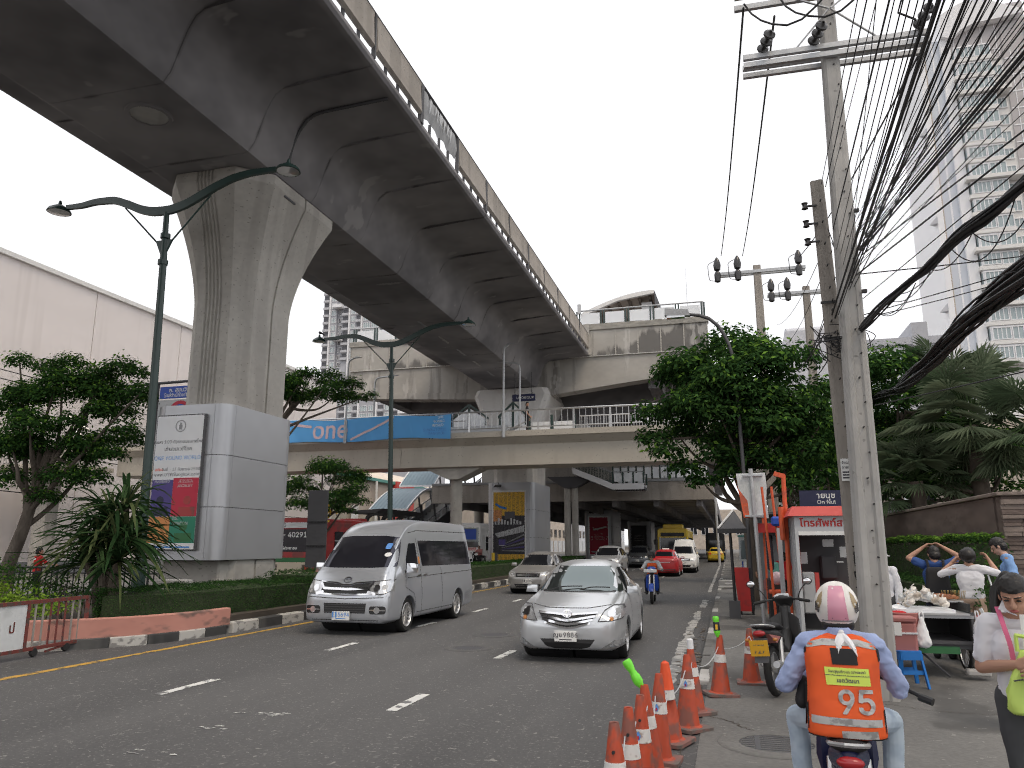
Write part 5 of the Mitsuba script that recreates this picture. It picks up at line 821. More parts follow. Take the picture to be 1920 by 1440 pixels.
for k in range(12):
    c = A(1.56, 10.42, 4.28)+.08*g.standard_normal(3); P = [c+A(.19*g.standard_normal(), -.06-.06*g.random(), .12*g.standard_normal()) for _ in range(5)]; add(U2+'__wire_tangle', tube(spline(P, 24), .006, 5), 'cable', smooth=True)
for k in range(6): x = 1.60+.032*k; add(U2+'__down_wire', tube(spline([(x-.08, 10.42, 5.9-.2*k), (x+.012, 10.38, 5.25), (x-.02, 10.36, 4.67), (x-.06, 10.42, 4.28-.13*k)], 20), .006, 5), 'cable')
one('side_wire', tube(sag((1.8, 10.1, 5.12), (12, 8.4, 5.5), .2), .008, 5), 'cable', 'level wire leaving the tall pole to the right towards the tower', 'wire'); one('side_wire', tube(sag((1.8, 10.1, 4.54), (7, 6.4, 5.6), .3), .006, 5), 'cable', 'slack thin wire leaving the tall pole below the level wire', 'wire')
# ---------------------------------------------------------------- buildings
MB = thing('plain_building', 'huge blank beige building wall along the far pavement', 'building')
for k in range(10): add(MB+'__wall_panel', box(-60, -39, -10+k*8.2+.03, -1.8+k*8.2-.03, 0, 18.0), 'mall_wall')
add(MB+'__roof_edge', box(-60, -38.8, -10, 72, 18.0, 18.28), 'tower_cream'); add(MB+'__plinth', box(-39.5, -38.9, -10, 72, 0, .8), 'mid_grey')
for k, z in enumerate((11.2, 10.7, 7.4, 7.0, 4.6)): one('wall_cable', tube(sag((-38.3, -5, z+1.2), (-38.3, 74, z-.4), .35), .03, 5), 'cable', 'thin cable strung along the blank beige wall', 'cable', 'cables strung along the blank wall')
for k in range(5): add(MB+'__vent_louvre', box(-38.98, -38.9, 26, 33, 1.0+.3*k, 1.16+.3*k), 'white_matte')
TB = thing('low_building', 'lower beige building with green trim beyond the blank wall', 'building')
add(TB+'__wall', box(-60, -39.3, 72.4, 140, 0, 9.2), 'tan_wall'); add(TB+'__gable', xz([(-60, 9.2), (-39.3, 9.2), (-50, 12.5)], 72.4, 140), 'tan_wall')
for z, h in ((9.0, .35), (3.9, .45), (3.1, .3)): add(TB+'__trim', box(-39.28, -38.9, 72.4, 140, z, z+h), 'teal_trim')
add(TB+'__red_sign', box(-39.2, -38.7, 87.5, 93, 6.0, 9.4), 'booth_red'); add(TB+'__sign_arch', TR(prism(sg.Point(0, 0).buffer(1.1, 12).intersection(sg.box(-2, 0, 2, 2)), .05), (0, 1, 0), (0, 0, 1), (1, 0, 0), (-38.68, 90.2, 6.4)), 'white_matte')
add(TB+'__red_sign', box(-38.2, -38.0, 84, 88, 3.2, 5.6), 'booth_red'); add(TB+'__paper_sign', box(-38.85, -38.8, 76, 77.6, 4.4, 6.0), 'white_matte'); add(TB+'__down_pipe', cyl((-38.8, 82, 0), (-38.8, 82, 9), .15, None, 8), 'tower_cream')
# grey apartment tower behind the viaduct
def gwin(t, x0, x1, z0, z1, y, glass, frame='tower_white', nm=2, th=.25):
    w = add(t+'__window', box(x0, x1, y-th*.3, y+.1, z0, z1), glass); f = .12
    fr = [box(x0-f, x1+f, y-th, y, z1, z1+f), box(x0-f, x1+f, y-th, y, z0-f, z0), box(x0-f, x0, y-th, y, z0, z1), box(x1, x1+f, y-th, y, z0, z1)]
    for i in range(1, nm): xx = x0+(x1-x0)*i/nm; fr.append(box(xx-.06, xx+.06, y-th*.8, y, z0, z1))
    add(w+'__frame', cat(fr), frame)

GT = thing('apartment_tower', 'grey apartment tower with rows of balconies behind the viaduct', 'building')
def facade(t, x0, Y, ztop, fh, cols, wall, zb=0):
    x = x0
    for w, kind, *vis in cols:
        if kind == 'p': add(t+'__pilaster', box(x, x+w, Y-.6, Y+6, zb, ztop), 'tower_white')
        else: add(t+'__wall', box(x+.02, x+w-.02, Y-(.0 if kind != 'd' else -1.2), Y+14, zb, ztop), wall)
        for a, c in vis:
            for k in range(int(a/fh), int(c/fh)):
                z = k*fh
                if kind == 'b':
                    add(t+'__balcony', box(x+.15, x+w-.15, Y-1.0, Y-.02, z, z+1.05), 'tower_mid'); add(t+'__balcony_door', box(x+.3, x+w-.3, Y-.08, Y+.02, z+1.06, z+fh-.4), 'tower_dark')
                elif kind == 'w': gwin(t, x+.5, x+w-.5, z+.6, z+fh-.55, Y, 'glass_office', nm=3)
                elif kind == 'd': gwin(t, x+.5, x+w-.5, z+.7, z+fh-.6, Y+1.2, 'tower_dark', nm=3)
        x += w
V = [(70, 113)]; v2 = [(80, 108), (46, 60)]; v3 = [(84, 104), (46, 60)]
facade(GT, -162.6, 285, 122, 3.25, [(2.8, 'b', *V), (.6, 'p'), (2.9, 'w', *V), (2.7, 'd', *V), (3.1, 'b', *v2), (.6, 'p'), (2.7, 'w', *v2), (2.5, 'b', *v2), (.6, 'p'), (3.9, 'w', *v2), (3.7, 'w', *v3), (.6, 'p'), (3.0, 'b', *v3), (2.8, 'w', *v3), (.6, 'p'), (3, 'b', *v3), (3.5, 'w', (46, 60)), (3.5, 'w', (46, 60)), (.6, 'p'), (4, 'b', (46, 60)), (4, 'w', (46, 60))], 'tower_grey')
for x, z in ((-157.4, 101), (-157.2, 86.5), (-157.0, 72)): add(GT+'__sky_ledge', box(x, x+4.2, 282.5, 285.2, z, z+1.4), 'tower_white')
add(GT+'__white_ledge', box(-125, -113, 281, 284.9, 53.5, 55), 'tower_white')
# white condominium tower at the right
pr('tower_blue', (.52, .55, .60), .4)  # glass strip colour raised so that it carries the haze
WT = thing('white_tower', 'tall white condominium tower with bay windows behind the overhead wires', 'building'); Y = 150
for a, b, y0, m, n in ((41.0, 42.0, 0, 'tower_white', 'edge_wall'), (42.0, 42.2, .1, 'tan_wall', 'brown_stripe'), (42.2, 44.9, .3, 'tower_blue', 'glass_strip'), (43.4, 43.7, .2, 'tower_white', 'mullion'), (44.9, 46.6, -.4, 'tower_white', 'corner_wall'), (46.6, 55.6, .6, 'tower_cream', 'wall'), (55.6, 59.2, .3, 'tower_taupe', 'taupe_wall'), (60.2, 75, .3, 'tower_taupe', 'taupe_wall')): add(WT+'__'+n, box(a, b, Y+y0, Y+18, 0, 98 if a < 46 else 100), m)
add(WT+'__slanted_band', xz([(60.0, 100), (61.6, 100), (63.0, 30), (61.2, 30)], Y-.6, Y+3), 'tower_white')
add(WT+'__crown', xz([(44.9, 98), (45.2, 102.5)]+[(46+.9*k, 103+1.9*math.sin(k*.28)) for k in range(15)]+[(59, 100.5), (55.6, 100.1), (51, 99.8), (48.5, 98.8), (47, 97.2)], Y-1.2, Y+6), 'tower_white'); add(WT+'__penthouse', box(47, 60, Y+.5, Y+14, 92.3, 104), 'tower_taupe')
for k in range(5): add(WT+'__facade_line', box(47.5+2.4*k, 47.6+2.4*k, Y+.42, Y+.5, 94, 101), 'tower_white')
for k in range(18):
    z = 33.2+3.47*k; big = k in (3, 6, 10, 15)
    add(WT+'__bay_ledge', box(46.4 if not big else 46.0, 53.2 if not big else 55.4, Y-2.1 if big else Y-1.5, Y+.59, z-.42, z+.28), 'tower_cream')
    add(WT+'__bay', box(46.9, 53.0, Y-1.2, Y+.59, z+.29, z+3.0), 'tower_white')
    gwin(WT, 47.2, 49.9, z+.55, z+2.55, Y-1.22, 'glass_office', nm=4); gwin(WT, 50.3, 52.8, z+.45, z+2.6, Y-1.22, 'glass_office', nm=3); gwin(WT, 53.6, 55.0, z+.5, z+2.4, Y+.58, 'glass_office', nm=2)
    add(WT+'__bay_side_glass', box(46.84, 46.89, Y-.9, Y+.4, z+.6, z+2.6), 'glass_office')
    add(WT+'__transom', box(55.7, 59.1, Y+.2, Y+.3, z-.1, z+.12), 'tower_white'); add(WT+'__transom', box(60.2, 75, Y+.2, Y+.3, z-.1, z+.12), 'tower_white')
for x in (56.7, 57.9): add(WT+'__mullion', box(x, x+.12, Y+.2, Y+.3, 10, 94), 'tower_white')
for z in (60.5, 78.6, 43.5): add(WT+'__fin', hull([(41, Y+.2, z), (41, Y+2, z), (39.6, Y+.4, z-.2), (41, Y+.2, z+1.4), (41, Y+2, z+1.4)]), 'tower_mid')
RB = thing('roof_garden_block', 'grey block with small windows behind the trees left of the white tower', 'building')
add(RB+'__wall', box(15, 24.5, 90, 104, 0, 23.6), 'tower_mid'); add(RB+'__stair_house', box(20.6, 22.2, 89.6, 96, 23, 25.6), 'tower_grey'); add(RB+'__parapet', box(15, 24.5, 89.7, 90, 23.2, 24.0), 'tower_grey')
for k in range(4):
    for j in range(3): gwin(RB, 16.2+2.2*k, 17.4+2.2*k, 14.5+3*j, 16.4+3*j, 89.9, 'glass_office', nm=2, th=.15)
one('round_roof_block', cat([box(7.8, 14.5, 92, 100, 0, 26.2), TR(prism(sg.Point(0, 0).buffer(2.6, 10).intersection(sg.box(-3, 0, 3, 3)), 6.2), (0, 1, 0), (0, 0, .4), (1, 0, 0), (8.0, 95, 26.1))]), 'tower_mid', 'small grey rounded rooftop showing above the big tree behind the wires', 'building')
# far street ends and side shops in the distance
FBK = thing('far_building', 'pale building closing the far end of the street under the station', 'building'); add(FBK+'__wall', box(-30, 26, 330, 350, 0, 16), 'tan_wall')
for k in range(12): gwin(FBK, -28+4.5*k, -25.5+4.5*k, 6, 9, 330, 'glass_dark', nm=2)
for k, (x0, y0, y1, h, m) in enumerate(((11, 40, 66, 7.5, 'tan_wall'), (9, 68, 110, 9.0, 'tower_mid'), (6.8, 112, 200, 8, 'tower_cream'), (-52, 142, 200, 12, 'tan_wall'), (-50, 204, 300, 15, 'tower_mid'))):
    t = thing('shop_house', ('low beige shop house behind the big tree', 'grey shop house farther up the right pavement', 'cream shop house far up the right pavement', 'beige shop house beyond the green trimmed building', 'grey block at the far left end of the street')[k], 'building'); add(t+'__wall', box(x0, x0+12, y0, y1, 0, h), m)
    xs = x0-.06 if x0 > 0 else x0+12.06
    for j in range(int((y1-y0)/5)): add(t+'__window', box(min(xs, xs+.05), max(xs, xs+.05), y0+1.5+5*j, y0+4+5*j, 3.6, 5.4), 'glass_dark'); add(t+'__shutter', box(min(xs, xs+.05), max(xs, xs+.05), y0+.6+5*j, y0+4.6+5*j, .1, 2.8), 'light_grey')
# ---------------------------------------------------------------- plants
def leafy(pts, nrm, size, cols, seed, asp=.45, fold=.25, droop=.3):
    """one mesh of leaf blades: each a folded diamond of two faces per half"""
    g = np.random.default_rng(seed); n = len(pts); s = size*g.uniform(.6, 1.25, n)[:, None]
    d = g.standard_normal((n, 3)); d[:, 2] -= droop; d -= nrm*np.sum(d*nrm, 1, keepdims=True)*.75; d /= np.linalg.norm(d, axis=1, keepdims=True)
    b = np.cross(nrm+.5*g.standard_normal((n, 3)), d); b /= np.linalg.norm(b, axis=1, keepdims=True)+1e-9; u = np.cross(d, b)
    P = [pts, pts+d*s*.45+b*s*asp*.5+u*s*fold*.3, pts+d*s, pts+d*s*.45-b*s*asp*.5+u*s*fold*.3]
    V = np.stack(P, 1).reshape(-1, 3); i = np.arange(n)*4
    F = np.vstack([np.stack([i, i+1, i+2], 1), np.stack([i, i+2, i+3], 1)])
    c = np.asarray(cols, float)[g.integers(0, len(cols), n)]*g.uniform(.7, 1.25, (n, 1)); return tm(V, F), np.repeat(c, 4, 0)
def addleaf(key, parts, **k):
    m = cat([p[0] for p in parts]); c = np.vstack([p[1] for p in parts]); return add(key, m, 'leaf', color=np.clip(c, 0, 1), **k)
G_DARK = [(.034, .078, .024), (.045, .105, .030), (.026, .062, .022), (.065, .135, .036)]
G_MID = [(.04, .10, .025), (.06, .14, .03), (.03, .08, .02)]
G_LIME = [(.20, .33, .035), (.14, .26, .03), (.26, .38, .06)]
G_NEW = [(.17, .31, .05), (.12, .24, .035)]
def clump(c, r, n, seed, flat=.7):
    g = np.random.default_rng(seed); d = g.standard_normal((n, 3)); d /= np.linalg.norm(d, axis=1, keepdims=True); d[:, 2] = np.where(d[:, 2] < -.35, -d[:, 2]*.4, d[:, 2])
    rad = r*g.uniform(.55, 1.05, (n, 1)); p = A(*c)+d*rad*A(1, 1, flat); nr = d+A(0, 0, .7); return p, nr/np.linalg.norm(nr, axis=1, keepdims=True)
def tree(name, label, base, trunk, clumps, per, size, seed, tr=.17, cols=G_DARK, new=.06, asp=.45, group=None, limbs=True):
    t = thing(name, label, 'tree', group); g = np.random.default_rng(seed); base = A(*base)
    q = spline([base]+[A(*p) for p in trunk], 20); rr = np.linspace(tr, tr*.55, 20); rr[0] *= 1.35
    add(t+'__trunk', tube(q, rr, 10), 'bark', smooth=True); top = q[-1]; parts = []
    for k, (x, y, z, r) in enumerate(clumps):
        c = A(x, y, z)
        if limbs and k % 3 == 0:
            o = q[int(g.integers(9, 20))]; mid = (o+c)/2+A(*(.15*g.standard_normal(3)))-A(0, 0, .2); add(t+'__limb', tube(spline([o, mid, c], 10), np.linspace(tr*.42, .02, 10), 6), 'bark', smooth=True)
        n = int(per*r*r); p, nr = clump(c, r, n, seed*100+k); parts.append(leafy(p, nr, size, cols, seed*100+k+50, asp))
        m = int(n*new)
        if m: p, nr = clump(c+A(0, 0, .1), r*1.06, m, seed*100+k+70); parts.append(leafy(p, nr, size*1.1, G_NEW, seed*100+k+80, asp))
    addleaf(t+'__crown', parts); return t
def blobs(c, rx, ry, rz, n, r0, r1, seed, keep=lambda p: True):
    g = np.random.default_rng(seed); out = []
    while len(out) < n:
        d = g.standard_normal(3); d /= np.linalg.norm(d); p = A(*c)+d*A(rx, ry, rz)*g.uniform(.35, 1)**.5
        if keep(p): out.append((*p, g.uniform(r0, r1)))
    return out
BT = blobs((.40, 24, 5.9), 2.45, 2.3, 1.85, 62, .55, .95, 1, lambda p: p[2] > 3.9)+[(-2.05, 23.4, 5.6, .65), (-2.0, 23.6, 4.9, .6), (-1.6, 23.0, 4.4, .6), (-1.1, 23.2, 3.9, .6), (-.6, 23.3, 3.55, .5), (.2, 23.2, 3.7, .55), (-.1, 23, 4.3, .7), (.9, 23.1, 4.2, .7), (1.6, 23.2, 4.0, .65), (2.4, 23.4, 4.4, .8), (2.8, 23.6, 5.2, .8), (2.3, 23.5, 7.1, .8), (1.2, 24, 7.6, .75), (-.4, 24, 7.4, .75), (-1.3, 24, 6.9, .7), (3.0, 24, 6.2, .75), (1.9, 23.1, 3.4, .6), (2.7, 23.8, 3.7, .6), (.3, 22.9, 5.0, .7)]
tree('broadleaf_tree', 'big dense dark green tree on the right pavement hiding the end of the footbridge', (.75, 24.6, .1), [(.68, 24.5, 1.6), (.6, 24.3, 2.8), (.55, 24.2, 4.2), (.6, 24, 5.6)], BT, 880, .18, 2, .22)
tree('broadleaf_tree', 'second dark tree right of the poles, behind the stone wall', (5.6, 26, .1), [(5.6, 26, 2.5), (5.5, 26, 4.2), (5.5, 26, 5.8)], blobs((5.2, 26, 5.9), 1.8, 2.2, 1.8, 40, .6, .95, 3)+[(6.0, 25.5, 3.9, .8), (4.7, 25.4, 3.7, .8), (5.2, 25.2, 4.6, .9), (3.9, 25.4, 4.3, .8), (5.6, 25.2, 3.3, .7)], 600, .17, 3, .22)
tree('broadleaf_tree', 'low dark tree filling the gap between the poles and the palms', (6.9, 24.5, .1), [(6.8, 24.5, 2.0), (6.8, 24.5, 3.4)], blobs((6.6, 24.6, 4.0), 1.7, 1.5, 1.1, 24, .55, .85, 4)+[(3.3, 25.5, 4.3, .8), (3.2, 25.2, 5.3, .8), (3.4, 25.2, 6.4, .7), (3.7, 25, 3.4, .7), (7.9, 24.5, 3.2, .7), (4.6, 24.8, 3.2, .6)], 560, .16, 5, .18, G_DARK+G_MID)
for k, (x, y, h) in enumerate(((4.4, 32, 5.2), (3.6, 40, 5.6), (5.6, 38, 6.6), (3.9, 52, 6.0))):
    tree('broadleaf_tree', ('dark tree next behind the big one along the pavement', 'third tree up the right pavement', 'taller tree back from the right pavement', 'farthest tree up the right pavement')[k], (x, y, .1), [(x, y, 2), (x, y, h*.7)], blobs((x, y, h), 2.1, 2.1, 1.9, 26, .7, 1.1, 30+k)+[(x-1, y-.5, 3.2, .8), (x+.9, y, 3.0, .8)], 170, .30, 31+k, .2)
def raintree(label, base, trunk, C, seed, per=1000, size=.105, tr=.15, yf=None):
    return tree('rain_tree', label, base, trunk, C, per, size, seed, tr, G_DARK+G_MID[:2], .10, .5)
LT = blobs((-17.5, 17.2, 5.1), 2.0, 1.3, 1.45, 24, .5, .8, 8)+[(-19.4, 17, 6.9, .45), (-18.3, 17, 6.6, .5), (-17.7, 17.1, 6.75, .5), (-16.3, 17, 6.4, .4), (-15.8, 17, 6.5, .5), (-15.3, 17, 6.3, .4), (-15.1, 17, 5.8, .4), (-15.5, 17, 4.7, .5), (-15.9, 17, 4.1, .5), (-19.5, 17.1, 4.3, .8), (-19.2, 17, 3.5, .7), (-17.3, 17, 3.5, .7), (-16.5, 17, 3.5, .6), (-17.9, 17, 3.0, .5), (-19.6, 17, 5.5, .7)]
raintree('spreading green tree at the left edge of the photo', (-19.1, 17.0, .2), [(-18.85, 17, 1.2), (-18.5, 17, 2.2), (-18.3, 17, 3.0), (-17.9, 17, 4.4)], LT, 6, 2300, .105, .20)
MT = blobs((-18.0, 31, 8.75), 2.0, 1.6, .75, 26, .45, .7, 10, lambda p: p[2] > 8.3)+[(-16.2, 31, 8.4, .45), (-15.6, 31, 8.2, .4), (-15.1, 31, 8.3, .35), (-16.4, 31, 8.9, .45), (-18.6, 31, 9.5, .5), (-19.6, 31, 9.0, .6)]
raintree('green tree behind the billboard pier, above the blue banner', (-20.8, 31.3, .2), [(-20.8, 31.3, 3), (-20.4, 31.2, 6.0), (-18.8, 31, 8.3)], MT, 7, 1300, .13, .19)
UT = blobs((-17.4, 31.5, 4.2), 1.9, 1.5, 1.1, 26, .5, .8, 12)+[(-15.7, 31.3, 4.2, .5), (-15.5, 31.3, 3.6, .45), (-16.2, 31.3, 3.2, .45), (-17.3, 31, 3.0, .4)]
raintree('shaded dark tree under the footbridge above the red bus', (-18.2, 32, .2), [(-18.1, 32, 2), (-17.9, 32, 3.6)], UT, 9, 1000, .13, .17)
# strap-leaved plant on the median
def strap(o, az, L, w, up, droop, g):
    s = np.linspace(0, 1, 9); h = A(math.cos(az), math.sin(az), 0); r = L*s*math.cos(up); z = L*(s*math.sin(up)-droop*s**2.4)
    c = A(*o)+r[:, None]*h+z[:, None]*A(0, 0, 1); side = A(-h[1], h[0], 0)+.3*g.standard_normal(3); side /= np.linalg.norm(side); ww = w*np.sqrt(np.clip(1-s**3, 0, 1))*(.5+.5*np.clip(s*6, 0, 1)); ww[-1] = .002
    V = np.stack([c-side*ww[:, None]/2, c+A(0, 0, -.012), c+side*ww[:, None]/2], 1).reshape(-1, 3); F = []
    for i in range(8):
        b = 3*i; F += [[b, b+1, b+4], [b, b+4, b+3], [b+1, b+2, b+5], [b+1, b+5, b+4]]
    return tm(V, F)
PD = thing('strap_leaf_plant', 'large spiky plant with long drooping strap leaves before the billboard pier', 'plant')
g = np.random.default_rng(40)
heads = [(-11.85, 12.9, 2.25), (-12.3, 13.1, 1.9), (-11.45, 12.9, 1.9), (-11.8, 13.2, 2.55), (-11.5, 12.8, 1.45), (-12.25, 12.8, 1.4), (-11.9, 12.7, 1.75)]
for h in heads: add(PD+'__stem', tube(spline([(h[0]+.5*(-11.85-h[0]), 13.0, .3), ((h[0]-11.85)/2, (h[1]+13.0)/2, h[2]*.6), h], 10), [.07]*10, 8), 'bark')
for h in heads:
    ms = []; cs = []
    for k in range(66):
        up = math.radians(g.uniform(-15, 82)); m = strap(h, g.uniform(0, 6.28), g.uniform(.9, 1.5), g.uniform(.055, .095), up, g.uniform(.25, .9) if up > .4 else g.uniform(.1, .55), g); ms.append(m)
        c = A(*random.choice([(.035, .075, .028), (.055, .10, .04), (.025, .055, .022), (.11, .14, .06)]))*g.uniform(.8, 1.2); cs.append(np.repeat(c[None], len(m.vertices), 0))
    add(PD+'__leaf_head', cat(ms), 'leaf', color=np.vstack(cs))
# clipped hedges and shrubs
def hedge(key, poly, z0, z1, n, size, cols, seed, label=None, top=None, dens_top=.45):
    """leaves spread over the sides and the top of a clipped hedge of the given outline"""
    P = sg.Polygon(poly); g = np.random.default_rng(seed); L = P.exterior.length; k = int(n*(1-dens_top)); s = g.random(k)*L; q = np.array([P.exterior.interpolate(v).coords[0] for v in s]); q2 = np.array([P.exterior.interpolate((v+.05) % L).coords[0] for v in s]); d = q2-q; nr = np.c_[d[:, 1], -d[:, 0], 0*s]; nr /= np.linalg.norm(nr, axis=1, keepdims=True)+1e-9
    if P.exterior.is_ccw is False: nr = -nr
    zz = z0+(z1-z0)*g.random(k); jig = .07*(meshkit.fbm(np.c_[q, zz]*3, 3, seed)-.5)[:, None]*4; p = np.c_[q, zz]+nr*(jig-.05*g.random((k, 1)))
    b = P.bounds; t = np.c_[g.uniform(b[0], b[2], 4*n), g.uniform(b[1], b[3], 4*n)]; t = t[shapely.contains_xy(P, t[:, 0], t[:, 1])][:n-k]
    tz = z1+.10*(meshkit.fbm(np.c_[t, 0*t[:, 0]]*2.2, 3, seed)-.5)*2-.04*g.random(len(t)); pp = np.vstack([p, np.c_[t, tz]]); nn = np.vstack([nr+A(0, 0, .5), np.repeat(A(0, 0, 1.)[None], len(t), 0)]); nn /= np.linalg.norm(nn, axis=1, keepdims=True)
    t_ = thing(key, label, 'hedge'); add(t_+'__shade_core', mv(prism(P.buffer(-.10), z1-z0-.12), 0, 0, z0), 'hedge_shade'); parts = [leafy(pp, nn, size, cols, seed)]  # solid block inside the leaves, coloured dark for the inner shade
    if top: i = g.integers(k, len(pp), int(n*.25)); parts.append(leafy(pp[i]+A(0, 0, .02), nn[i], size*1.1, top, seed+1))
    addleaf(t_+'__foliage', parts, kind='stuff')
pr('hedge_shade', (.035, .05, .022), .95)  # shade inside the hedges put into this dark green
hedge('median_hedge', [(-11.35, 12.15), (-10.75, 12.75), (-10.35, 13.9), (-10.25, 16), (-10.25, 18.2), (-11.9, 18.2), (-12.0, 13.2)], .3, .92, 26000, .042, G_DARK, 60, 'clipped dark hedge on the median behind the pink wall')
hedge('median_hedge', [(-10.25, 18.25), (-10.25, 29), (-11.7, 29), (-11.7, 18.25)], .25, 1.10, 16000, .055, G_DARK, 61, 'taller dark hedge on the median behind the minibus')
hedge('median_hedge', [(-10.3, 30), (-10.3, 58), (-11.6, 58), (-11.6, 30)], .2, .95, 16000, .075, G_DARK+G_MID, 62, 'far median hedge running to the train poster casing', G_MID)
def shrub(label, C, n, size, cols, seed, asp=.5):
    t = thing('shrub', label, 'shrub'); g = np.random.default_rng(seed); parts = []
    for k, (x, y, z, r) in enumerate(C):
        for j in range(3): add(t+'__stem', tube(spline([(x+.1*g.standard_normal(), y, .28), (x+.2*r*g.standard_normal(), y+.2*r*g.standard_normal(), z*.7), (x+.5*r*g.standard_normal(), y+.4*r*g.standard_normal(), z+.3*r)], 6), .012, 5), 'bark')
        p, nr = clump((x, y, z), r, int(n*r*r), seed*10+k, .8); parts.append(leafy(p, nr, size, cols, seed*10+k+3, asp))
    addleaf(t+'__foliage', parts, kind='stuff')
shrub('bright lime green shrub behind the red gate', [(-12.9, 11.5, .75, .5), (-12.3, 11.6, .7, .45), (-11.7, 11.65, .62, .38), (-13.6, 11.9, .85, .5), (-12.6, 11.2, .55, .42), (-14.4, 12.0, .85, .5), (-11.9, 11.3, .5, .33)], 1900, .075, G_LIME, 70)
shrub('fresh green shrub under the strap leaf plant', [(-13.9, 12.6, 1.0, .5), (-14.4, 12.9, 1.2, .45), (-13.2, 12.7, .9, .5), (-12.6, 12.7, .85, .45), (-12.1, 12.8, .75, .4)], 1500, .07, G_MID+[(.09, .17, .035)], 71)
one('planter_stone', box(-12.6, -11.9, 11.55, 11.8, .3, .52, .03), 'pole_conc', 'grey stone block lying at the edge of the lime shrub', 'stone'); one('planter_stone', box(-12.6, -11.8, 15.2, 15.5, .8, .98, .02), 'pole_conc', 'grey concrete slab lying on the dark median hedge', 'stone')
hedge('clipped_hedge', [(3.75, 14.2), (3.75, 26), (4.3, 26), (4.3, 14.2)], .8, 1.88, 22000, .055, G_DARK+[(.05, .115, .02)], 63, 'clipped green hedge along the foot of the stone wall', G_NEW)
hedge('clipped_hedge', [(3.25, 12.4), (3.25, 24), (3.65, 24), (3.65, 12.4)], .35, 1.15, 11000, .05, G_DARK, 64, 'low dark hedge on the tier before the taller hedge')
# fan palms behind the stone wall
def fan_palm(x, y, zt, n, R, label, seed):
    t = thing('fan_palm', label, 'palm'); g = np.random.default_rng(seed); add(t+'__trunk', tube(spline([(x, y, .2), (x+.05, y, zt*.5), (x, y, zt-.2)], 12), np.linspace(.24, .17, 12), 10), 'bark', smooth=True)
    ms = []; cs = []
    for k in range(n):
        az, el = g.uniform(0, 6.28), math.radians(g.uniform(-45, 75)); d = A(math.cos(az)*math.cos(el), math.sin(az)*math.cos(el), math.sin(el)); L = R*g.uniform(.55, .9); tip = A(x, y, zt)+d*L-A(0, 0, .12*L)
        ms.append(tube([A(x, y, zt-.1), A(x, y, zt)+d*L*.6, tip], .014, 4)); cs.append(np.full((len(ms[-1].vertices), 3), (.06, .10, .04)))
        s0 = np.cross(d, A(0, 0, 1)); s0 /= np.linalg.norm(s0); c = A(*random.choice([(.12, .16, .095), (.085, .125, .07), (.16, .20, .125)]))
        for f in np.linspace(-1.9, 1.9, 22):
            q = d*math.cos(f)+s0*math.sin(f)-A(0, 0, .25); q /= np.linalg.norm(q); l = R*.52*g.uniform(.85, 1.1); w = np.cross(q, A(*g.standard_normal(3)*.3)+A(0, 0, 1)); w /= np.linalg.norm(w)
            p1, p2 = tip+q*l*.6, tip+q*l-A(0, 0, .14*l); ms.append(tm([tip, p1+w*.026, p2, p1-w*.026], [[0, 1, 2], [0, 2, 3]])); cs.append(np.repeat((c*g.uniform(.8, 1.2))[None], 4, 0))
    add(t+'__fronds', cat(ms), 'leaf', color=np.vstack(cs))
fan_palm(6.3, 22.3, 5.0, 44, 1.75, 'largest fan palm behind the stone wall, lower left of the white tower', 81); fan_palm(7.6, 21.6, 4.6, 38, 1.6, 'fan palm at the right edge behind the stone wall', 82); fan_palm(6.9, 25.5, 6.6, 30, 1.5, 'taller fan palm rising above the others against the tower', 83); fan_palm(4.9, 22.6, 3.6, 30, 1.3, 'short fan palm just right of the tall utility pole', 84)
# stone wall behind the hedges
SW = thing('stone_wall', 'purple brown dry stone wall behind the hedge on the right', 'wall'); g = np.random.default_rng(50)
add(SW+'__backing', cat([box(4.42, 4.8, 15.0, 25, 0, 2.55), box(4.45, 14, 14.68, 15.2, 0, 2.55)]), 'wall_stone')
z = 1.05; k = 0
while z < 2.52:
    h = g.uniform(.055, .10); y = 14.62
    while y < 24.4: l = g.uniform(.35, .95); add(SW+'__stone', box(4.40-g.uniform(0, .035), 4.45, y+.006, y+l-.006, z+.005, z+h-.005), 'wall_stone' if g.random() < .7 else 'wall_stone_pale') if k < 170 else None; k += 1; y += l
    z += h
z = .95; k = 0
while z < 2.56:
    h = g.uniform(.055, .10); x = 4.42
    while x < 8.2: l = g.uniform(.22, .7); add(SW+'__stone', box(x+.006, x+l-.006, 14.68-g.uniform(.01, .05), 14.70, z+.005, z+h-.005), 'wall_stone_pale' if g.random() < .6 else 'wall_stone') if k < 170 else None; k += 1; x += l
    z += h
add(SW+'__coping', box(4.36, 4.9, 14.6, 25, 2.56, 2.62, .01), 'wall_stone_pale'); add(SW+'__coping', box(4.91, 14, 14.6, 15.2, 2.56, 2.62, .01), 'wall_stone_pale')
PLT = thing('planter', 'stepped concrete planter holding the two hedges by the stone wall', 'planter'); add(PLT+'__lower_tier', box(3.15, 3.7, 12.3, 25, .1, .42, .02), 'pole_conc_warm'); add(PLT+'__upper_tier', box(3.71, 4.36, 14.1, 25, .1, .85, .02), 'pole_conc_warm')
WB = thing('white_fence', 'pale grey metal hoarding seen over the left end of the stone wall', 'fence')
for k in range(6): add(WB+'__sheet', box(3.7+.45*k, 4.13+.45*k, 25.4, 25.45, .1, 2.95), 'light_grey')
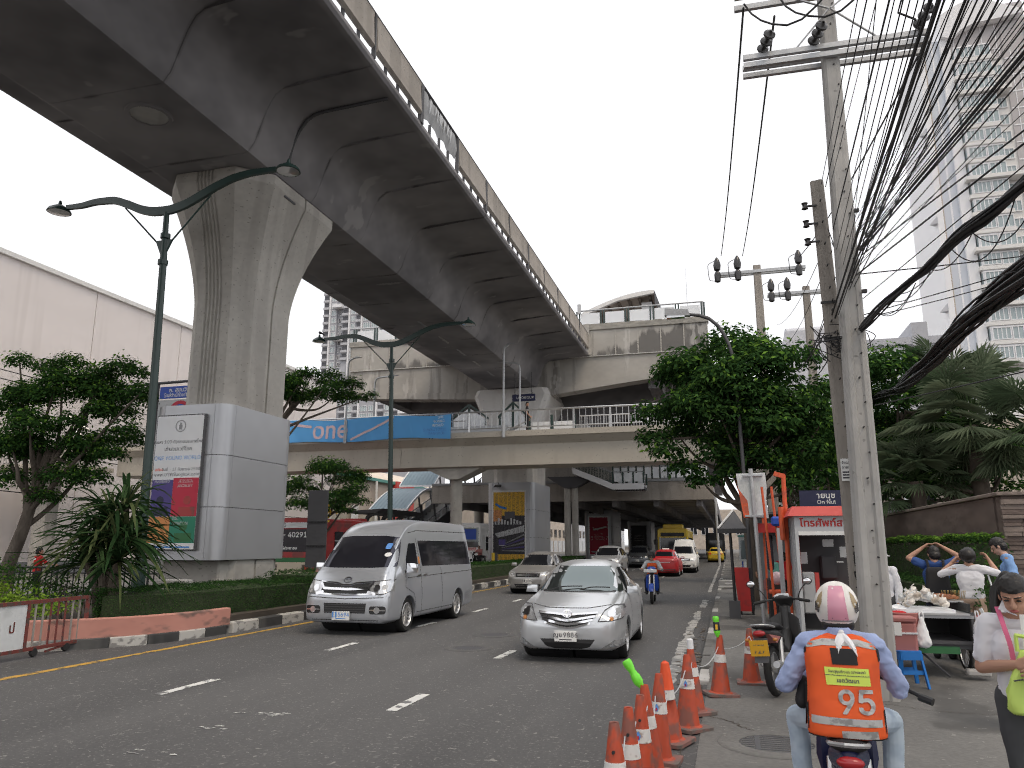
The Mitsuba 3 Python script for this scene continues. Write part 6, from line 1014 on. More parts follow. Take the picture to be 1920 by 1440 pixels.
# ---------------------------------------------------------------- vehicles (local axes: nose at y = 0 facing -y, ground at z = 0)
def car_body(rows, arches, nst=58, dense=.5):
    R = np.array(rows, float); L = R[-1, 0]; ys = np.unique(np.r_[np.linspace(0, L, nst), np.linspace(0, dense, 18), np.linspace(L-.3, L, 8)]); Q = PchipInterpolator(R[:, 0], R[:, 1:])(ys); S = []
    for y, (zb, zm, zs, zt, w, ws, wt) in zip(ys, Q):
        e = min(.10, (zt-zs)*.55); c = .035*min(1, w/.8)
        P = A((0, zb), (.82*w, zb), (.965*w, zb+.06), (w, zm), (ws, zs), (wt, zt-e), (wt-.07, zt-.28*e), (wt*.5, zt+c*.72), (0, zt+c)); h = [P[0], P[1]]
        for i in range(1, 8):
            p0, p1, p2, p3 = P[i-1], P[i], P[i+1], (P[i+2] if i < 7 else P[8]+(P[8]-P[7])*A(1, -.3))
            for t in (.25, .5, .75, 1): h.append(.5*(2*p1+(p2-p0)*t+(2*p0-5*p1+4*p2-p3)*t*t+(3*p1-p0-3*p2+p3)*t**3)) if i > 1 else (h.append(p1+(p2-p1)*t))
        h = A(*h); h[-1, 0] = 0; ring = np.vstack([h, h[-2:0:-1]*A(-1, 1)]); S.append(np.c_[ring[:, 0], np.full(len(ring), y), ring[:, 1]])
    m = loft(S); full = m
    if arches:
        M = tomani(m)
        for y, z, r, xin in arches:
            for s in (-1, 1): M = M-m3.Manifold.cylinder(.9, r, r, 40).rotate([0, 90, 0]).translate([xin if s > 0 else -xin-.9, y, z])
        m = man(M)
    return m, full
AX = {'f': (0, 2, 1, 1, -6), 'b': (0, 2, 1, -1, 12), 's': (1, 2, 0, -1, 5), 'S': (1, 2, 0, 1, -5), 't': (0, 1, 2, -1, 6)}
def patch(body, poly, axis, off=.004, cell=.07):
    """a sheet of the outline, laid on the body seen along an axis and lifted by off"""
    P = poly if hasattr(poly, 'geom_type') else sg.Polygon(poly); P = P.buffer(0); ia, ib, ic, d, st = AX[axis]; V = []; F = []; b = P.bounds
    for gx in np.arange(math.floor(b[0]/cell)*cell, b[2], cell):
        for gy in np.arange(math.floor(b[1]/cell)*cell, b[3], cell):
            q = P.intersection(sg.box(gx, gy, gx+cell, gy+cell))
            for g in getattr(q, 'geoms', [q]):
                if g.geom_type != 'Polygon' or g.area < 1e-8: continue
                v, f = trimesh.creation.triangulate_polygon(g, engine='earcut'); F.append(f+sum(map(len, V))); V.append(v)
    v = np.vstack(V); f = np.vstack(F); o = np.zeros((len(v), 3)); o[:, ia] = v[:, 0]; o[:, ib] = v[:, 1]; o[:, ic] = st; dr_ = np.zeros_like(o); dr_[:, ic] = d
    tri = body.ray.intersects_first(o, dr_); n = body.face_normals[tri]; p0 = body.triangles[tri][:, 0]; den = np.sum(n*dr_, 1); t = np.sum(n*(p0-o), 1)/np.where(np.abs(den) < 1e-9, 1e-9, den)
    p = o+dr_*t[:, None]; ok = (tri >= 0) & (np.abs(den) > .04); out = p+n*np.minimum(off, .05)*1.0; out -= dr_*off*.2; f = f[ok[f].all(1)]; m = tm(out, f); m.merge_vertices(); m.remove_unreferenced_vertices()
    if len(m.faces) and np.sum(m.face_normals*dr_[0], 1).mean() > 0: m.invert()
    return m
def mir(P): return [(-x, z) for x, z in P][::-1]
WH = {}
def wheel(key, x, y, R, W, ns, rimr, M0=None):
    k = (R, W, ns, rimr); r = R*rimr; ty = key+'__tyre'; ri = key+'__rim'
    if k not in WH:
        a = add(ty, lathe([(r*.98, -W/2+.02), (R*.90, -W/2), (R*.985, -W/2+.025), (R, -W/4), (R, W/4), (R*.985, W/2-.025), (R*.90, W/2), (r*.98, W/2-.02)], 30, 'x'), 'rubber', smooth=40)
        rim = [lathe([(0, W/2-.05), (.05, W/2-.035), (.055, W/2-.06), (r*.3, W/2-.075)], 20, 'x'), lathe([(r*.86, W/2-.05), (r*.97, W/2-.005), (r, W/2-.012), (r*.99, -W/2+.03), (r*.92, -W/2+.03), (r*.86, W/2-.06)], 30, 'x')]
        for i in range(ns):
            t = 2*math.pi*i/ns; c, s = math.cos(t), math.sin(t); rim.append(bar((W/2-.06, c*.04, s*.04), (W/2-.035, c*r*.92, s*r*.92), .05 if ns < 9 else .035, .03))
        b = add(ri, cat(rim), 'stainless', smooth=40); c = add(key+'__disc', lathe([(0, W/2-.11), (r*.9, W/2-.11)], 20, 'x'), 'dark_grey'); WH[k] = (a, b, c)
        for q in (a, b, c): scene[q] = {**scene[q], 'to_world': T4().translate([x, y, R])@(T4().rotate([0, 0, 1], 180) if x < 0 else T4())}
    else:
        for q, n in zip(WH[k], ('tyre', 'rim', 'disc')): scene[num(key+'__'+n)] = {kk: v for kk, v in PROTO[q].items() if kk != 'to_world'} | {'to_world': T4().translate([x, y, R])@(T4().rotate([0, 0, 1], 180) if x < 0 else T4())}
    for q in WH[k]: PROTO.setdefault(q, scene[q])
PROTO = {}
def wheels(t, ys, tr, R, W, ns=10, rimr=.68):
    for y in ys:
        for x in (tr, -tr):
            k = num(t+'__wheel'); _used.add(k); wheel(k, x, y, R, W, ns, rimr)
        add(t+'__wheel_arch', cat([lathe([(R+.045, .02), (R+.045, tr-.02), (0, .021)], 24, 'x').apply_translation([0, y, R]) for _ in (0,)]), 'black_plastic'); add(t+'__wheel_arch', lathe([(R+.045, -tr+.02), (R+.045, -.02), (0, -.021)], 24, 'x').apply_translation([0, y, R]), 'black_plastic')
def plate(t, s, sub, y, z, x=0, w=.34, h=.155, paper='white_matte', ink='print_dark', back=False):
    p = add(t+'__number_plate', box(x-w/2, x+w/2, y-.014, y, z-h/2, z+h/2, .004), paper); d = 1 if back else -1; yy = y-.0145 if not back else y+.0005
    th, nu = s; hh = h*.42; ms = []; cur = 0
    for q in (th, nu):
        m = lettering(q, hh, True, .002); b = m.bounds; m = mv(m, cur-b[0, 0]); cur += b[1, 0]-b[0, 0]+hh*.35; ms.append(m)
    for m in ms: add(p+'__lettering', TR(m, (-d, 0, 0), (0, 0, 1), (0, d, 0), (x+d*(cur-hh*.35)/2, yy, z-h*.08)), ink)
    add(p+'__small_print', box(x-w*.28, x+w*.28, y-.016 if not back else y, y-.0145 if not back else y+.002, z-h*.36, z-h*.26), ink)
def lines(t, body, name, segs, axis, w, off, b):
    for P in segs: add(t+'__'+name, patch(body, sg.LineString(P).buffer(w, cap_style=2), axis, off, .1), b, smooth=True)
def place(t, x, y, deg=0): put(t, T4().translate([x, y, .004])@T4().rotate([0, 0, 1], deg))
def mirror(t, x, y, z, b, s, w=.2, h=.14):
    m = add(t+'__door_mirror', hull([(s*x, y, z), (s*(x+w), y-.02, z+.01), (s*x, y, z+h), (s*(x+w-.03), y-.02, z+h), (s*x, y+.09, z+.02), (s*(x+w-.02), y+.09, z+.03), (s*x, y+.08, z+h-.01), (s*(x+w-.05), y+.08, z+h-.01), (s*(x+w/2), y-.05, z+h/2)]), b, smooth=50)
    add(m+'__arm', box(min(s*(x-.1), s*(x+.02)), max(s*(x-.1), s*(x+.02)), y+.02, y+.07, z+.0, z+.05), 'black_plastic')
    add(m+'__glass', box(min(s*(x+.02), s*(x+w-.03)), max(s*(x+.02), s*(x+w-.03)), y+.092, y+.097, z+.03, z+h-.02), 'chrome')
def badge(t, body, x, z, rx, rz, off=.012):
    o = sg.Point(0, 0).buffer(1, 12); ring = lambda a, b, cx=0, cz=0, k=.72: sa.translate(sa.scale(o, a, b), x+cx, z+cz).difference(sa.translate(sa.scale(o, a*k, b*k), x+cx, z+cz))
    add(t+'__badge', patch(body, shapely.union_all([ring(rx, rz, k=.82), ring(rx*.72, rz*.42, 0, rz*.38), ring(rx*.28, rz*.85)]), 'f', off, .2), 'chrome')
def SEDAN(L=4.3, H=1.46, W=.85, hood=.87, tail=1.03, nose=0):
    k = W/.85; a = L/4.3; r = [(0, .30, .42, .52, .60, .50, .48, .42), (.04, .22, .45, .61, .69, .66, .64, .56), (.12, .19, .48, .69, .765, .745, .72, .62), (.28, .18, .50, .75, .81, .80, .775, .64), (.55, .18, .52, .80, hood, .835, .80, .66), (1.0, .18, .55, .87, hood+.09, .85, .80, .68), (1.13, .18, .55, .885, hood+.125, .85, .80, .68), (1.9, .18, .58, .93, H-.075, .85, .79, .57), (2.4, .18, .60, .94, H, .85, .785, .56), (3.1, .18, .60, .95, H-.06, .845, .78, .55), (3.72, .19, .60, .965, tail+.09, .83, .77, .60), (3.95, .20, .60, .955, tail+.02, .81, .75, .62), (4.2, .26, .60, .92, tail-.02, .75, .70, .60), (4.3, .36, .60, .84, tail-.12, .62, .58, .5)]
    return [(y*a, zb, zm, zs, zt, w*k, ws*k, wt*k) for y, zb, zm, zs, zt, w, ws, wt in r]
SIDEW = [[(1.55, .99), (1.98, 1.33), (2.36, 1.375), (2.36, .99)], [(2.44, .99), (2.44, 1.375), (3.0, 1.335), (3.3, 1.19), (3.36, 1.0)]]
def glasshouse(t, body, ws, rear, side, b='glass_dark', wb=None):
    if ws: add(t+'__windscreen', patch(body, ws, 'f', .004, .09), wb or b, smooth=True)
    if rear: add(t+'__rear_window', patch(body, rear, 'b', .004, .09), b, smooth=True)
    for P in side:
        for ax in 'sS': add(t+'__side_window', patch(body, P, ax, .004, .09), b, smooth=True)
def details(t, body, H, seams, handles):
    lines(t, body, 'door_seam', seams, 's', .006, .003, 'black_plastic'); lines(t, body, 'door_seam', seams, 'S', .006, .003, 'black_plastic')
    for ax in 'sS':
        for y, z in handles: add(t+'__door_handle', patch(body, sg.LineString([(y, z), (y+.17, z+.01)]).buffer(.018), ax, .022, .2), H, smooth=True)
# silver sedan, nearest
rows = SEDAN(); bd, full = car_body(rows, [(.84, .31, .345, .56), (3.39, .31, .345, .56)])
VS = thing('sedan', 'silver sedan with the large badge and white number plate, nearest car on the road', 'car')
add(VS+'__body', bd, 'silver_paint', smooth=38)
glasshouse(VS, full, [(-.715, 1.0), (.715, 1.0), (.555, 1.36), (.45, 1.385), (-.45, 1.385), (-.555, 1.36)], [(-.6, 1.12), (.6, 1.12), (.48, 1.37), (-.48, 1.37)], SIDEW, wb='glass_film')
HL = [(.47, .615), (.56, .77), (.66, .825), (.79, .83), (.835, .72), (.80, .655), (.66, .625)]
for s, q in ((1, HL), (-1, mir(HL))):
    h = add(VS+'__headlight', patch(full, q, 'f', .005, .06), 'lamp_clear', smooth=True); add(h+'__reflector', patch(full, sg.Point(s*.66, .735).buffer(.062), 'f', .012, .05), 'chrome', smooth=True); add(h+'__inner_lamp', patch(full, sg.Point(s*.745, .755).buffer(.04), 'f', .011, .05), 'mid_grey', smooth=True); add(h+'__indicator', patch(full, sg.Point(s*.665, .655).buffer(.028), 'f', .013, .05), 'lamp_amber'); add(h+'__rim', patch(full, sg.Polygon(q).exterior.buffer(.007), 'f', .007, .06), 'dark_grey')
    f = [(s*.50, .225), (s*.80, .255), (s*.80, .345), (s*.70, .35)]; add(VS+'__fog_lamp_recess', patch(full, f, 'f', .004, .06), 'mid_grey'); add(VS+'__fog_lamp', patch(full, sg.Point(s*.725, .31).buffer(.04), 'f', .012, .05), 'lamp_clear'); add(VS+'__fog_trim', patch(full, sg.LineString([(s*.48, .222), (s*.66, .24), (s*.81, .27)]).buffer(.012), 'f', .012, .06), 'chrome')
add(VS+'__grille', patch(full, [(-.45, .735), (-.2, .715), (.2, .715), (.45, .735), (.36, .615), (.16, .535), (0, .505), (-.16, .535), (-.36, .615)], 'f', .004, .06), 'black_plastic')
for a, b, w in ((.735, .70, .014), (.685, .625, .016), (.635, .57, .016), (.59, .515, .014)): e = .45-(.735-a)*.75; add(VS+'__grille_bar', patch(full, sg.LineString([(-e, a), (-.12, b+.012), (0, b), (.12, b+.012), (e, a)]).buffer(w), 'f', .016, .06), 'chrome', smooth=True)
add(VS+'__air_intake', patch(full, [(-.42, .355), (.42, .355), (.33, .245), (.2, .215), (-.2, .215), (-.33, .245)], 'f', .004, .06), 'black_plastic'); badge(VS, full, 0, .715, .075, .055, .024)
lines(VS, full, 'bonnet_seam', [[(-.62, .835), (-.3, .80), (.3, .80), (.62, .835)]], 'f', .004, .003, 'dark_grey')
plate(VS, ('ญย', '9886'), '', -.045, .40, -.02)
for a, b in (((-.5, 1.005), (.06, 1.045)), ((.02, 1.01), (.52, 1.03))): add(VS+'__wiper', tube(spline([(a[0], 1.06, a[1]-.0), ((a[0]+b[0])/2, 1.12, (a[1]+b[1])/2+.045), (b[0], 1.15, b[1]+.03)], 8), .010, 5), 'black_plastic')
add(VS+'__cowl', patch(full, [(-.7, .985), (.7, .985), (.7, 1.012), (-.7, 1.012)], 'f', .005, .1), 'black_plastic'); add(VS+'__rear_view_mirror', box(-.1, .1, 1.82, 1.85, 1.26, 1.32), 'black_plastic')
for s in (1, -1): mirror(VS, .775, 1.42, .95, 'silver_paint', s, .19, .125)
details(VS, full, 'silver_paint', [[(1.5, .97), (1.42, .6), (1.45, .3)], [(2.4, .97), (2.4, .3)], [(3.1, .97), (3.15, .7), (3.0, .55)], [(1.45, .27), (3.0, .27)]], [(2.12, .84), (2.95, .87)])
wheels(VS, (.84, 3.39), .72, .31, .2); place(VS, -2.42, 11.95, 1.2)
# silver minibus
rows = [(0, .36, .50, .66, .78, .66, .64, .58), (.04, .27, .50, .74, .90, .84, .82, .74), (.10, .24, .52, .80, 1.00, .905, .88, .79), (.22, .23, .58, .92, 1.20, .935, .90, .80), (.36, .23, .62, 1.05, 1.32, .94, .90, .79), (.62, .23, .66, 1.15, 1.56, .94, .89, .76), (1.05, .23, .70, 1.2, 1.93, .94, .885, .72), (1.4, .23, .70, 1.25, 2.13, .94, .88, .71), (1.9, .23, .70, 1.28, 2.25, .94, .88, .71), (2.5, .23, .70, 1.3, 2.285, .94, .88, .71), (4.9, .23, .70, 1.3, 2.28, .94, .88, .71), (5.25, .26, .7, 1.3, 2.22, .92, .86, .69), (5.38, .36, .7, 1.2, 2.02, .84, .79, .62)]
bd, full = car_body(rows, [(1.02, .345, .385, .62), (4.12, .345, .385, .62)], 70)
MV = thing('minibus', 'silver high roofed minibus with dark windows beside the median hedge', 'van')
add(MV+'__body', bd, 'silver_blue_paint', smooth=38)
glasshouse(MV, full, [(-.83, 1.315), (-.4, 1.295), (.4, 1.295), (.83, 1.315), (.70, 1.90), (.4, 1.935), (-.4, 1.935), (-.70, 1.90)], [(-.7, 1.3), (.7, 1.3), (.6, 1.95), (-.6, 1.95)], [[(.98, 1.26), (1.05, 1.45), (1.30, 1.78), (1.62, 1.79), (1.62, 1.26)], [(1.85, 1.30), (1.78, 1.84), (5.12, 1.84), (5.16, 1.27)]], 'glass_tint')
HL = [(.55, .79), (.50, .97), (.56, 1.03), (.90, 1.07), (.925, .86), (.80, .80)]
for s, q in ((1, HL), (-1, mir(HL))):
    h = add(MV+'__headlight', patch(full, q, 'f', .006, .06), 'lamp_clear', smooth=True); add(h+'__reflector', patch(full, sg.Point(s*.66, .91).buffer(.065), 'f', .014, .05), 'chrome'); add(h+'__inner_lamp', patch(full, sg.Point(s*.80, .93).buffer(.05), 'f', .013, .05), 'light_grey'); add(h+'__rim', patch(full, sg.Polygon(q).exterior.buffer(.008), 'f', .008, .06), 'dark_grey')
    add(MV+'__fog_lamp_recess', patch(full, rrect(*sorted((s*.53, s*.86)), .42, .57, .05), 'f', .004, .06), 'black_plastic'); add(MV+'__fog_lamp', patch(full, sg.Point(s*.69, .495).buffer(.06), 'f', .014, .05), 'lamp_clear'); add(MV+'__fog_trim', patch(full, sg.LineString([(s*.55, .495), (s*.84, .495)]).buffer(.012), 'f', .010, .06), 'chrome')
add(MV+'__grille', patch(full, [(-.52, .80), (.52, .80), (.58, 1.02), (.2, .985), (.1, .95), (-.1, .95), (-.2, .985), (-.58, 1.02)], 'f', .004, .06), 'black_plastic')
for P, w in (([(-.56, .99), (-.48, .90), (0, .885), (.48, .90), (.56, .99)], .022), ([(-.55, .80), (0, .775), (.55, .80)], .014), ([(-.58, 1.03), (-.2, 1.0), (-.1, .965), (.1, .965), (.2, 1.0), (.58, 1.03)], .012), ([(.50, .83), (.62, .80)], .03), ([(-.50, .83), (-.62, .80)], .03)): add(MV+'__grille_bar', patch(full, sg.LineString(P).buffer(w), 'f', .016, .06), 'chrome', smooth=True)
badge(MV, full, 0, 1.06, .085, .06); add(MV+'__air_intake', patch(full, [(-.46, .62), (.46, .62), (.44, .43), (-.44, .43)], 'f', .004, .06), 'black_plastic')
for k in range(4): add(MV+'__intake_slat', patch(full, sg.LineString([(-.44, .46+.045*k), (.44, .46+.045*k)]).buffer(.006), 'f', .012, .06), 'dark_grey')
lines(MV, full, 'bumper_crease', [[(-.9, .74), (0, .705), (.9, .74)], [(-.72, .30), (.72, .30)]], 'f', .008, .004, 'dark_grey'); plate(MV, ('ฮฮ', '5694'), '', -.05, .385, -.05, .38, .17, ink='print_blue')
ST_ = add(MV+'__windscreen_sticker', patch(full, sa.scale(sg.Point(.62, 1.55).buffer(.07), 1, .6), 'f', .008, .1), 'white_matte'); add(MV+'__windscreen_sticker', patch(full, rrect(.50, .62, 1.66, 1.78, .03), 'f', .008, .1), 'print_blue')
for s in (1, -1): mirror(MV, .93, .88, 1.18, 'chrome', s, .24, .2)
details(MV, full, 'chrome', [[(.95, 1.25), (.86, .9), (1.3, .75), (1.42, .45)], [(1.7, 1.9), (1.74, 1.2), (1.72, .3)], [(2.98, 1.25), (2.98, .3)], [(1.0, 1.08), (5.3, 1.12)], [(1.45, .36), (3.7, .36)], [(1.35, 2.0), (1.8, 2.06), (5.25, 2.06)]], [(1.5, 1.10), (1.85, 1.10)])
add(MV+'__orange_sticker', patch(full, rrect(1.66, 1.74, 1.35, 1.5, .02), 's', .006, .1), 'print_orange')
for k in range(4): add(MV+'__mud_guard_trim', patch(full, sg.LineString([(4.6, .44+.05*k), (5.0, .48+.05*k)]).buffer(.012), 's', .012, .1), 'chrome')
for k in range(3): add(MV+'__window_divider', patch(full, sg.LineString([(2.75+.95*k, 1.29), (2.75+.95*k, 1.83)]).buffer(.012, cap_style=2), 's', .007, .1), 'black_plastic')
wheels(MV, (1.02, 4.12), .80, .345, .22, 12, .7); place(MV, -7.38, 14.33)
# other cars
def sedan(label, paint, x, y, deg, L=4.4, H=1.47, W=.85, face='front', pl=('กข', '3412'), lit=False, wb=None, name='sedan', cat_='car', rows=None, ws=None, side=None, arch=None, R=.31, hl=None, gz=(.60, .74)):
    rows = rows or SEDAN(L, H, W); arch = arch or (.84*L/4.3, 3.39*L/4.3); bd, full = car_body(rows, [(a, R, R+.035, .56) for a in arch], 40); t = thing(name, label, cat_)
    add(t+'__body', bd, paint, smooth=38); k = L/4.3; a = W/.85
    glasshouse(t, full, ws or [(-.70*a, 1.01), (.70*a, 1.01), (.53*a, H-.085), (-.53*a, H-.085)], [(-.6, 1.13), (.6, 1.13), (.48, H-.10), (-.48, H-.10)], side or [[(p*k, q) for p, q in P] for P in SIDEW], wb=wb)
    if face == 'front':
        h = hl or [(.46, .66), (.50, .76), (.80, .84), (.82, .74)]
        for q in (h, mir(h)):
            kk = add(t+'__headlight', patch(full, [(x_*a, z_) for x_, z_ in q], 'f', .006, .08), 'lamp_clear')
            if lit: cx = np.mean(q, 0); add(kk+'__lit_lamp', patch(full, sg.Point(*cx).buffer(.085), 'f', .014, .08), 'lit_lamp')
        add(t+'__grille', patch(full, [(-.44, gz[0]), (.44, gz[0]), (.46, gz[1]), (-.46, gz[1])], 'f', .005, .08), 'black_plastic')
        add(t+'__grille_bar', patch(full, rrect(-.38, .38, (gz[0]+gz[1])/2-.03, (gz[0]+gz[1])/2+.03, .02), 'f', .014, .08), 'chrome'); add(t+'__badge', patch(full, sg.box(-.06, (gz[0]+gz[1])/2-.05, .06, (gz[0]+gz[1])/2+.05).difference(sg.box(-.02, (gz[0]+gz[1])/2+.01, .02, 1)).difference(sg.box(-.02, 0, .02, (gz[0]+gz[1])/2-.02)), 'f', .02, .2), 'chrome')
        add(t+'__air_intake', patch(full, [(-.5, gz[0]-.24), (.5, gz[0]-.24), (.44, gz[0]-.36), (-.44, gz[0]-.36)], 'f', .005, .08), 'black_plastic'); plate(t, pl, '', -.03, gz[0]-.15)
        for s in (.68, -.68): add(t+'__fog_lamp', patch(full, sg.Point(s, gz[0]-.26).buffer(.05), 'f', .008, .08), 'chrome')
    else:
        for s in (1, -1): add(t+'__tail_light', patch(full, [(s*.42, .80), (s*.78, .80), (s*.76, .98), (s*.46, .97)], 'b', .008, .08), 'lit_brake' if s > 0 else 'lamp_red', lab=None)
        add(t+'__bumper_lower', patch(full, [(-.62, .30), (.62, .30), (.64, .42), (-.64, .42)], 'b', .006, .1), 'dark_grey'); add(t+'__boot_trim', patch(full, sg.box(-.35, .78, .35, .81), 'b', .01, .1), 'chrome')
    for s in (1, -1): mirror(t, .80*a, 1.42*k, .96, paint, s, .2, .13)
    details(t, full, paint, [[(2.4*k, .97), (2.4*k, .3)], [(1.5*k, .97), (1.45*k, .3)]], [(2.1*k, .86), (2.95*k, .88)]); wheels(t, arch, W-.13, R, .2, 10 if R < .32 else 6); place(t, x, y, deg); return t
scene['lit_lamp_mat'] = {'type': 'diffuse', 'reflectance': {'type': 'rgb', 'value': [.9, .9, .88]}}
pr('lit_lamp', (.9, .9, .88), .3); pr('lit_brake', (.8, .03, .03), .3)
sedan('grey silver sedan following behind the minibus along the hedge', 'warm_silver_paint', -7.1, 27.9, 0, pl=('ชก', '8055'))
SUV = [(0, .34, .5, .62, .72, .6, .58, .5), (.05, .27, .52, .72, .86, .8, .78, .7), (.18, .25, .55, .84, .98, .88, .85, .74), (.6, .25, .6, .95, 1.06, .91, .87, .74), (1.05, .25, .62, 1.02, 1.13, .915, .87, .74), (1.75, .25, .66, 1.06, 1.60, .915, .86, .63), (2.3, .25, .68, 1.07, 1.68, .915, .86, .62), (3.7, .25, .68, 1.08, 1.64, .91, .85, .61), (4.2, .28, .68, 1.08, 1.45, .88, .82, .62), (4.45, .36, .68, 1.05, 1.15, .78, .74, .6), (4.55, .42, .68, .95, 1.0, .66, .62, .5)]
SUVW = [[(1.5, 1.13), (1.9, 1.52), (2.4, 1.57), (2.4, 1.13)], [(2.48, 1.13), (2.48, 1.57), (3.3, 1.55), (3.3, 1.13)], [(3.38, 1.14), (3.38, 1.54), (3.85, 1.48), (4.0, 1.2)]]
kw = dict(L=4.5, H=1.68, W=.91, rows=SUV, ws=[(-.76, 1.15), (.76, 1.15), (.58, 1.57), (-.58, 1.57)], side=SUVW, arch=(.9, 3.55), R=.36, hl=[(.50, .80), (.54, .92), (.82, .97), (.86, .84)], gz=(.72, .90), name='suv')
sedan('pale silver sport utility car with both headlights on', 'silver_paint', -7.05, 46.0, 0, lit=True, **kw); sedan('dark grey sport utility car waiting in the shade by the dark pier', 'grey_paint', -6.9, 62.0, 0, **kw)
t = sedan('red taxi with a glowing brake light behind the motorcyclist', 'red_paint', -3.55, 49.5, 180, face='rear'); add(t+'__roof_sign', box(-3.75, -3.35, 46.9, 47.05, 1.47, 1.58, .02), 'white_matte')
t = sedan('yellow and green taxi far down the road', 'yellow_paint', -1.3, 88, 180, face='rear'); add(t+'__lower_green', box(-2.17, -.43, 84.2, 88.0, .3, .62, .05), 'bus_green')
VN = [(0, .4, .52, .62, .72, .66, .64, .58), (.05, .33, .55, .72, .88, .8, .78, .70), (.2, .3, .58, .82, .98, .84, .81, .72), (.9, .3, .62, .95, 1.08, .86, .82, .72), (1.1, .3, .65, 1.0, 1.18, .86, .82, .72), (1.7, .3, .7, 1.08, 1.72, .86, .82, .62), (2.1, .3, .7, 1.1, 2.0, .86, .82, .60), (2.6, .3, .7, 1.1, 2.1, .86, .82, .60), (4.7, .3, .7, 1.1, 2.08, .86, .82, .6), (4.9, .4, .7, 1.0, 1.9, .8, .76, .55)]
sedan('old white van coming up the nearest lane in the distance', 'white_paint', -2.85, 51.5, 0, L=4.7, H=1.8, W=.86, rows=VN, ws=[(-.66, 1.2), (.66, 1.2), (.55, 1.66), (-.55, 1.66)], side=[[(1.5, 1.15), (1.8, 1.6), (2.4, 1.62), (2.4, 1.15)], [(2.6, 1.15), (2.6, 1.62), (4.5, 1.62), (4.5, 1.15)]], arch=(.9, 3.7), R=.33, hl=[(.46, .74), (.46, .88), (.78, .90), (.80, .76)], gz=(.74, .90), name='white_van', cat_='van')
# buses
def bus(label, x, y0, L, W, H, wall, band, b_up, deg=0, name='bus'):
    t = thing(name, label, 'bus'); sec = lambda s: [(p[0]*s, p[1]) for p in rrect(-W/2, W/2, .38, H, .22, 4)]
    add(t+'__body', loft([[(a, y, b) for a, b in sec(s)] for y, s in ((0, .93), (.12, .99), (.3, 1), (L-.3, 1), (L-.08, .99), (L, .94))]), b_up, smooth=35)
    for s in (-1, 1):
        xs = s*W/2; lo, hi = min(xs, xs+s*.02), max(xs, xs+s*.02)
        add(t+'__lower_panel', box(lo, hi, .35, L-.3, .42, 1.05), wall); add(t+'__band', box(lo, hi+.001, .35, L-.3, 1.06, 1.28), band)
        n = int((L-1.6)/.95)
        for k in range(n):
            w = add(t+'__window', box(min(xs, xs+s*.028), max(xs, xs+s*.028), .9+.95*k, 1.72+.95*k, 1.36, 2.36), 'glass_dark'); add(w+'__bar', box(min(xs, xs+s*.04), max(xs, xs+s*.04), .9+.95*k, 1.72+.95*k, 1.92, 1.97), 'light_grey')
    add(t+'__windscreen', box(-W*.42, W*.42, -.02, .02, 1.25, 2.35), 'glass_dark'); add(t+'__rear_window', box(-W*.42, W*.42, L-.02, L+.02, 1.6, 2.4), 'glass_dark'); add(t+'__skirt', box(-W*.44, W*.44, .3, L-.3, .25, .5), 'dark_grey')
    for yy in (2.2, L-2.8):
        for s in (-1, 1): add(t+'__wheel', lathe([(0, -.13), (.3, -.13), (.47, -.1), (.48, .1), (.3, .13), (0, .13)], 20, 'x').apply_translation([s*(W/2-.14), yy, .48]), 'rubber', smooth=40)
    return t
t = bus('red and cream city bus with its tail to us across the median', 0, 0, 11, 2.5, 2.95, 'bus_cream', 'bus_red', 'bus_red')
yb = 11.021
add(t+'__rear_panel', box(-1.1, 1.1, yb, yb+.02, .45, 1.0), 'bus_cream'); add(t+'__green_band', box(-1.18, 1.18, yb, yb+.022, 1.01, 1.2), 'bus_green'); add(t+'__red_band', box(-1.18, 1.18, yb, yb+.022, 1.205, 1.45), 'bus_red'); add(t+'__advert', box(-1.12, 1.12, yb, yb+.024, 1.46, 2.45), 'poster_black'); add(t+'__route_box', box(-.9, .75, yb, yb+.03, 2.5, 2.75), 'panel_white')
for s, z, h, xx, b in (('8 - 40291', 2.1, .22, .72, 'white_matte'), ('สถานีประชาชน', 1.56, .13, .72, 'white_matte'), ('40', 2.55, .16, .55, 'print_dark')): add(t+'__lettering', TR(lettering(s, h, True), (-1, 0, 0), (0, 0, 1), (0, 1, 0), (xx, yb+.03, z)), b)
for s in (-1, 1): add(t+'__tail_light', cyl((s*.85, yb+.02, .78), (s*.85, yb+.05, .78), .09, None, 12), 'lit_brake' if s < 0 else 'lamp_red'); add(t+'__tail_light_box', box(s*.95-.33 if s > 0 else -1.08, s*.95+.13 if s > 0 else -.62, yb+.0205, yb+.026, .66, .90), 'bark')
add(t+'__roof_vent', box(-.6, .6, 4.6, 5.4, 2.95, 3.1, .04), 'bus_red'); put(t, T4().translate([-18.9, 42.3, 0])@T4().rotate([0, 0, 1], 180))
t = bus('white coach partly hidden behind the train poster casing', 0, 0, 11.5, 2.5, 3.35, 'white_paint', 'white_paint', 'white_paint', name='coach'); add(t+'__upper_glass', box(1.255, 1.275, .5, 10.5, 1.9, 2.9), 'glass_dark'); add(t+'__rear_glass', box(-1.05, 1.05, 11.49, 11.53, 2.0, 3.0), 'glass_pale'); add(t+'__blue_flag', box(-.9, .2, 11.535, 11.55, 2.15, 2.9), 'sign_blue')
for z in (1.5, 1.38): add(t+'__lettering', box(-.9, .3, 11.51, 11.53, z, z+.06), 'red_matte')
put(t, T4().translate([-18.6, 66, 0])@T4().rotate([0, 0, 1], 180))
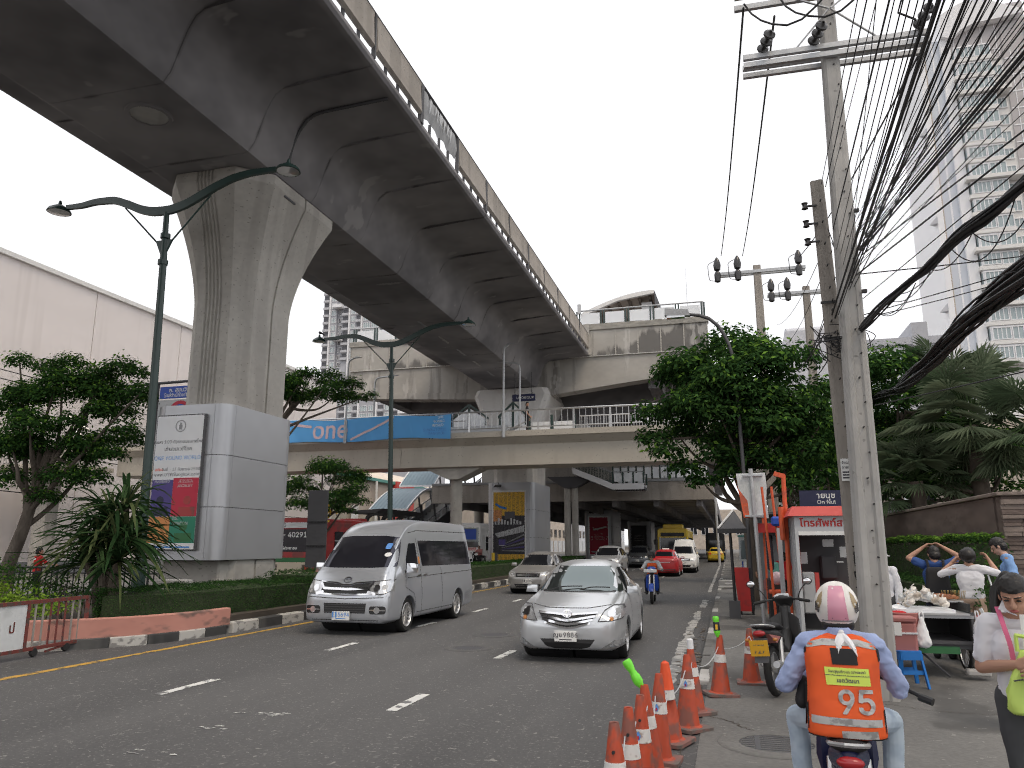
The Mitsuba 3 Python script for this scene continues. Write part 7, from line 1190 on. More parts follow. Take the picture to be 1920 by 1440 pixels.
t = bus('yellow bus standing in the dark under the concourse', 0, 0, 10, 2.5, 3.1, 'yellow_paint', 'yellow_paint', 'yellow_paint', name='yellow_bus'); add(t+'__destination_box', box(-.95, .95, -.04, -.021, 2.45, 2.75), 'black_plastic'); add(t+'__roof_box', box(-.8, .8, .6, 3, 3.1, 3.45, .05), 'yellow_paint'); add(t+'__bumper', box(-1.2, 1.2, -.12, 0, .4, .7, .03), 'dark_grey')
for s in (-1, 1): add(t+'__pale_pillar', box(s*1.02-.05, s*1.02+.05, -.04, -.021, 1.2, 2.4), 'light_grey'); add(t+'__mirror', box(s*1.42-.1, s*1.42+.1, -.2, -.12, 1.8, 2.2), 'black_plastic')
put(t, T4().translate([-4.4, 66, 0]))
t = bus('dark truck standing beyond the yellow taxi', 0, 0, 8, 2.4, 3.3, 'dark_grey', 'dark_grey', 'black_plastic', name='truck'); put(t, T4().translate([-1.6, 106, 0]))
# ---------------------------------------------------------------- people (local axes: facing +y, feet at z = 0)
def hand(w, d, up, side, s=1.0, curl=.5):
    """palm and five separate fingers from the wrist w, along d; up = back of the hand, side = towards the thumb"""
    w, d, up, side = (np.asarray(v, float) for v in (w, d, up, side)); d = d/np.linalg.norm(d); up = up-d*np.dot(up, d); up /= np.linalg.norm(up); b = np.cross(d, up); b = b if np.dot(b, side) > 0 else -b; M = []
    p = lambda a, l, h=0: w+(d*a+b*l+up*h)*s
    M += [m3.Manifold.batch_hull([ball(p(.0, .015), .022*s, 10), ball(p(.0, -.015), .022*s, 10), ball(p(.085, .028), .013*s, 10), ball(p(.085, -.03), .013*s, 10)])]
    for l, L in ((.030, .072), (.010, .080), (-.011, .074), (-.030, .058)):
        a = p(.082, l); q = a; ang = 0
        for k, f in enumerate((.45, .32, .23)):
            ang += curl*(.7, .9, .7)[k]; nq = q+(d*math.cos(ang)-up*math.sin(ang))*L*f*s; M += chain([(*q, (.0095, .009, .008)[k]*s), (*nq, (.009, .008, .0068)[k]*s)], 8); q = nq
    t0, t1, t2 = p(.025, .026), p(.055, .052, -.012), p(.085, .050, -.030); M += chain([(*t0, .013*s), (*t1, .011*s), (*t2, .009*s)], 8); return M
def headset(c, yaw=0, pitch=0, s=1.0):
    """head with jaw, nose, brow, ears as manifolds; looks along +y turned by yaw, pitch down"""
    o = lambda x, y, z: (x*s, y*s, z*s); M = [ell(o(0, -.012, .015), .076*s, .094*s, .098*s), ell(o(0, .02, -.05), .06*s, .068*s, .062*s), ell(o(0, .055, -.085), .032*s, .03*s, .028*s), m3.Manifold.batch_hull([ball(o(0, .086, .012), .008*s, 8), ball(o(0, .108, -.026), .011*s, 8), ball(o(.013, .095, -.03), .008*s, 8), ball(o(-.013, .095, -.03), .008*s, 8)]), ell(o(0, .085, -.056), .024*s, .012*s, .010*s), ell(o(.03, .076, .022), .026*s, .012*s, .008*s), ell(o(-.03, .076, .022), .026*s, .012*s, .008*s)]
    for k in (-1, 1): M.append(ell(o(k*.077, -.004, -.012), .010*s, .018*s, .030*s, 12))
    return [m.rotate([-pitch, 0, yaw]).translate([float(v) for v in c]) for m in M]
def hman(c, yaw, pitch, parts):
    return [m.rotate([-pitch, 0, yaw]).translate([float(v) for v in c]) for m in parts]
def person(label, J, shirt, legs, hair='short', skin='skin', sleeve=.55, shorts=False, res=.017, yaw=0, pitch=0, curl=.5, face=False, fold=.010, shoes='cloth_black', cat_='person', tuck=False, hs=1.0):
    t = thing('person', label, 'person'); g = lambda k: J[k]; H = []
    hc = g('head'); H += headset(hc, yaw, pitch, hs); H += chain([(*g('neck'), .055), (hc[0]*.7+g('neck')[0]*.3, hc[1]*.7+g('neck')[1]*.3-.01, hc[2]-.07, .05)])
    ch, hp = A(*g('chest')), A(*g('hip')); ax = A(*g('shR'))-A(*g('shL')); ax /= np.linalg.norm(ax)
    H += [m3.Manifold.batch_hull([ell(ch+ax*.085, .08, .085, .12), ell(ch-ax*.085, .08, .085, .12), ell((ch+hp)/2+ax*.05, .075, .08, .09), ell((ch+hp)/2-ax*.05, .075, .08, .09)]), m3.Manifold.batch_hull([ell((ch+hp)/2+ax*.05, .075, .08, .09), ell((ch+hp)/2-ax*.05, .075, .08, .09), ell(hp+ax*.075, .085, .095, .09), ell(hp-ax*.075, .085, .095, .09)])]
    H += chain([(*(A(*g('neck'))-A(0, 0, .02)), .05), (*g('shR'), .055)])+chain([(*(A(*g('neck'))-A(0, 0, .02)), .05), (*g('shL'), .055)])
    for s in 'LR':
        sh, el, ha = A(*g('sh'+s)), A(*g('el'+s)), A(*g('ha'+s)); H += chain([(*sh, .056), (*(sh*.5+el*.5), .047), (*el, .038), (*(el*.6+ha*.4), .036), (*ha, .025)]); dd = ha-el; up = np.cross(dd, A(*J.get('thumb'+s, (0, 0, 1)))); up = up if np.linalg.norm(up) > .01 else A(0, 0, 1)
        H += hand(ha, dd, J.get('back'+s, (1 if s == 'R' else -1, 0, 0)), J.get('thumb'+s, (0, 1, 0)), 1.0, curl)
        kn, ft = A(*g('kn'+s)), A(*g('ft'+s)); hj = hp+ax*(.085 if s == 'R' else -.085); H += chain([(*hj, .085), (*(hj*.5+kn*.5), .072), (*kn, .053), (*(kn*.65+ft*.35), .052), (*(ft+A(0, 0, .09)), .035)]); H += chain([(*(ft+A(0, -.03, .04)), .036), (*(ft+A(0, .13, .025)), .026)])
    add(t+'__body', blob(H, res, 5), skin, smooth=True)
    S = [m3.Manifold.batch_hull([ell(ch+ax*.09, .088, .10, .128), ell(ch-ax*.09, .088, .10, .128), ell((ch+hp)/2+ax*.06, .083, .097, .10), ell((ch+hp)/2-ax*.06, .083, .097, .10)]), m3.Manifold.batch_hull([ell((ch+hp)/2+ax*.06, .083, .097, .10), ell((ch+hp)/2-ax*.06, .083, .097, .10), ell(hp+A(0, 0, .05 if tuck else .0)+ax*.07, .095, .11, .06), ell(hp+A(0, 0, .05 if tuck else .0)-ax*.07, .095, .11, .06)])]
    for s in 'LR':
        sh, el, ha = A(*g('sh'+s)), A(*g('el'+s)), A(*g('ha'+s)); S += chain([(*(A(*g('neck'))-A(0, 0, .035)), .058), (*sh, .062)])
        if sleeve <= 1: S += chain([(*sh, .062), (*(sh+(el-sh)*sleeve), .060 if sleeve < .9 else .046)])
        else: S += chain([(*sh, .066), (*el, .056), (*(el+(ha-el)*.93), .04)])
    m = blob(S, res, 5); m.vertices += m.vertex_normals*((.5-np.abs(meshkit.fbm(m.vertices*A(9, 9, 13), 3, len(label))-.5)*4)*fold)[:, None]; add(t+'__shirt', m, shirt, smooth=True)
    Q = [m3.Manifold.batch_hull([ell(hp+ax*.075, .098, .108, .09), ell(hp-ax*.075, .098, .108, .09)])]
    for s in 'LR':
        kn, ft = A(*g('kn'+s)), A(*g('ft'+s)); hj = hp+ax*(.085 if s == 'R' else -.085); Q += chain([(*hj, .098), (*(hj*.5+kn*.5), .086), (*kn, .07)]) if shorts else chain([(*hj, .098), (*(hj*.5+kn*.5), .086), (*kn, .066), (*(ft+A(0, 0, .07)), .052)])
        add(t+'__shoe', blob(chain([(*(ft+A(0, -.04, .045)), .046), (*(ft+A(0, .05, .04)), .045), (*(ft+A(0, .15, .03)), .034)]), .02, 3), shoes, smooth=True)
    m = blob(Q, res, 5); m.vertices += .007*(meshkit.fbm(m.vertices*9, 3, 5)-.5)[:, None]*A(1, 1, .3)*2; add(t+'__trousers', m, legs, smooth=True)
    if hair:
        h = ell((0, -.018, .03), .086, .102, .098, 32)
        if hair != 'back': h = h-m3.Manifold.cube([.3, .2, .2], True).translate([0, .135, -.05])-m3.Manifold.cube([.3, .12, .2], True).translate([0, .035, -.115])
        hm = [m.scale([hs]*3) for m in ([h]+([ell((.0, -.115, -.02), .04, .05, .06), ell((0, -.13, -.12), .032, .035, .10)] if hair == 'tail' else [ell((0, -.05, -.03), .082, .07, .075)]))]
        q = blob(hman(hc, yaw, pitch, hm), .012, 2); q.vertices += (.003 if hair == 'tail' else .007)*(meshkit.noise(q.vertices*70)-.5)[:, None]*2; add(t+'__hair', q, 'hair', smooth=True)
    if face:
        for k in (-1, 1):
            e = hman(hc, yaw, pitch, [ell((k*.031*hs, .083*hs, .006*hs), .014*hs, .007*hs, .0055*hs, 16)]); add(t+'__eye', man(e[0]), 'cloth_white' if face == 2 else 'hair', smooth=True)
            add(t+'__eyebrow', man(hman(hc, yaw, pitch, m3.Manifold.batch_hull([ball((k*.014*hs, .092*hs, .026*hs), .0035, 8), ball((k*.032*hs, .089*hs, .032*hs), .004, 8), ball((k*.046*hs, .078*hs, .026*hs), .003, 8)]) and [m3.Manifold.batch_hull([ball((k*.014*hs, .092*hs, .026*hs), .0035, 8), ball((k*.032*hs, .090*hs, .031*hs), .004, 8), ball((k*.048*hs, .078*hs, .026*hs), .003, 8)])])[0]), 'hair')
        add(t+'__lips', man(hman(hc, yaw, pitch, [ell((0, .092*hs, -.056*hs), .024*hs, .010*hs, .009*hs, 16)])[0]), 'lips', smooth=True)
    return t
def stand(h=1.7, **k):
    s = h/1.7; J = dict(head=(0, .02, 1.575), neck=(0, 0, 1.44), chest=(0, 0, 1.24), hip=(0, 0, .93), shL=(-.175, 0, 1.385), shR=(.175, 0, 1.385), elL=(-.23, -.03, 1.1), elR=(.23, -.03, 1.1), haL=(-.24, .06, .87), haR=(.24, .06, .87), knL=(-.09, .02, .5), knR=(.09, .02, .5), ftL=(-.1, 0, 0), ftR=(.1, 0, 0)); J.update(k)
    return {a: tuple(np.array(v)*s) if not a.startswith(('thumb', 'back')) else v for a, v in J.items()}
def at(t, x, y, deg, z=None): put(t, T4().translate([x, y, float(pz(y)) if z is None else z])@T4().rotate([0, 0, 1], deg))
# boy with both hands on his head, backpack
t = person('person in a blue shirt and black backpack with both hands on the head', stand(1.64, shL=(-.17, 0, 1.40), shR=(.17, 0, 1.40), elL=(-.36, .03, 1.50), elR=(.36, .03, 1.52), haL=(-.14, .07, 1.66), haR=(.14, .07, 1.67), head=(0, .05, 1.56)), 'cloth_blue', 'cloth_navy', yaw=15, pitch=18)
add(t+'__backpack', blob([m3.Manifold.batch_hull([ell((-.1, -.17, 1.22), .05, .06, .1), ell((.1, -.17, 1.22), .05, .06, .1), ell((-.12, -.18, .88), .06, .09, .1), ell((.12, -.18, .88), .06, .09, .1)])], .03, 4), 'cloth_black', smooth=True)
for s in (-1, 1): add(t+'__backpack_strap', tube(spline([(s*.1, -.13, 1.30), (s*.11, -.06, 1.42), (s*.12, .06, 1.38), (s*.13, .12, 1.2), (s*.14, .0, 1.0)], 16), .02, 6), 'cloth_black')
at(t, 3.0, 13.2, -8)
# woman with raised arms and white handbag
t = person('person in a white top and beige trousers raising both hands, seen from behind', stand(1.60, elL=(-.40, .05, 1.30), elR=(.36, .06, 1.33), haL=(-.24, .16, 1.47), haR=(.26, .15, 1.52), knL=(-.08, .05, .5), ftR=(.12, -.15, 0), knR=(.1, -.02, .5)), 'cloth_white', 'cloth_beige', sleeve=1.0, yaw=25, pitch=10, tuck=True, shoes='skin')
add(t+'__hair_bun', man(ell((0, -.05, 1.50), .11, .10, .10, 24)), 'hair', smooth=True); at(t, 3.30, 12.6, -20)
hb = thing('handbag', 'white handbag hanging from the shoulder of the person in the white top', 'handbag'); add(hb+'__bag', blob([m3.Manifold.batch_hull([ell((-.12, 0, .0), .04, .05, .04), ell((.12, 0, .03), .04, .05, .04), ell((-.05, 0, .14), .05, .045, .04), ell((.06, 0, .15), .04, .045, .04)])], .025, 4), 'plastic_white', smooth=True); add(hb+'__strap', tube(spline([(-.03, .03, .15), (-.10, .12, .4), (-.14, .14, .62)], 10), .012, 6), 'plastic_white'); put(hb, T4().translate([3.66, 12.42, .72]))
# boys
t = person('person in a sky blue shirt and pale shorts walking with the head bowed', stand(1.78, head=(0, .10, 1.55), neck=(0, .03, 1.43), elR=(.2, -.1, 1.1), haR=(.2, .02, .88), ftL=(-.08, .25, .0), ftR=(.08, -.2, 0), knL=(-.08, .18, .5), knR=(.08, -.02, .5)), 'cloth_sky', 'cloth_beige', skin='skin_light', sleeve=.75, shorts=True, yaw=0, pitch=32, face=True); at(t, 3.92, 13.0, 78)
t = person('person in a navy T-shirt at the right edge with the back turned', stand(1.70), 'cloth_navy', 'cloth_grey', skin='skin_light', sleeve=.8, yaw=-10); at(t, 2.88, 8.6, 25)
# man in red by the far wall
t = person('person in a bright red shirt standing by the blank wall across the road', stand(1.68, elR=(.32, .15, 1.2), haR=(.42, .32, 1.15), elL=(-.25, .02, 1.1)), 'cloth_red', 'cloth_black', sleeve=.9, res=.03, yaw=-30); add(t+'__shirt_print', box(-.08, .1, -.112, -.104, 1.30, 1.36), 'white_matte'); at(t, -20.9, 19.9, -25, -.0)
t = person('person in dark clothes crossing the footbridge', stand(1.66, haR=(.24, .15, .9)), 'cloth_black', 'cloth_black', res=.03, yaw=-60); at(t, -9.5, 37.4, -75, 7.25)
t = person('person with a white cap behind the food cart, partly hidden by the pole', stand(1.55), 'cloth_white', 'cloth_grey', sleeve=1.8, yaw=20); add(t+'__cap', cat([man(ell((0, -.01, 1.49), .095, .11, .06)), box(-.07, .07, -.20, -.08, 1.47, 1.485)]), 'plastic_white', smooth=True); at(t, 2.22, 13.0, 150)
for k, (x, y, b, l) in enumerate(((1.35, 21.5, 'cloth_red', 'person in a red shirt sitting in the shade by the orange stall'), (.95, 24.5, 'cloth_navy', 'person in a dark shirt standing in the shade behind the stall'))): t = person(l, stand(1.6 if k else 1.45), b, 'cloth_black', res=.03, yaw=170); at(t, x, y, 200)
# woman in the foreground at the right edge
t = person('person in a white collared shirt looking down with a pink bag strap at the right edge', stand(1.57, head=(.02, .07, 1.565), neck=(0, .015, 1.43), elR=(.245, -.02, 1.10), haR=(.05, .24, 1.16), elL=(-.25, -.02, 1.11), haL=(-.06, .26, 1.12), thumbR=(0, 0, 1), thumbL=(0, 0, 1), backR=(0, 1, .3), backL=(0, 1, .3)), 'cloth_white', 'cloth_grey', hair='tail', sleeve=.72, res=.013, yaw=-14, pitch=24, curl=.9, face=True)
for s in (-1, 1): add(t+'__collar', hull([(s*.02, .108, 1.33), (s*.07, .03, 1.43), (s*.11, .075, 1.365), (s*.02, .116, 1.33), (s*.073, .04, 1.433), (s*.112, .084, 1.365)]), 'cloth_white')
add(t+'__button_placket', box(-.012, .012, .118, .126, .98, 1.34), 'white_matte')
add(t+'__pony_tail', blob(chain([(.04, -.07, 1.55, .035), (.10, -.06, 1.46, .038), (.12, -.02, 1.36, .030), (.12, .0, 1.29, .014)]), .015, 3), 'hair', smooth=True)
at(t, 1.66, 5.42, 168); PW = (1.66, 5.42)
M = T4().translate([PW[0], PW[1], .012])@T4().rotate([0, 0, 1], 168)
pk = thing('shoulder_strap', 'bright pink bag strap across the white collared shirt', 'strap'); add(pk+'__band', loft([[(x-.013, y-.003, z), (x+.013, y-.003, z), (x+.013, y+.004, z), (x-.013, y+.004, z)] for x, y, z in spline([(.115, -.03, 1.385), (.108, .05, 1.345), (.095, .128, 1.26), (.075, .142, 1.15), (.07, .145, 1.0)], 16)]), 'cloth_pink'); put(pk, M)
lb = thing('shopping_bag', 'lime green plastic shopping bag hanging from the arm of the person at the right edge', 'bag'); q = loft([[(x*w, .2+y*d, z) for x, y in rrect(-1, 1, -1, 1, .5, 5)] for z, w, d in ((.80, .115, .05), (.82, .13, .065), (.92, .125, .06), (1.0, .10, .05), (1.08, .07, .03), (1.15, .04, .018))]); q = tm(*trimesh.remesh.subdivide(q.vertices, q.faces)); q.vertices += .02*(meshkit.fbm(q.vertices*14, 3, 2)-.5)[:, None]*A(1, 1, 0)*2
add(lb+'__bag', q, 'bag_lime', smooth=True); add(lb+'__handle', tube(spline([(-.02, .2, 1.13), (.0, .205, 1.22), (.05, .2, 1.23), (.05, .2, 1.14)], 14), .012, 6), 'bag_lime'); add(lb+'__crease', tube(spline([(-.1, .252, .99), (0, .262, 1.0), (.09, .252, .985)], 10), .004, 5), 'dark_grey'); put(lb, M)
wb = thing('paper_parcel', 'white wrapped parcel held against the lime green bag', 'parcel'); add(wb+'__wrap', blob([m3.Manifold.batch_hull([ell((-.16, .24, 1.0), .06, .05, .03), ell((-.02, .26, .96), .05, .04, .02), ell((-.14, .24, 1.06), .04, .04, .03)])], .02, 3), 'plastic_white', smooth=True); put(wb, M)
# ---------------------------------------------------------------- motorcycles (local: front at +y, rear axle at y = 0)
def moped(label, paint, dark='black_plastic', mirrors=True, plate_=None):
    t = thing('motorcycle', label, 'motorcycle')
    for y in (0, 1.22):
        w = num(t+'__wheel'); _used.add(w); add(w+'__tyre', lathe([(.215, -.035), (.25, -.045), (.275, -.025), (.28, 0), (.275, .025), (.25, .045), (.215, .035)], 28, 'x').apply_translation([0, y, .28]), 'rubber', smooth=50)
        add(w+'__rim', cat([lathe([(.205, -.03), (.22, -.03), (.22, .03), (.205, .03), (.205, -.03)], 28, 'x')]+[bar((0, 0, 0), (0, .21*math.cos(a), .21*math.sin(a)), .022, .03) for a in np.linspace(0, 6.28, 6)[:-1]]+[lathe([(0, -.06), (.04, -.06), (.04, .06), (0, .06)], 12, 'x')]).apply_translation([0, y, .28]), 'mid_grey', smooth=40)
    add(t+'__rear_body', blob([m3.Manifold.batch_hull([ell((0, -.32, .74), .06, .08, .05), ell((0, .1, .66), .12, .12, .10), ell((0, .3, .60), .11, .1, .10)])], .03, 4), paint, smooth=True)
    add(t+'__seat', blob([m3.Manifold.batch_hull([ell((0, -.25, .80), .11, .10, .035), ell((0, .12, .78), .125, .1, .04)]), m3.Manifold.batch_hull([ell((0, .12, .78), .12, .1, .04), ell((0, .42, .73), .085, .08, .035)])], .03, 4), 'cloth_black', smooth=True)
    add(t+'__under_frame', blob(chain([(0, .3, .55, .09), (0, .6, .40, .08), (0, .88, .62, .07)])+chain([(0, .9, .6, .06), (0, .98, .92, .07)]), .03, 4), dark, smooth=True)
    add(t+'__engine', hull([(-.1, .3, .28), (.1, .3, .28), (-.12, .7, .28), (.12, .7, .28), (-.08, .35, .45), (.08, .35, .45), (-.08, .65, .42), (.08, .65, .42)]), 'mid_grey')
    for s in (-1, 1):
        add(t+'__leg_shield', hull([(s*.03, .93, .9), (s*.17, .84, .82), (s*.2, .80, .5), (s*.16, .74, .36), (s*.03, .86, .4), (s*.04, .95, .88), (s*.18, .87, .8), (s*.2, .83, .5)]), paint, smooth=40)
        add(t+'__fork', cyl((s*.075, 1.22, .28), (s*.06, 1.02, .85), .025, None, 8), 'stainless'); add(t+'__swing_arm', bar((s*.08, 0, .28), (s*.08, .45, .38), .04), dark); add(t+'__shock', cyl((s*.11, .02, .33), (s*.10, .14, .64), .028, None, 8), 'stainless')
        add(t+'__handlebar', tube(spline([(0, .98, 1.0), (s*.16, .95, 1.04), (s*.30, .86, 1.02)], 8), .014, 6), dark); add(t+'__grip', cyl((s*.22, .91, 1.03), (s*.35, .835, 1.01), .02, None, 8), 'rubber'); add(t+'__brake_lever', tube(spline([(s*.18, .97, 1.03), (s*.27, .98, 1.02), (s*.37, .90, 1.0)], 8), .009, 5), 'steel'); add(t+'__foot_peg', cyl((s*.1, .5, .29), (s*.28, .5, .29), .016, None, 6), 'rubber'); add(t+'__indicator', man(ell((s*.16, -.33, .66), .03, .025, .02, 12)), 'lamp_amber')
        if mirrors: add(t+'__mirror_stalk', tube(spline([(s*.20, .93, 1.05), (s*.26, .90, 1.16), (s*.33, .87, 1.22)], 8), .007, 5), dark); m = add(t+'__mirror', man(ell((s*.36, .86, 1.255), .06, .018, .045, 16)), dark, smooth=True); add(m+'__glass', man(ell((s*.36, .848, 1.255), .052, .012, .038, 16)), 'chrome', smooth=True)
    add(t+'__front_mudguard', loft([[(x*.07, 1.22+(.315+.015*(1-x*x))*math.cos(a), .28+(.315+.015*(1-x*x))*math.sin(a)) for x in (-1, -.5, 0, .5, 1)] for a in np.radians(np.linspace(20, 150, 12))], False, False), paint, smooth=True)
    add(t+'__headlight_cowl', blob([m3.Manifold.batch_hull([ell((0, 1.0, 1.02), .12, .07, .06), ell((0, .93, 1.06), .13, .05, .04), ell((0, 1.06, .97), .08, .04, .05)])], .025, 4), paint, smooth=True); add(t+'__headlight', man(ell((0, 1.075, .99), .085, .03, .05, 20)), 'lamp_clear', smooth=True)
    add(t+'__instrument', hull([(-.1, .90, 1.09), (.1, .90, 1.09), (-.07, .98, 1.115), (.07, .98, 1.115), (-.09, .9, 1.06), (.09, .9, 1.06)]), 'light_grey'); add(t+'__tail_light', man(ell((0, -.38, .735), .075, .035, .035, 16)), 'lamp_red', smooth=True); add(t+'__grab_rail', tube(spline([(-.11, -.1, .78), (-.1, -.33, .82), (0, -.40, .83), (.1, -.33, .82), (.11, -.1, .78)], 16), .014, 6), 'steel')
    add(t+'__rear_mudguard', hull([(-.08, -.35, .68), (.08, -.35, .68), (-.08, -.43, .42), (.08, -.43, .42), (-.07, -.33, .5), (.07, -.33, .5)]), 'dark_grey'); add(t+'__exhaust', tube([(.13, .4, .25), (.15, 0, .30), (.16, -.3, .38), (.16, -.42, .40)], [.025, .05, .055, .04], 10), 'steel', smooth=50)
    if plate_:
        p = add(t+'__number_plate', obox((0, -.455, .58), (.105, 0, 0), (0, .004, .001), (0, -.01, .085)), plate_[2]); 
        for s, z in ((plate_[0], .61), (plate_[1], .525)): m = lettering(s, .05, True, .002); w_ = m.bounds; add(p+'__lettering', TR(m, (1, 0, 0), (0, 0, 1), (0, -1, 0), (-(w_[0, 0]+w_[1, 0])/2, -.462 if z > .6 else -.454, z)), 'print_dark')
    return t
t = moped('parked dark motorcycle with a yellow number plate beside the cones', 'black_plastic', plate_=('กตข', '727', 'plate_yellow')); add(t+'__red_panel', hull([(-.1, -.33, .72), (.1, -.33, .72), (-.13, .05, .66), (.13, .05, .66), (-.12, -.1, .6), (.12, -.1, .6)]), 'bin_pink'); put(t, T4().translate([.46, 10.02, .02])@T4().rotate([0, 0, 1], -17)@T4().rotate([0, 1, 0], -5))
t = moped('oncoming blue motorcycle ridden down the middle of the road', 'sign_blue', mirrors=False); put(t, T4().translate([-2.35, 25.6, 0])@T4().rotate([0, 0, 1], 182))
add(t+'__white_fairing', box(-2.55, -2.15, 24.5, 24.55, .92, 1.02, .02), 'white_matte')
RJ = lambda **k: {**dict(head=(0, .04, 1.40), neck=(0, -.02, 1.26), chest=(0, -.06, 1.08), hip=(0, -.12, .80), shL=(-.17, -.05, 1.21), shR=(.17, -.05, 1.21), elL=(-.30, .12, 1.0), elR=(.30, .12, 1.0), haL=(-.29, .42, 1.03), haR=(.29, .42, 1.03), knL=(-.17, .38, .70), knR=(.17, .38, .70), ftL=(-.17, .25, .26), ftR=(.17, .25, .26), backL=(0, 0, 1), backR=(0, 0, 1), thumbL=(1, 0, 0), thumbR=(-1, 0, 0)), **k}
def helmet(t, c, s=1.0, shell='helmet_white'):
    m = ell((0, 0, 0), .128*s, .148*s, .150*s, 48)-m3.Manifold.cube([1, 1, 1], True).translate([0, 0, -.585*s])-m3.Manifold.cube([.4, .2, .2], True).translate([0, .20*s, -.12*s]); h = man(m); k = add(t+'__helmet', h.apply_translation(c), shell, smooth=30); return k, h
t = person('motorcyclist in an orange vest and dark helmet riding the blue motorcycle', RJ(), 'light_grey', 'cloth_navy', hair=None, sleeve=2, res=.025, curl=1.1); helmet(t, (0, .03, 1.44), 1.0, 'black_plastic')
add(t+'__vest', blob([m3.Manifold.batch_hull([ell((.09, -.06, 1.12), .085, .115, .12), ell((-.09, -.06, 1.12), .085, .115, .12), ell((.07, -.1, .88), .10, .125, .08), ell((-.07, -.1, .88), .10, .125, .08)])], .03, 4), 'vest_orange', smooth=True); put(t, T4().translate([-2.35, 25.2, 0])@T4().rotate([0, 0, 1], 182))
t = person('rider in a dark red jacket beyond the coach on a far motorcycle', RJ(), 'bin_pink', 'cloth_black', hair='short', sleeve=2, res=.03, curl=1); put(t, T4().translate([-17.0, 53.0, .2])@T4().rotate([0, 0, 1], 160))
t = moped('far dark motorcycle waiting behind the coach across the median', 'black_plastic', mirrors=False); put(t, T4().translate([-17.0, 53.0, .2])@T4().rotate([0, 0, 1], 160)@T4().translate([0, -.3, 0]))
# ---------------------------------------------------------------- foreground motorcycle taxi rider, seen from behind
MR = T4().translate([.635, 5.36, -.03])@T4().rotate([0, 0, 1], -6)
t = moped('dark motorcycle under the foreground rider, mostly below the frame', 'sign_navy', mirrors=False); add(t+'__long_lever', tube(spline([(.30, .42, 1.06), (.38, .34, 1.03), (.50, .26, .985)], 8), [.013]*8, 6), 'black_plastic'); add(t+'__lever_tip', cyl((.44, .29, 1.0), (.51, .25, .98), .024, None, 8), 'black_plastic')
put(t, MR@T4().translate([0, .0, -.15]))
RD = person('motorcycle rider seen from behind in an orange numbered vest and pink and white helmet', RJ(head=(.0, .03, 1.385), neck=(0, -.03, 1.25), chest=(0, -.07, 1.06), hip=(0, -.14, .78), shL=(-.185, -.06, 1.185), shR=(.185, -.06, 1.185), elL=(-.335, -.03, .93), elR=(.315, .03, .93), haL=(-.22, .24, .98), haR=(.29, .42, 1.0), knL=(-.29, .22, .70), knR=(.27, .28, .70), ftL=(-.26, .15, .06), ftR=(.24, .2, .06)), 'shirt_blue', 'jeans_pale', hair=None, sleeve=2, res=.013, curl=1.1, fold=.016)
hk, hm = helmet(RD, (.0, .02, 1.405), 1.02)
def hp(poly, off, b, n, cell=.03): return add(hk+'__'+n, patch(hm, poly, 'f', off, cell), b, smooth=True)
hp([(-.055, 1.33), (.062, 1.33), (.052, 1.42), (.045, 1.5), (.03, 1.565), (-.028, 1.565), (-.045, 1.5), (-.052, 1.42)], .0025, 'helmet_pink', 'pink_stripe')
for s in (-1, 1):
    hp([(s*.075, 1.50), (s*.098, 1.475), (s*.122, 1.42), (s*.118, 1.385), (s*.098, 1.40), (s*.085, 1.43)], .0025, 'helmet_tan', 'tan_patch')
    for k in range(4): hp(sg.LineString([(s*(.098+.006*k), 1.40+.012*k), (s*(.104+.005*k), 1.372+.01*k), (s*(.115+.002*k), 1.385)]).buffer(.0022), .005, 'dark_grey', 'scribble')
add(hk+'__rim', patch(hm, sg.LineString([(-.12, 1.326), (.12, 1.326)]).buffer(.004), 'f', .004, .03), 'mid_grey')
for s in (-.03, .045): hp(sg.Point(s, 1.343).buffer(.003), .004, 'dark_grey', 'rivet')
add(RD+'__hair', blob([m3.Manifold.batch_hull([ell((.07, -.02, 1.30), .025, .05, .04), ell((-.07, -.02, 1.30), .025, .05, .04), ell((0, -.055, 1.295), .05, .03, .04)])], .015, 3), 'hair', smooth=True)
add(RD+'__collar', lathe([(.062, 1.195), (.088, 1.20), (.080, 1.255), (.068, 1.285), (.060, 1.28)], 28).apply_translation([0, -.035, 0]), 'shirt_blue', smooth=50)
# knotted white cloth
K = A(.012, -.128, 1.262); add(RD+'__neck_cloth', man(ell(K, .017, .014, .016, 14)), 'plastic_white', smooth=True)
for P, w in (([(0, 0, 0), (-.014, -.045, -.045), (-.022, -.066, -.095), (-.03, -.072, -.135)], .026), ([(0, 0, 0), (.035, -.045, -.045), (.06, -.066, -.09), (.078, -.072, -.13)], .022)):
    q = spline([K+A(*p) for p in P], 10); ww = w*np.sin(np.linspace(.5, 3.0, 10)); add(RD+'__neck_cloth', loft([[(p[0]-a, p[1]+.006, p[2]), (p[0], p[1]-.007, p[2]), (p[0]+a, p[1]+.006, p[2]), (p[0], p[1]+.012, p[2])] for p, a in zip(q, ww)]), 'plastic_white', smooth=50)
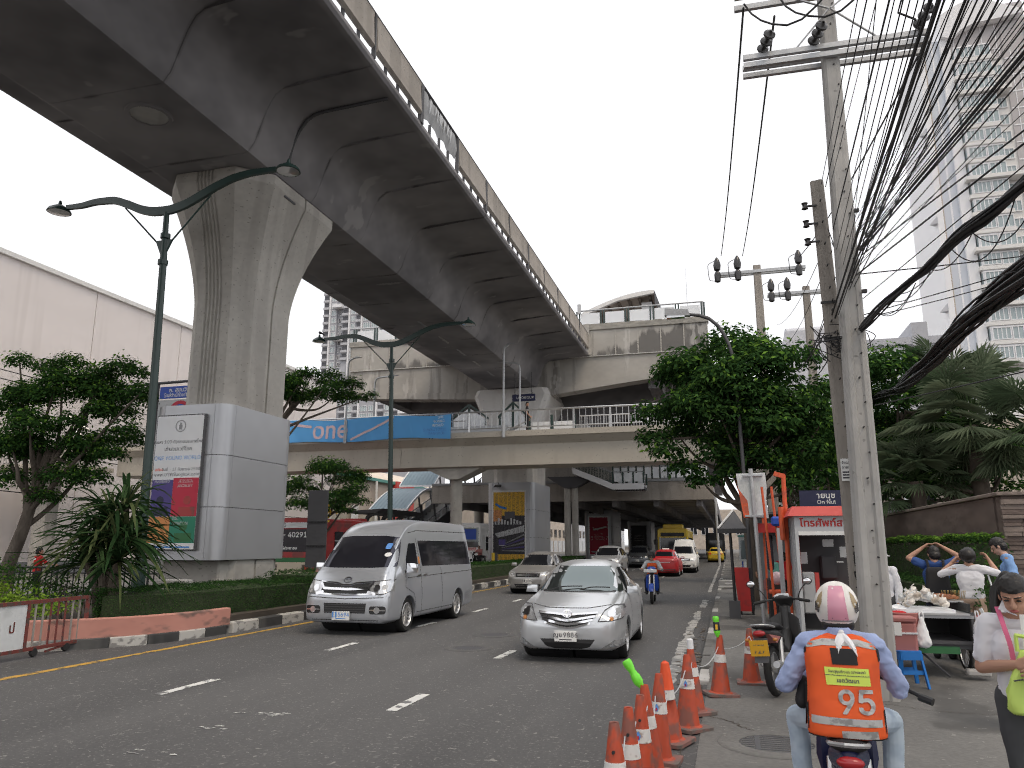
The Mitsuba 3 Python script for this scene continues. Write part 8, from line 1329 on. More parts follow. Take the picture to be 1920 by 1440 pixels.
# vest: lofted shell closely over the torso, with its bands and numbers laid on the cloth
def vring(z, w, d, cy): return [(w*math.copysign(abs(math.cos(a))**.62, math.cos(a)), cy+d*math.copysign(abs(math.sin(a))**.75, math.sin(a)), z) for a in np.linspace(0, 2*math.pi, 48, endpoint=False)]
vs = [(.685, .212, .135, -.13), (.70, .218, .142, -.13), (.80, .215, .142, -.125), (.92, .205, .137, -.105), (1.05, .207, .135, -.085), (1.13, .212, .130, -.075), (1.185, .205, .118, -.068), (1.215, .175, .100, -.06), (1.24, .12, .075, -.045), (1.25, .085, .06, -.04)]
v_ = np.array(vs); zz = np.linspace(.685, 1.25, 40); pv = PchipInterpolator(v_[:, 0], v_[:, 1:])(zz); vm = loft([vring(z, *p) for z, p in zip(zz, pv)]); vm.vertices += .009*(meshkit.fbm(vm.vertices*A(7, 7, 9), 3, 3)-.5)[:, None]*A(.6, 2, .2)
add(RD+'__vest', vm, 'vest_orange', smooth=45)
VP = lambda poly, off, b, n, cell=.03: add(RD+'__'+n, patch(vm, poly, 'f', off, cell), b, smooth=True)
VP([(-.19, 1.195), (-.10, 1.222), (.10, 1.222), (.19, 1.195), (.205, 1.165), (.1, 1.188), (-.1, 1.188), (-.205, 1.165)], .003, 'vest_silver', 'grey_yoke'); VP([(-.06, 1.175), (.082, 1.172), (.088, 1.085), (-.052, 1.085)], .004, 'cloth_black', 'black_patch')
VP([(-.10, 1.070), (.142, 1.066), (.147, .972), (-.092, .972)], .003, 'vest_lime', 'lime_label'); VP(sg.LineString([(-.098, 1.027), (.145, 1.024)]).buffer(.0016), .005, 'print_dark', 'label_line')
def vt(s, x, z, h, b, n, bold=False):
    m = lettering(s, h, bold, .001); bb = m.bounds; g_ = shapely.union_all([sg.Polygon(tri[:, :2]) for tri in m.triangles[np.abs(m.face_normals[:, 2]-1) < .01]]).buffer(.0002); VP(sa.translate(g_, x-(bb[0, 0]+bb[1, 0])/2, z), .006, b, n, .05)
vt('วินฯสุขุมวิท ๓๓ (ปากซอย)', .022, 1.040, .014, 'print_dark', 'label_text'); vt('เขตวัฒนา', .025, .988, .022, 'print_dark', 'label_text', True); vt('9', .01, .822, .125, 'vest_silver', 'number', True); vt('5', .115, .825, .125, 'vest_silver', 'number', True)
VP([(-.215, .80), (.215, .795), (.215, .755), (-.215, .757)], .003, 'vest_silver', 'reflective_band'); VP([(-.03, .728), (.16, .735), (.165, .692), (-.028, .690)], .003, 'vest_silver', 'reflective_patch')
for s in (-1, 1): VP(sg.LineString([(s*.196, 1.20), (s*.207, 1.1), (s*.203, .95), (s*.212, .72)]).buffer(.006), .004, 'cloth_black', 'black_trim')
VP(sg.LineString([(-.21, .69), (0, .688), (.21, .69)]).buffer(.004), .005, 'cloth_black', 'black_trim')
add(RD+'__side_panel', hull([(-.215, -.1, .95), (-.215, .0, .95), (-.228, -.12, .72), (-.228, .0, .72), (-.20, -.1, .95), (-.20, 0, .72)]), 'cloth_black')
put(RD, MR)
for k, (x, y, l) in enumerate(((-.245, .08, 'black pouch at the left hip of the foreground rider'),)): bg = one('waist_pouch', blob([m3.Manifold.batch_hull([ell((0, 0, .0), .04, .06, .05), ell((.02, .05, .09), .03, .05, .05)])], .02, 3), 'cloth_black', l, 'pouch', smooth=True); put(bg, MR@T4().translate([x, y-.1, .84]))
# ---------------------------------------------------------------- traffic cones and the cord between them
CONES = [(.2, 10.85, 0, 'farthest cone, nearest to the parked motorcycle', 'cone_orange'), (-.18, 9.96, 4, 'cone with an upright lime green bottle on its tip', 'cone_orange'), (-.44, 8.87, -2, 'cone with a white cap on its tip', 'cone_orange'), (-.47, 8.11, 3, 'cone just nearer than the one with the white cap', 'cone_orange'), (-.60, 7.54, -3, 'cone with a clean bright orange tip pulled over it', 'cone_orange'), (-.65, 6.89, 5, 'brownish cone just nearer than the bright tipped one', 'cone_orange'), (-.66, 6.36, -4, 'cone with the tilted lime green bottle on its tip', 'cone_orange'), (-.68, 5.90, 2, 'cone just nearer than the tilted green bottle', 'cone_orange'), (-.70, 5.46, 0, 'second nearest cone, at the bottom edge of the photo', 'cone_orange'), (-.73, 5.0, 0, 'nearest cone, mostly below the bottom edge of the photo', 'cone_orange')]
def cone_r(z): return .115-.085*(z-.035)/.645
for k, (x, y, tilt, lab, b) in enumerate(CONES):
    t = thing('traffic_cone', 'orange traffic '+lab, 'traffic cone', 'traffic cones in a row along the road edge'); dent = k == 4
    prof = lambda a, c, e=0: [(cone_r(z)+e, z) for z in np.linspace(a, c, 8)]
    m = lathe([(.14, .03), (.125, .04)]+prof(.045, .655)+[(.028, .68), (.018, .678), (.016, .60)], 28)
    if dent: v = m.vertices; d = np.exp(-((v[:, 2]-.30)/.10)**2)*np.clip(-v[:, 1]/.1, 0, 1)*np.clip(1-np.abs(v[:, 0]-.03)/.08, 0, 1); v[:, 1] += .07*d
    add(t+'__body', m, b, smooth=40); add(t+'__white_band', lathe([(cone_r(.37)+.001, .37)]+prof(.371, .459, .004)+[(cone_r(.46)+.001, .46)], 28), 'cone_white', smooth=40)
    add(t+'__base', rotz(hull([(s*.185+dx, q*.185+dy, z) for s in (-1, 1) for q in (-1, 1) for z in (0, .03) for dx, dy in ((0, -.03*q), (-.03*s, 0))]), .3*k), 'cone_base')
    if k == 4: add(t+'__bright_tip', lathe([(cone_r(.46)+.010, .455)]+prof(.46, .68, .007)+[(0.01, .70)], 28), 'cone_bright', smooth=40)
    if k in (4, 3, 5, 7):
        P = sg.Polygon([(0, .035), (.012, .015), (.016, 0), (.010, -.02), (0, -.026), (-.010, -.02), (-.016, 0), (-.012, .015)]); add(t+'__blue_drop', patch(m, sa.translate(P, -.01, .415), 'f', .007, .02), 'print_blue'); add(t+'__pink_drop', patch(m, sa.translate(sa.scale(P, .45, .45), -.01, .403), 'f', .009, .02), 'print_red')
    if k == 2: add(t+'__white_cap', lathe([(.034, .64), (.036, .66), (.034, .74), (.022, .75), (0, .75)], 16), 'plastic_white', smooth=40)
    if k > 6: add(t+'__cord_hole', cyl((.0, -.07, .52), (0, -.03, .52), .010, None, 8), 'black_plastic')
    put(t, T4().translate([x, y, .013])@T4().rotate([0, 1, 0], tilt*.5)@T4().rotate([1, 0, 0], -tilt*.4))
def bottle(x, y, z, ang, label, lab_=False):
    t = thing('plastic_bottle', label, 'bottle'); add(t+'__body', lathe([(0, .24), (.03, .24), (.038, .225), (.036, .19), (.026, .15), (.03, .12), (.038, .10), (.038, .055), (.018, .012), (.012, 0)], 18), 'lime_plastic', smooth=50)
    if lab_: add(t+'__wrapper', lathe([(.0375, .075), (.0392, .08), (.036, .17), (.034, .175)], 18), 'poster_black', smooth=50); add(t+'__print', obox((0, -.040, .12), (.014, 0, 0), (0, .001, 0), (0, 0, .03)), 'print_yellow')
    put(t, T4().translate([x, y, z])@T4().rotate([0, 1, 0], ang))
bottle(-.18, 9.94, .67, -3, 'lime green bottle with a dark label upside down on a far cone', True); bottle(-.70, 6.36, .66, -31, 'plain lime green bottle stuck slanting on a cone tip')
q = [(.2, 10.85, .60), (-.18, 9.96, .56), (-.44, 8.87, .53), (-.47, 8.11, .55), (-.60, 7.54, .42), (-.65, 6.89, .52), (-.66, 6.36, .55), (-.70, 5.90, .52), (-.72, 5.46, .52), (-.76, 5.0, .50)]
cs = [sag(A(*a)+A(0, -.05, 0), A(*b)+A(0, -.03, 0), .07+.05*(i % 3), 12) for i, (a, b) in enumerate(zip(q, q[1:]))]; cs.insert(0, sag((.42, 10.0, .45), (.2, 10.80, .6), .08, 12))
one('cord', tube(np.vstack(cs), .005, 5), 'light_grey', 'thin pale cord tied from cone to cone along the row', 'cord')
# ---------------------------------------------------------------- food cart and stool
FC = thing('food_cart', 'dark metal street food cart on bicycle wheels beside the tall pole', 'food cart')
for y in (11.5, 12.6): add(FC+'__frame_bar', box(2.0, 3.0, y-.02, y+.02, .82, .86), 'steel'); add(FC+'__frame_bar', box(2.0, 3.0, y-.02, y+.02, .50, .54), 'dark_grey')
for x in (2.02, 2.98):
    for y in (11.5, 12.6): add(FC+'__post', box(x-.018, x+.018, y-.018, y+.018, .46, .9), 'dark_grey')
add(FC+'__counter', box(1.98, 2.95, 11.45, 12.65, .862, .885), 'stainless'); add(FC+'__shelf', box(2.05, 2.95, 11.52, 12.6, .44, .53), 'dark_grey'); add(FC+'__back_panel', box(2.05, 2.95, 12.55, 12.58, .5, .85), 'black_plastic'); add(FC+'__side_panel', box(2.955, 2.985, 11.55, 12.6, .4, 1.0), 'black_plastic'); add(FC+'__glass_tray', box(2.1, 2.80, 11.5, 12.2, .886, .925), 'frosted'); add(FC+'__rear_tray', box(2.55, 3.03, 12.0, 12.64, .99, 1.01), 'stainless'); add(FC+'__foot_board', box(2.15, 2.8, 11.5, 11.56, .38, .47), 'bus_green')
for x in (2.98, 2.08):
    w = num(FC+'__wheel'); _used.add(w); add(w+'__tyre', lathe([(.26, -.02), (.285, -.022), (.30, 0), (.285, .022), (.26, .02)], 30, 'x').apply_translation([x, 12.0, .41]), 'rubber', smooth=50); add(w+'__spokes', cat([tube([(x, 12, .41), (x, 12+.265*math.cos(a), .41+.265*math.sin(a))], .005, 4) for a in np.linspace(0, 6.28, 17)[:-1]]+[lathe([(.245, -.012), (.262, -.012), (.262, .012), (.245, .012)], 30, 'x').apply_translation([x, 12.0, .41])]), 'steel')
add(FC+'__prop', bar((2.3, 11.7, .45), (2.62, 11.35, .12), .02), 'dark_grey')
one('wheel_chock', box(2.86, 3.14, 11.52, 11.68, .11, .19, .02), 'pole_conc', 'grey block wedged under the wheel of the food cart', 'block')
g = np.random.default_rng(77)
one('red_bucket', lathe([(0, 0), (.16, 0), (.19, .18), (.175, .19), (.16, .02), (0, .02)], 20).apply_translation([2.18, 11.5, .70]), 'bin_pink', 'red brown plastic tub hung at the front of the food cart', 'tub', smooth=40)
t = thing('cool_box', 'dusty red cool box below the cart counter, behind the blue stool', 'cool box'); add(t+'__body', box(1.88, 2.22, 11.0, 11.35, .42, .80, .03), 'bin_pink'); add(t+'__lid', box(1.87, 2.23, 10.99, 11.36, .80, .86, .015), 'bin_pink'); add(t+'__rim', box(1.875, 2.225, 10.985, 11.355, .66, .68), 'frosted'); add(t+'__sticker', box(1.93, 2.04, 10.985, 10.99, .64, .80), 'white_matte')
for k in range(46):
    x, y = g.uniform(2.25, 2.82), g.uniform(11.55, 12.45); z = .93+.10*math.exp(-((x-2.5)/.2)**2)*(1.3+g.random()); m = blob([m3.Manifold.batch_hull([ell((x, y, z), .05, .05, .035, 10), ell((x+.02, y, z+.03), .03, .03, .02, 10)])]+chain([(x, y, z+.03, .014), (x+.01*g.standard_normal(), y, z+.055, .006), (x+.02*g.standard_normal(), y, z+.075, .010)], 8), .03, 1)
    m.vertices += .012*(meshkit.noise(m.vertices*38, k)-.5)[:, None]*A(2, 2, 2); one('food_bag', m, ('plastic_clear', 'panel_white', 'food_pale')[k % 3], 'knotted clear plastic bag of food heaped on the cart', 'food bag', 'bags of food heaped on the food cart', smooth=True)
scene['plastic_clear'] = {'type': 'twosided', 'b': {'type': 'principled', 'base_color': {'type': 'rgb', 'value': [.66, .62, .56]}, 'roughness': .25, 'specular': .7}}
for k in range(18):
    x, y = g.uniform(2.72, 2.95), g.uniform(12.05, 12.4); one('fried_snack', blob(chain([(x-.04, y, 1.03+.04*g.random(), .025), (x+.04, y+.03*g.standard_normal(), 1.04+.04*g.random(), .028)], 8), .03, 1), 'food_brown', 'brown fried snack piled on the rear tray of the cart', 'food', 'fried snacks piled on the cart tray', smooth=True)
for k in range(14): a = g.uniform(-.4, .4); one('skewer', bar((2.86+.02*k, 12.3, 1.03), (2.80+.022*k, 12.1+a*.1, 1.14), .007), 'food_straw', 'thin pale skewer leaning beside the fried snacks', 'skewer', 'skewers beside the fried snacks')
pr('food_pale', (.46, .40, .33), .35)
pr('food_straw', (.55, .42, .16), .7)
for k in range(10): x, y = g.uniform(1.98, 2.3), g.uniform(11.5, 12.3); one('white_wrapper', blob([ell((x, y, .90+.02*g.random()), .08, .07, .035, 12)], .04, 1), 'plastic_white', 'crumpled white wrapper lying on the left end of the cart', 'wrapper', 'white wrappers on the left end of the cart', smooth=True)
one('red_cloth', blob([ell((2.1, 11.46, .88), .12, .04, .03, 12), ell((2.02, 11.45, .85), .05, .03, .04, 12)], .03, 1), 'cloth_red', 'red cloth on the left edge of the cart counter', 'cloth', smooth=True)
def hangbag(x, y, z, w, h, label, b='plastic_white', n='hanging_bag'):
    t = thing(n, label, 'bag'); m = blob([m3.Manifold.batch_hull([ell((x, y, z-h*.78), w, w*.8, h*.2), ell((x-.01, y, z-h*.45), w*.7, w*.5, h*.1)]), m3.Manifold.batch_hull([ell((x-.01, y, z-h*.45), w*.7, w*.5, h*.1), ell((x, y, z-h*.1), w*.25, w*.15, h*.06)])], .03, 3); m.vertices += .02*(meshkit.fbm(m.vertices*16, 3, 4)-.5)[:, None]*A(1, 1, .3)*2; add(t+'__bag', m, b, smooth=True)
    for s in (-1, 1): add(t+'__handle', tube(spline([(x+s*w*.2, y, z-h*.15), (x+s*w*.25, y, z), (x+s*.01, y+.02, z+.05)], 8), .009, 5), b)
hangbag(2.36, 11.38, .86, .10, .42, 'white plastic bag hanging from the front of the food cart')
hangbag(3.0, 11.36, .88, .07, .38, 'white striped bag hanging at the right front corner of the cart', 'cloth_white')
t = thing('umbrella_roll', 'rolled dark red cloth and white pole leaning on the right side of the cart', 'rolled umbrella'); add(t+'__cloth', bar((3.07, 11.6, .86), (3.25, 11.5, .32), .12, .05), 'print_red'); add(t+'__pole', bar((3.10, 11.55, .95), (3.36, 11.42, .25), .035), 'panel_white')
BSL = thing('stool', 'bright blue plastic stool at the foot of the tall pole', 'stool')
add(BSL+'__seat', mv(prism(rrect(-.14, .14, -.14, .14, .04), .035), 0, 0, .40), 'stool_blue')
for sx in (-1, 1):
    for sy in (-1, 1): add(BSL+'__leg', hull([(sx*(.10+a*.05), sy*(.10+a*.05), .405*(1-a)) for a in (0, 1)]+[(sx*(.14+a*.05), sy*(.10+a*.05), .405*(1-a)) for a in (0, 1)]+[(sx*(.10+a*.05), sy*(.14+a*.05), .405*(1-a)) for a in (0, 1)]), 'stool_blue')
for a, b in (((-.13, -.14), (.13, -.135)), ((-.13, .135), (.13, .14))): add(BSL+'__apron', box(a[0], b[0], a[1], b[1], .33, .40), 'stool_blue'); add(BSL+'__rung', box(a[0]-.02, b[0]+.02, a[1], b[1], .16, .21), 'stool_blue')
for s in (-1, 1): add(BSL+'__apron', box(s*.1375-.0025, s*.1375+.0025, -.13, .13, .33, .40), 'stool_blue')
put(BSL, T4().translate([2.08, 11.05, .03])@T4().rotate([0, 0, 1], 12))
# ---------------------------------------------------------------- telephone booth and stalls on the pavement
PB = thing('telephone_booth', 'public telephone booth with a red roof and grey frame left of the poles', 'telephone booth'); X0, X1, Y0, Y1 = 1.22, 2.34, 15.5, 16.7
add(PB+'__roof', hull([(X0-.12, Y0-.12, 2.28), (X1+.12, Y0-.12, 2.28), (X0-.12, Y1+.1, 2.28), (X1+.12, Y1+.1, 2.28), (X0-.02, Y0-.02, 2.46), (X1+.02, Y0-.02, 2.46), (X0-.02, Y1, 2.46), (X1+.02, Y1, 2.46)]), 'booth_red'); add(PB+'__header', box(X0+.06, X1-.06, Y0, Y0+.06, 2.0, 2.28), 'light_grey'); add(PB+'__header_trim', box(X0+.06, X1-.06, Y0-.015, Y0+.05, 1.93, 2.0), 'white_matte')
add(PB+'__lettering', TR(lettering('โทรศัพท์สาธารณะ', .135, True, .006), (1, 0, 0), (0, 0, 1), (0, -1, 0), (X0+.09, Y0-.001, 2.09)), 'red_matte')
for x, y in ((X0, Y0), (X1-.06, Y0), (X0, Y1-.06), (X1-.06, Y1-.06), (X0, Y0+.35), (X0, Y0+.75)): add(PB+'__post', box(x, x+.06, y, y+.06, .11, 2.28), 'light_grey')
add(PB+'__side_glass', box(X0+.025, X0+.035, Y0+.07, Y1-.07, .3, 2.2), 'glass_dark'); add(PB+'__back_panel', box(X0+.06, X1-.06, Y1-.05, Y1-.03, .15, 2.25), 'dark_grey'); add(PB+'__red_side', box(X0+.07, X0+.1, Y0+.4, Y1-.1, .9, 1.9), 'red_matte'); add(PB+'__red_counter', box(X0+.1, X1-.1, Y1-.5, Y1-.06, .85, .95), 'booth_red'); add(PB+'__telephone', box(X0+.5, X0+.8, Y1-.3, Y1-.06, 1.1, 1.55, .03), 'dark_grey'); add(PB+'__phone_cabinet', box(X0+.10, X0+.32, Y0+.35, Y0+.6, .5, 1.25, .02), 'light_grey'); add(PB+'__red_edge', box(X0+.325, X0+.40, Y0+.36, Y0+.6, .5, 1.24), 'booth_red'); add(PB+'__kick_panel', box(X0+.01, X0+.05, Y0+.06, Y1-.06, .12, .3), 'light_grey')  # dark grey back panel stands in for the shaded booth interior
for x, z, w, h in ((X0+.55, 1.72, .2, .14), (X0+.85, 1.52, .15, .2), (X0+.78, 1.42, .12, .03), (X0+.1, 1.40, .12, .22)): add(PB+'__paper_notice', box(x, x+w, Y1-.42, Y1-.415, z, z+h) if x > X0+.2 else box(x+.02, x+.02+w, Y0+.62, Y0+.625, z, z+h), 'panel_white')
NS = thing('street_name_sign', 'navy street name sign with white lettering above the telephone booth roof', 'sign'); add(NS+'__board', box(1.65, 2.75, 19.0, 19.05, 2.62, 2.98), 'sign_navy'); add(NS+'__lettering', TR(lettering('ายนุช', .13), (1, 0, 0), (0, 0, 1), (0, -1, 0), (2.02, 18.998, 2.80)), 'white_matte'); add(NS+'__lettering', TR(lettering('On Nut', .09), (1, 0, 0), (0, 0, 1), (0, -1, 0), (2.02, 18.998, 2.67)), 'white_matte'); add(NS+'__post', box(2.7, 2.76, 19.05, 19.1, .1, 3.0), 'steel')
BK = thing('back_of_sign', 'weathered white and orange back of a sign on a thin grey post', 'sign'); P = sg.Polygon([(.26, 3.32), (.88, 3.33), (.90, 3.0), (.87, 2.75), (.90, 2.33), (.38, 2.35), (.30, 2.9)])
add(BK+'__panel', xz(P, 18.03, 18.06), 'panel_white'); add(BK+'__orange_paint', xz(sg.Polygon([(.255, 3.2), (.29, 2.98), (.38, 2.85), (.47, 2.72), (.50, 2.34), (.375, 2.34), (.295, 2.9)]), 18.026, 18.0295), 'orange_paint'); add(BK+'__post', tube([(.66, 18, .1), (.58, 18, 3.42)], .045, 10), 'galvanised')
for z in (3.27, 2.38): add(BK+'__clamp', box(.40, .82, 17.95, 18.025, z-.02, z+.02), 'steel')
OP = thing('orange_post', 'bent orange steel post rising between the sign and the telephone booth', 'post'); add(OP+'__shaft', tube([(1.12, 16.6, .11), (1.14, 16.6, 1.4), (1.16, 16.6, 3.15)], .045, 8), 'orange_paint'); add(OP+'__head', bar((.98, 16.6, 3.18), (1.18, 16.6, 3.12), .09), 'orange_paint'); add(OP+'__lower_tube', tube([(1.07, 16.5, 1.85), (1.06, 16.5, 2.5)], .055, 8), 'orange_paint')
O2 = thing('orange_stall', 'rusty orange stall frame with a blue bundle tied on top', 'stall'); 
for x in (.80, 1.0): add(O2+'__upright', tube([(x+.1, 17.8, .11), (x+.06, 17.8, 1.4), (x-.02, 17.8, 3.0)], .03, 6), 'orange_paint')
add(O2+'__blue_bundle', box(.92, 1.14, 17.5, 17.8, 2.15, 2.35, .04), 'sign_blue'); add(O2+'__dark_awning', hull([(.65, 18.2, 2.1), (1.15, 18.2, 2.0), (.7, 20.5, 2.3), (1.2, 20.5, 2.2), (.7, 18.2, 2.05), (1.1, 18.2, 1.9)]), 'black_plastic'); add(O2+'__red_valance', box(.62, 1.12, 18.12, 18.19, 2.02, 2.22), 'red_matte'); add(O2+'__pink_bag', blob([ell((.98, 18.0, 1.05), .14, .12, .14, 14)], .04, 2), 'banner_pink', smooth=True); add(O2+'__seat', box(.8, 1.15, 17.9, 18.3, .72, .80, .02), 'orange_paint'); add(O2+'__hanging_cloth', box(.82, .96, 18.3, 18.5, 1.2, 2.0, .04), 'poster_black'); add(O2+'__dark_cabinet', box(.82, 1.15, 18.4, 19.2, .11, 1.0), 'black_plastic')
GP = thing('grey_post', 'plain grey square post standing just left of the telephone booth', 'post'); add(GP+'__shaft', box(1.0, 1.09, 17.2, 17.28, .1, 2.1), 'light_grey')
RBN = thing('red_cabinet', 'faded red leaning cabinet at the pavement edge beside the dark canopy post', 'cabinet'); add(RBN+'__front', hull([(.10, 19.9, 1.22), (.44, 19.9, 1.22), (.18, 19.9, .2), (.47, 19.9, .2), (.10, 19.95, 1.22), (.44, 19.95, 1.22), (.18, 19.95, .2), (.47, 19.95, .2)]), 'red_matte'); add(RBN+'__body', hull([(.11, 19.96, 1.2), (.5, 19.96, 1.2), (.19, 19.96, .22), (.54, 19.96, .22), (.14, 20.3, 1.2), (.5, 20.3, 1.2), (.19, 20.3, .22), (.54, 20.3, .22)]), 'black_plastic')
for x in (.22, .5): add(RBN+'__foot', box(x-.03, x+.03, 20.0, 20.1, .1, .24), 'black_plastic')
CN = thing('small_canopy', 'dark pointed canopy on a thin post at the pavement edge', 'canopy'); add(CN+'__roof', hull([(-.2, 18.6, 2.12), (.42, 18.6, 2.12), (-.2, 19.4, 2.12), (.42, 19.4, 2.12), (.17, 19, 2.56)]), 'dark_grey'); add(CN+'__pale_edge', bar((-.2, 18.58, 2.13), (.17, 18.98, 2.57), .03), 'white_matte'); add(CN+'__valance', box(-.22, .44, 18.57, 18.6, 2.02, 2.12), 'black_plastic'); add(CN+'__post', tube([(.1, 19, .1), (.06, 19, 2.1)], .035, 8), 'black_plastic'); add(CN+'__foot', box(-.05, .2, 18.9, 19.1, .1, .5), 'dark_grey')
NBD = thing('notice_board', 'glazed notice board on thin legs farther up the pavement', 'notice board'); add(NBD+'__frame', box(.33, .80, 26.0, 26.06, 1.25, 2.0), 'panel_white'); add(NBD+'__pane', box(.38, .75, 25.985, 25.998, 1.32, 1.9), 'glass_pale'); add(NBD+'__top', box(.31, .82, 25.97, 26.08, 2.0, 2.06), 'teal_trim')
for x in (.42, .7): add(NBD+'__leg', box(x-.02, x+.02, 26.01, 26.05, .1, 1.25), 'sign_blue')
HD = thing('hoarding', 'white sheet hoarding along the pavement beyond the notice board', 'hoarding')
for k in range(8): add(HD+'__sheet', box(.62+.02*k, .68+.02*k, 34+2.2*k, 36.15+2.2*k, .15, 2.3), 'panel_white')
for k in range(4): x, y = -.15+.25*(k % 2), 31.5+.8*k; one('stacked_slab', box(x-.3, x+.3, y, y+.4, .11, .2+.08*(k % 3), .02), 'pole_conc', ('flat grey slab on the kerb beyond the red cabinet', 'second grey slab behind the first on the far kerb', 'thicker grey slab among those on the far kerb', 'farthest grey slab on the kerb')[k], 'slab')
FP2 = thing('lamp_pole', 'slim pale lamp pole at the far right end of the concourse', 'lamp post'); add(FP2+'__shaft', tube([(-.78, 70, .1), (-.86, 70, 6.0)], .11, 8), 'light_grey'); add(FP2+'__arm', tube([(-.85, 70, 5.2), (-1.3, 69.8, 5.8)], .06, 6), 'light_grey')
t = thing('stall_shelf', 'shelf of hanging goods under the big tree by the booth', 'stall')
for k in range(14): x, y, z = g.uniform(.9, 2.4), g.uniform(20.5, 22), g.uniform(.6, 2.3); add(t+'__hanging_item', box(x-.12, x+.12, y-.05, y+.05, z-.18, z+.1, .03), ('dark_grey', 'teal_trim', 'bin_pink', 'mid_grey', 'panel_white')[k % 5])
add(t+'__frame', cat([box(.85, .9, 20.4, 20.45, .1, 2.5), box(2.4, 2.45, 20.4, 20.45, .1, 2.5)]), 'orange_paint'); add(t+'__back', box(.8, 3.6, 22.3, 22.4, .1, 2.6), 'mid_grey'); add(t+'__roof', box(.7, 2.6, 20.3, 22.6, 2.5, 2.56), 'dark_grey')
# ---------------------------------------------------------------- median and left side
GT2 = thing('barrier_gate', 'rusty red barrier gate on small wheels before the pink wall', 'gate'); p0, p1 = A(-10.62, 9.0), A(-10.87, 11.5); u = (p1-p0)/np.linalg.norm(p1-p0); L_ = np.linalg.norm(p1-p0)
gx = lambda s, z: (p0[0]+u[0]*s, p0[1]+u[1]*s, z)
for z, r in ((.86, .028), (.14, .026)): add(GT2+'__rail', bar(gx(-.8, z), gx(L_, z), r*2), 'rust_gate')
for s in (L_-.02, L_-1.36, -.6): add(GT2+'__post', bar(gx(s, .12), gx(s, .87), .05), 'rust_gate')
for k in range(7): s = L_-1.20+.165*k; add(GT2+'__bar', bar(gx(s, .15), gx(s, .85), .022), 'rust_gate' if k in (2, 3, 4) else 'pole_conc_warm')
add(GT2+'__plate', obox(gx(L_-2.05, .50), (u[0]*.66, u[1]*.66, 0), (u[1]*.008, -u[0]*.008, 0), (0, 0, .335)), 'panel_white'); m = lettering('ป', .16, False, .003); add(GT2+'__lettering', TR(m, (u[0], u[1], 0), (0, 0, 1), (u[1], -u[0], 0), (*(A(*gx(L_-1.72, .42))+A(.012, 0, 0)),)), 'rust_gate')
for s in (L_-.45, L_-1.15): w = add(GT2+'__castor', lathe([(0, -.03), (.06, -.03), (.075, 0), (.06, .03), (0, .03)], 16, 'x').apply_translation(gx(s, .08)), 'rubber', smooth=40)
add(GT2+'__brace', bar(gx(L_-.9, .06), gx(L_-.3, .13), .03), 'rust_gate')
BR = thing('black_railing', 'black metal railing behind the shrubs on the far side of the median', 'railing')
for z in (1.10, .95, .25): add(BR+'__rail', tube([(-24, 19.0, z), (-14.8, 19.0, z)], .035 if z > 1 else .02, 8), 'black_plastic')
for k in range(47): x = -24+.2*k; add(BR+'__bar' if k % 8 else BR+'__post', box(x-.012 if k % 8 else x-.03, x+.012 if k % 8 else x+.03, 18.985, 19.015, .1, 1.08), 'black_plastic')
SS = thing('road_sign', 'blue street sign above a round no parking sign half behind the pier', 'sign'); add(SS+'__board', box(-18.72, -17.2, 21.97, 22.0, 6.70, 7.12), 'sign_blue'); add(SS+'__lettering', TR(lettering('ถ. สุขุมวิท', .15), (1, 0, 0), (0, 0, 1), (0, -1, 0), (-18.35, 21.968, 6.92)), 'white_matte'); add(SS+'__lettering', TR(lettering('Sukhumvit', .14), (1, 0, 0), (0, 0, 1), (0, -1, 0), (-18.55, 21.968, 6.75)), 'white_matte')
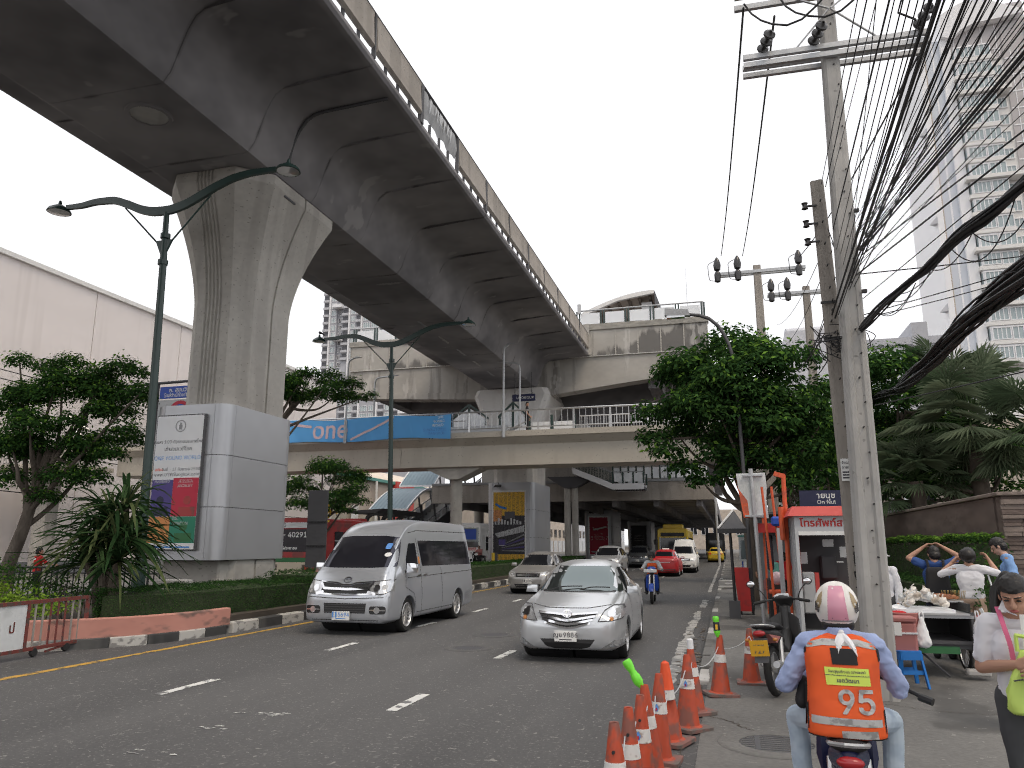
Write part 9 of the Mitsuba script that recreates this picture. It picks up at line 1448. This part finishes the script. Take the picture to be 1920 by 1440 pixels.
add(SS+'__grey_panel', box(-18.75, -17.2, 21.98, 22.0, 5.4, 6.66), 'light_grey'); add(SS+'__red_ring', lathe([(.34, 0), (.46, 0), (.46, .012), (.34, .012)], 28).apply_transform(trimesh.transformations.rotation_matrix(math.pi/2, [1, 0, 0])).apply_translation([-17.85, 21.975, 6.15]), 'print_red'); add(SS+'__blue_disc', lathe([(0, .01), (.34, .01), (.34, 0)], 28).apply_transform(trimesh.transformations.rotation_matrix(math.pi/2, [1, 0, 0])).apply_translation([-17.85, 21.975, 6.15]), 'sign_blue'); add(SS+'__red_slash', bar((-18.1, 21.955, 6.4), (-17.6, 21.955, 5.9), .08, .01), 'print_red'); add(SS+'__top_bar', tube([(-20.6, 22.03, 7.25), (-17, 22.03, 7.3)], .05, 8), 'dark_grey'); add(SS+'__post', tube([(-18.9, 22.05, .1), (-18.9, 22.05, 7.3)], .07, 8), 'dark_grey'); add(SS+'__arrow_panel', box(-18.75, -18.2, 21.98, 22.0, 4.4, 5.3), 'white_matte')
DB = thing('sign_back', 'tall dark grey back of a road sign standing before the red bus', 'sign'); add(DB+'__panel', box(-13.9, -13.15, 23.98, 24.02, 1.0, 3.6), 'dark_grey'); add(DB+'__post', cyl((-13.55, 24.06, .2), (-13.55, 24.06, 3.6), .045, None, 8), 'steel')
for z in (1.7, 2.5): add(DB+'__brace', box(-13.88, -13.17, 23.94, 23.975, z, z+.05), 'black_plastic')
MP = thing('dark_pole', 'dark slim pole at the left edge behind the tree', 'pole'); add(MP+'__shaft', tube([(-19.8, 16.2, .1), (-19.6, 16.2, 3.4)], .08, 8), 'black_plastic')
YF = thing('yellow_flowers', 'cluster of yellow flowers on the shaded tree above the bus', 'flowers'); g2 = np.random.default_rng(3)
p = A(-16.9, 30.3, 3.2)+.22*g2.standard_normal((70, 3)); nr = np.repeat(A(0, -1, .3)[None], 70, 0); m, c = leafy(p, nr, .12, [(.55, .32, .02), (.6, .4, .05)], 5, .8); add(YF+'__petals', m, 'leaf', color=np.clip(c, 0, 1), kind='stuff')
for k, (x, y) in enumerate(((-11.0, 44.0), (-10.9, 41.5))): b_ = thing('bollard', ('dark bollard at the left foot of the train poster', 'yellow banded bollard before the train poster')[k], 'bollard'); add(b_+'__shaft', cyl((x-2.6, 45.8-k, .2), (x-2.6, 45.8-k, 1.3), .09, None, 10), 'dark_grey' if k == 0 else 'yellow_paint')
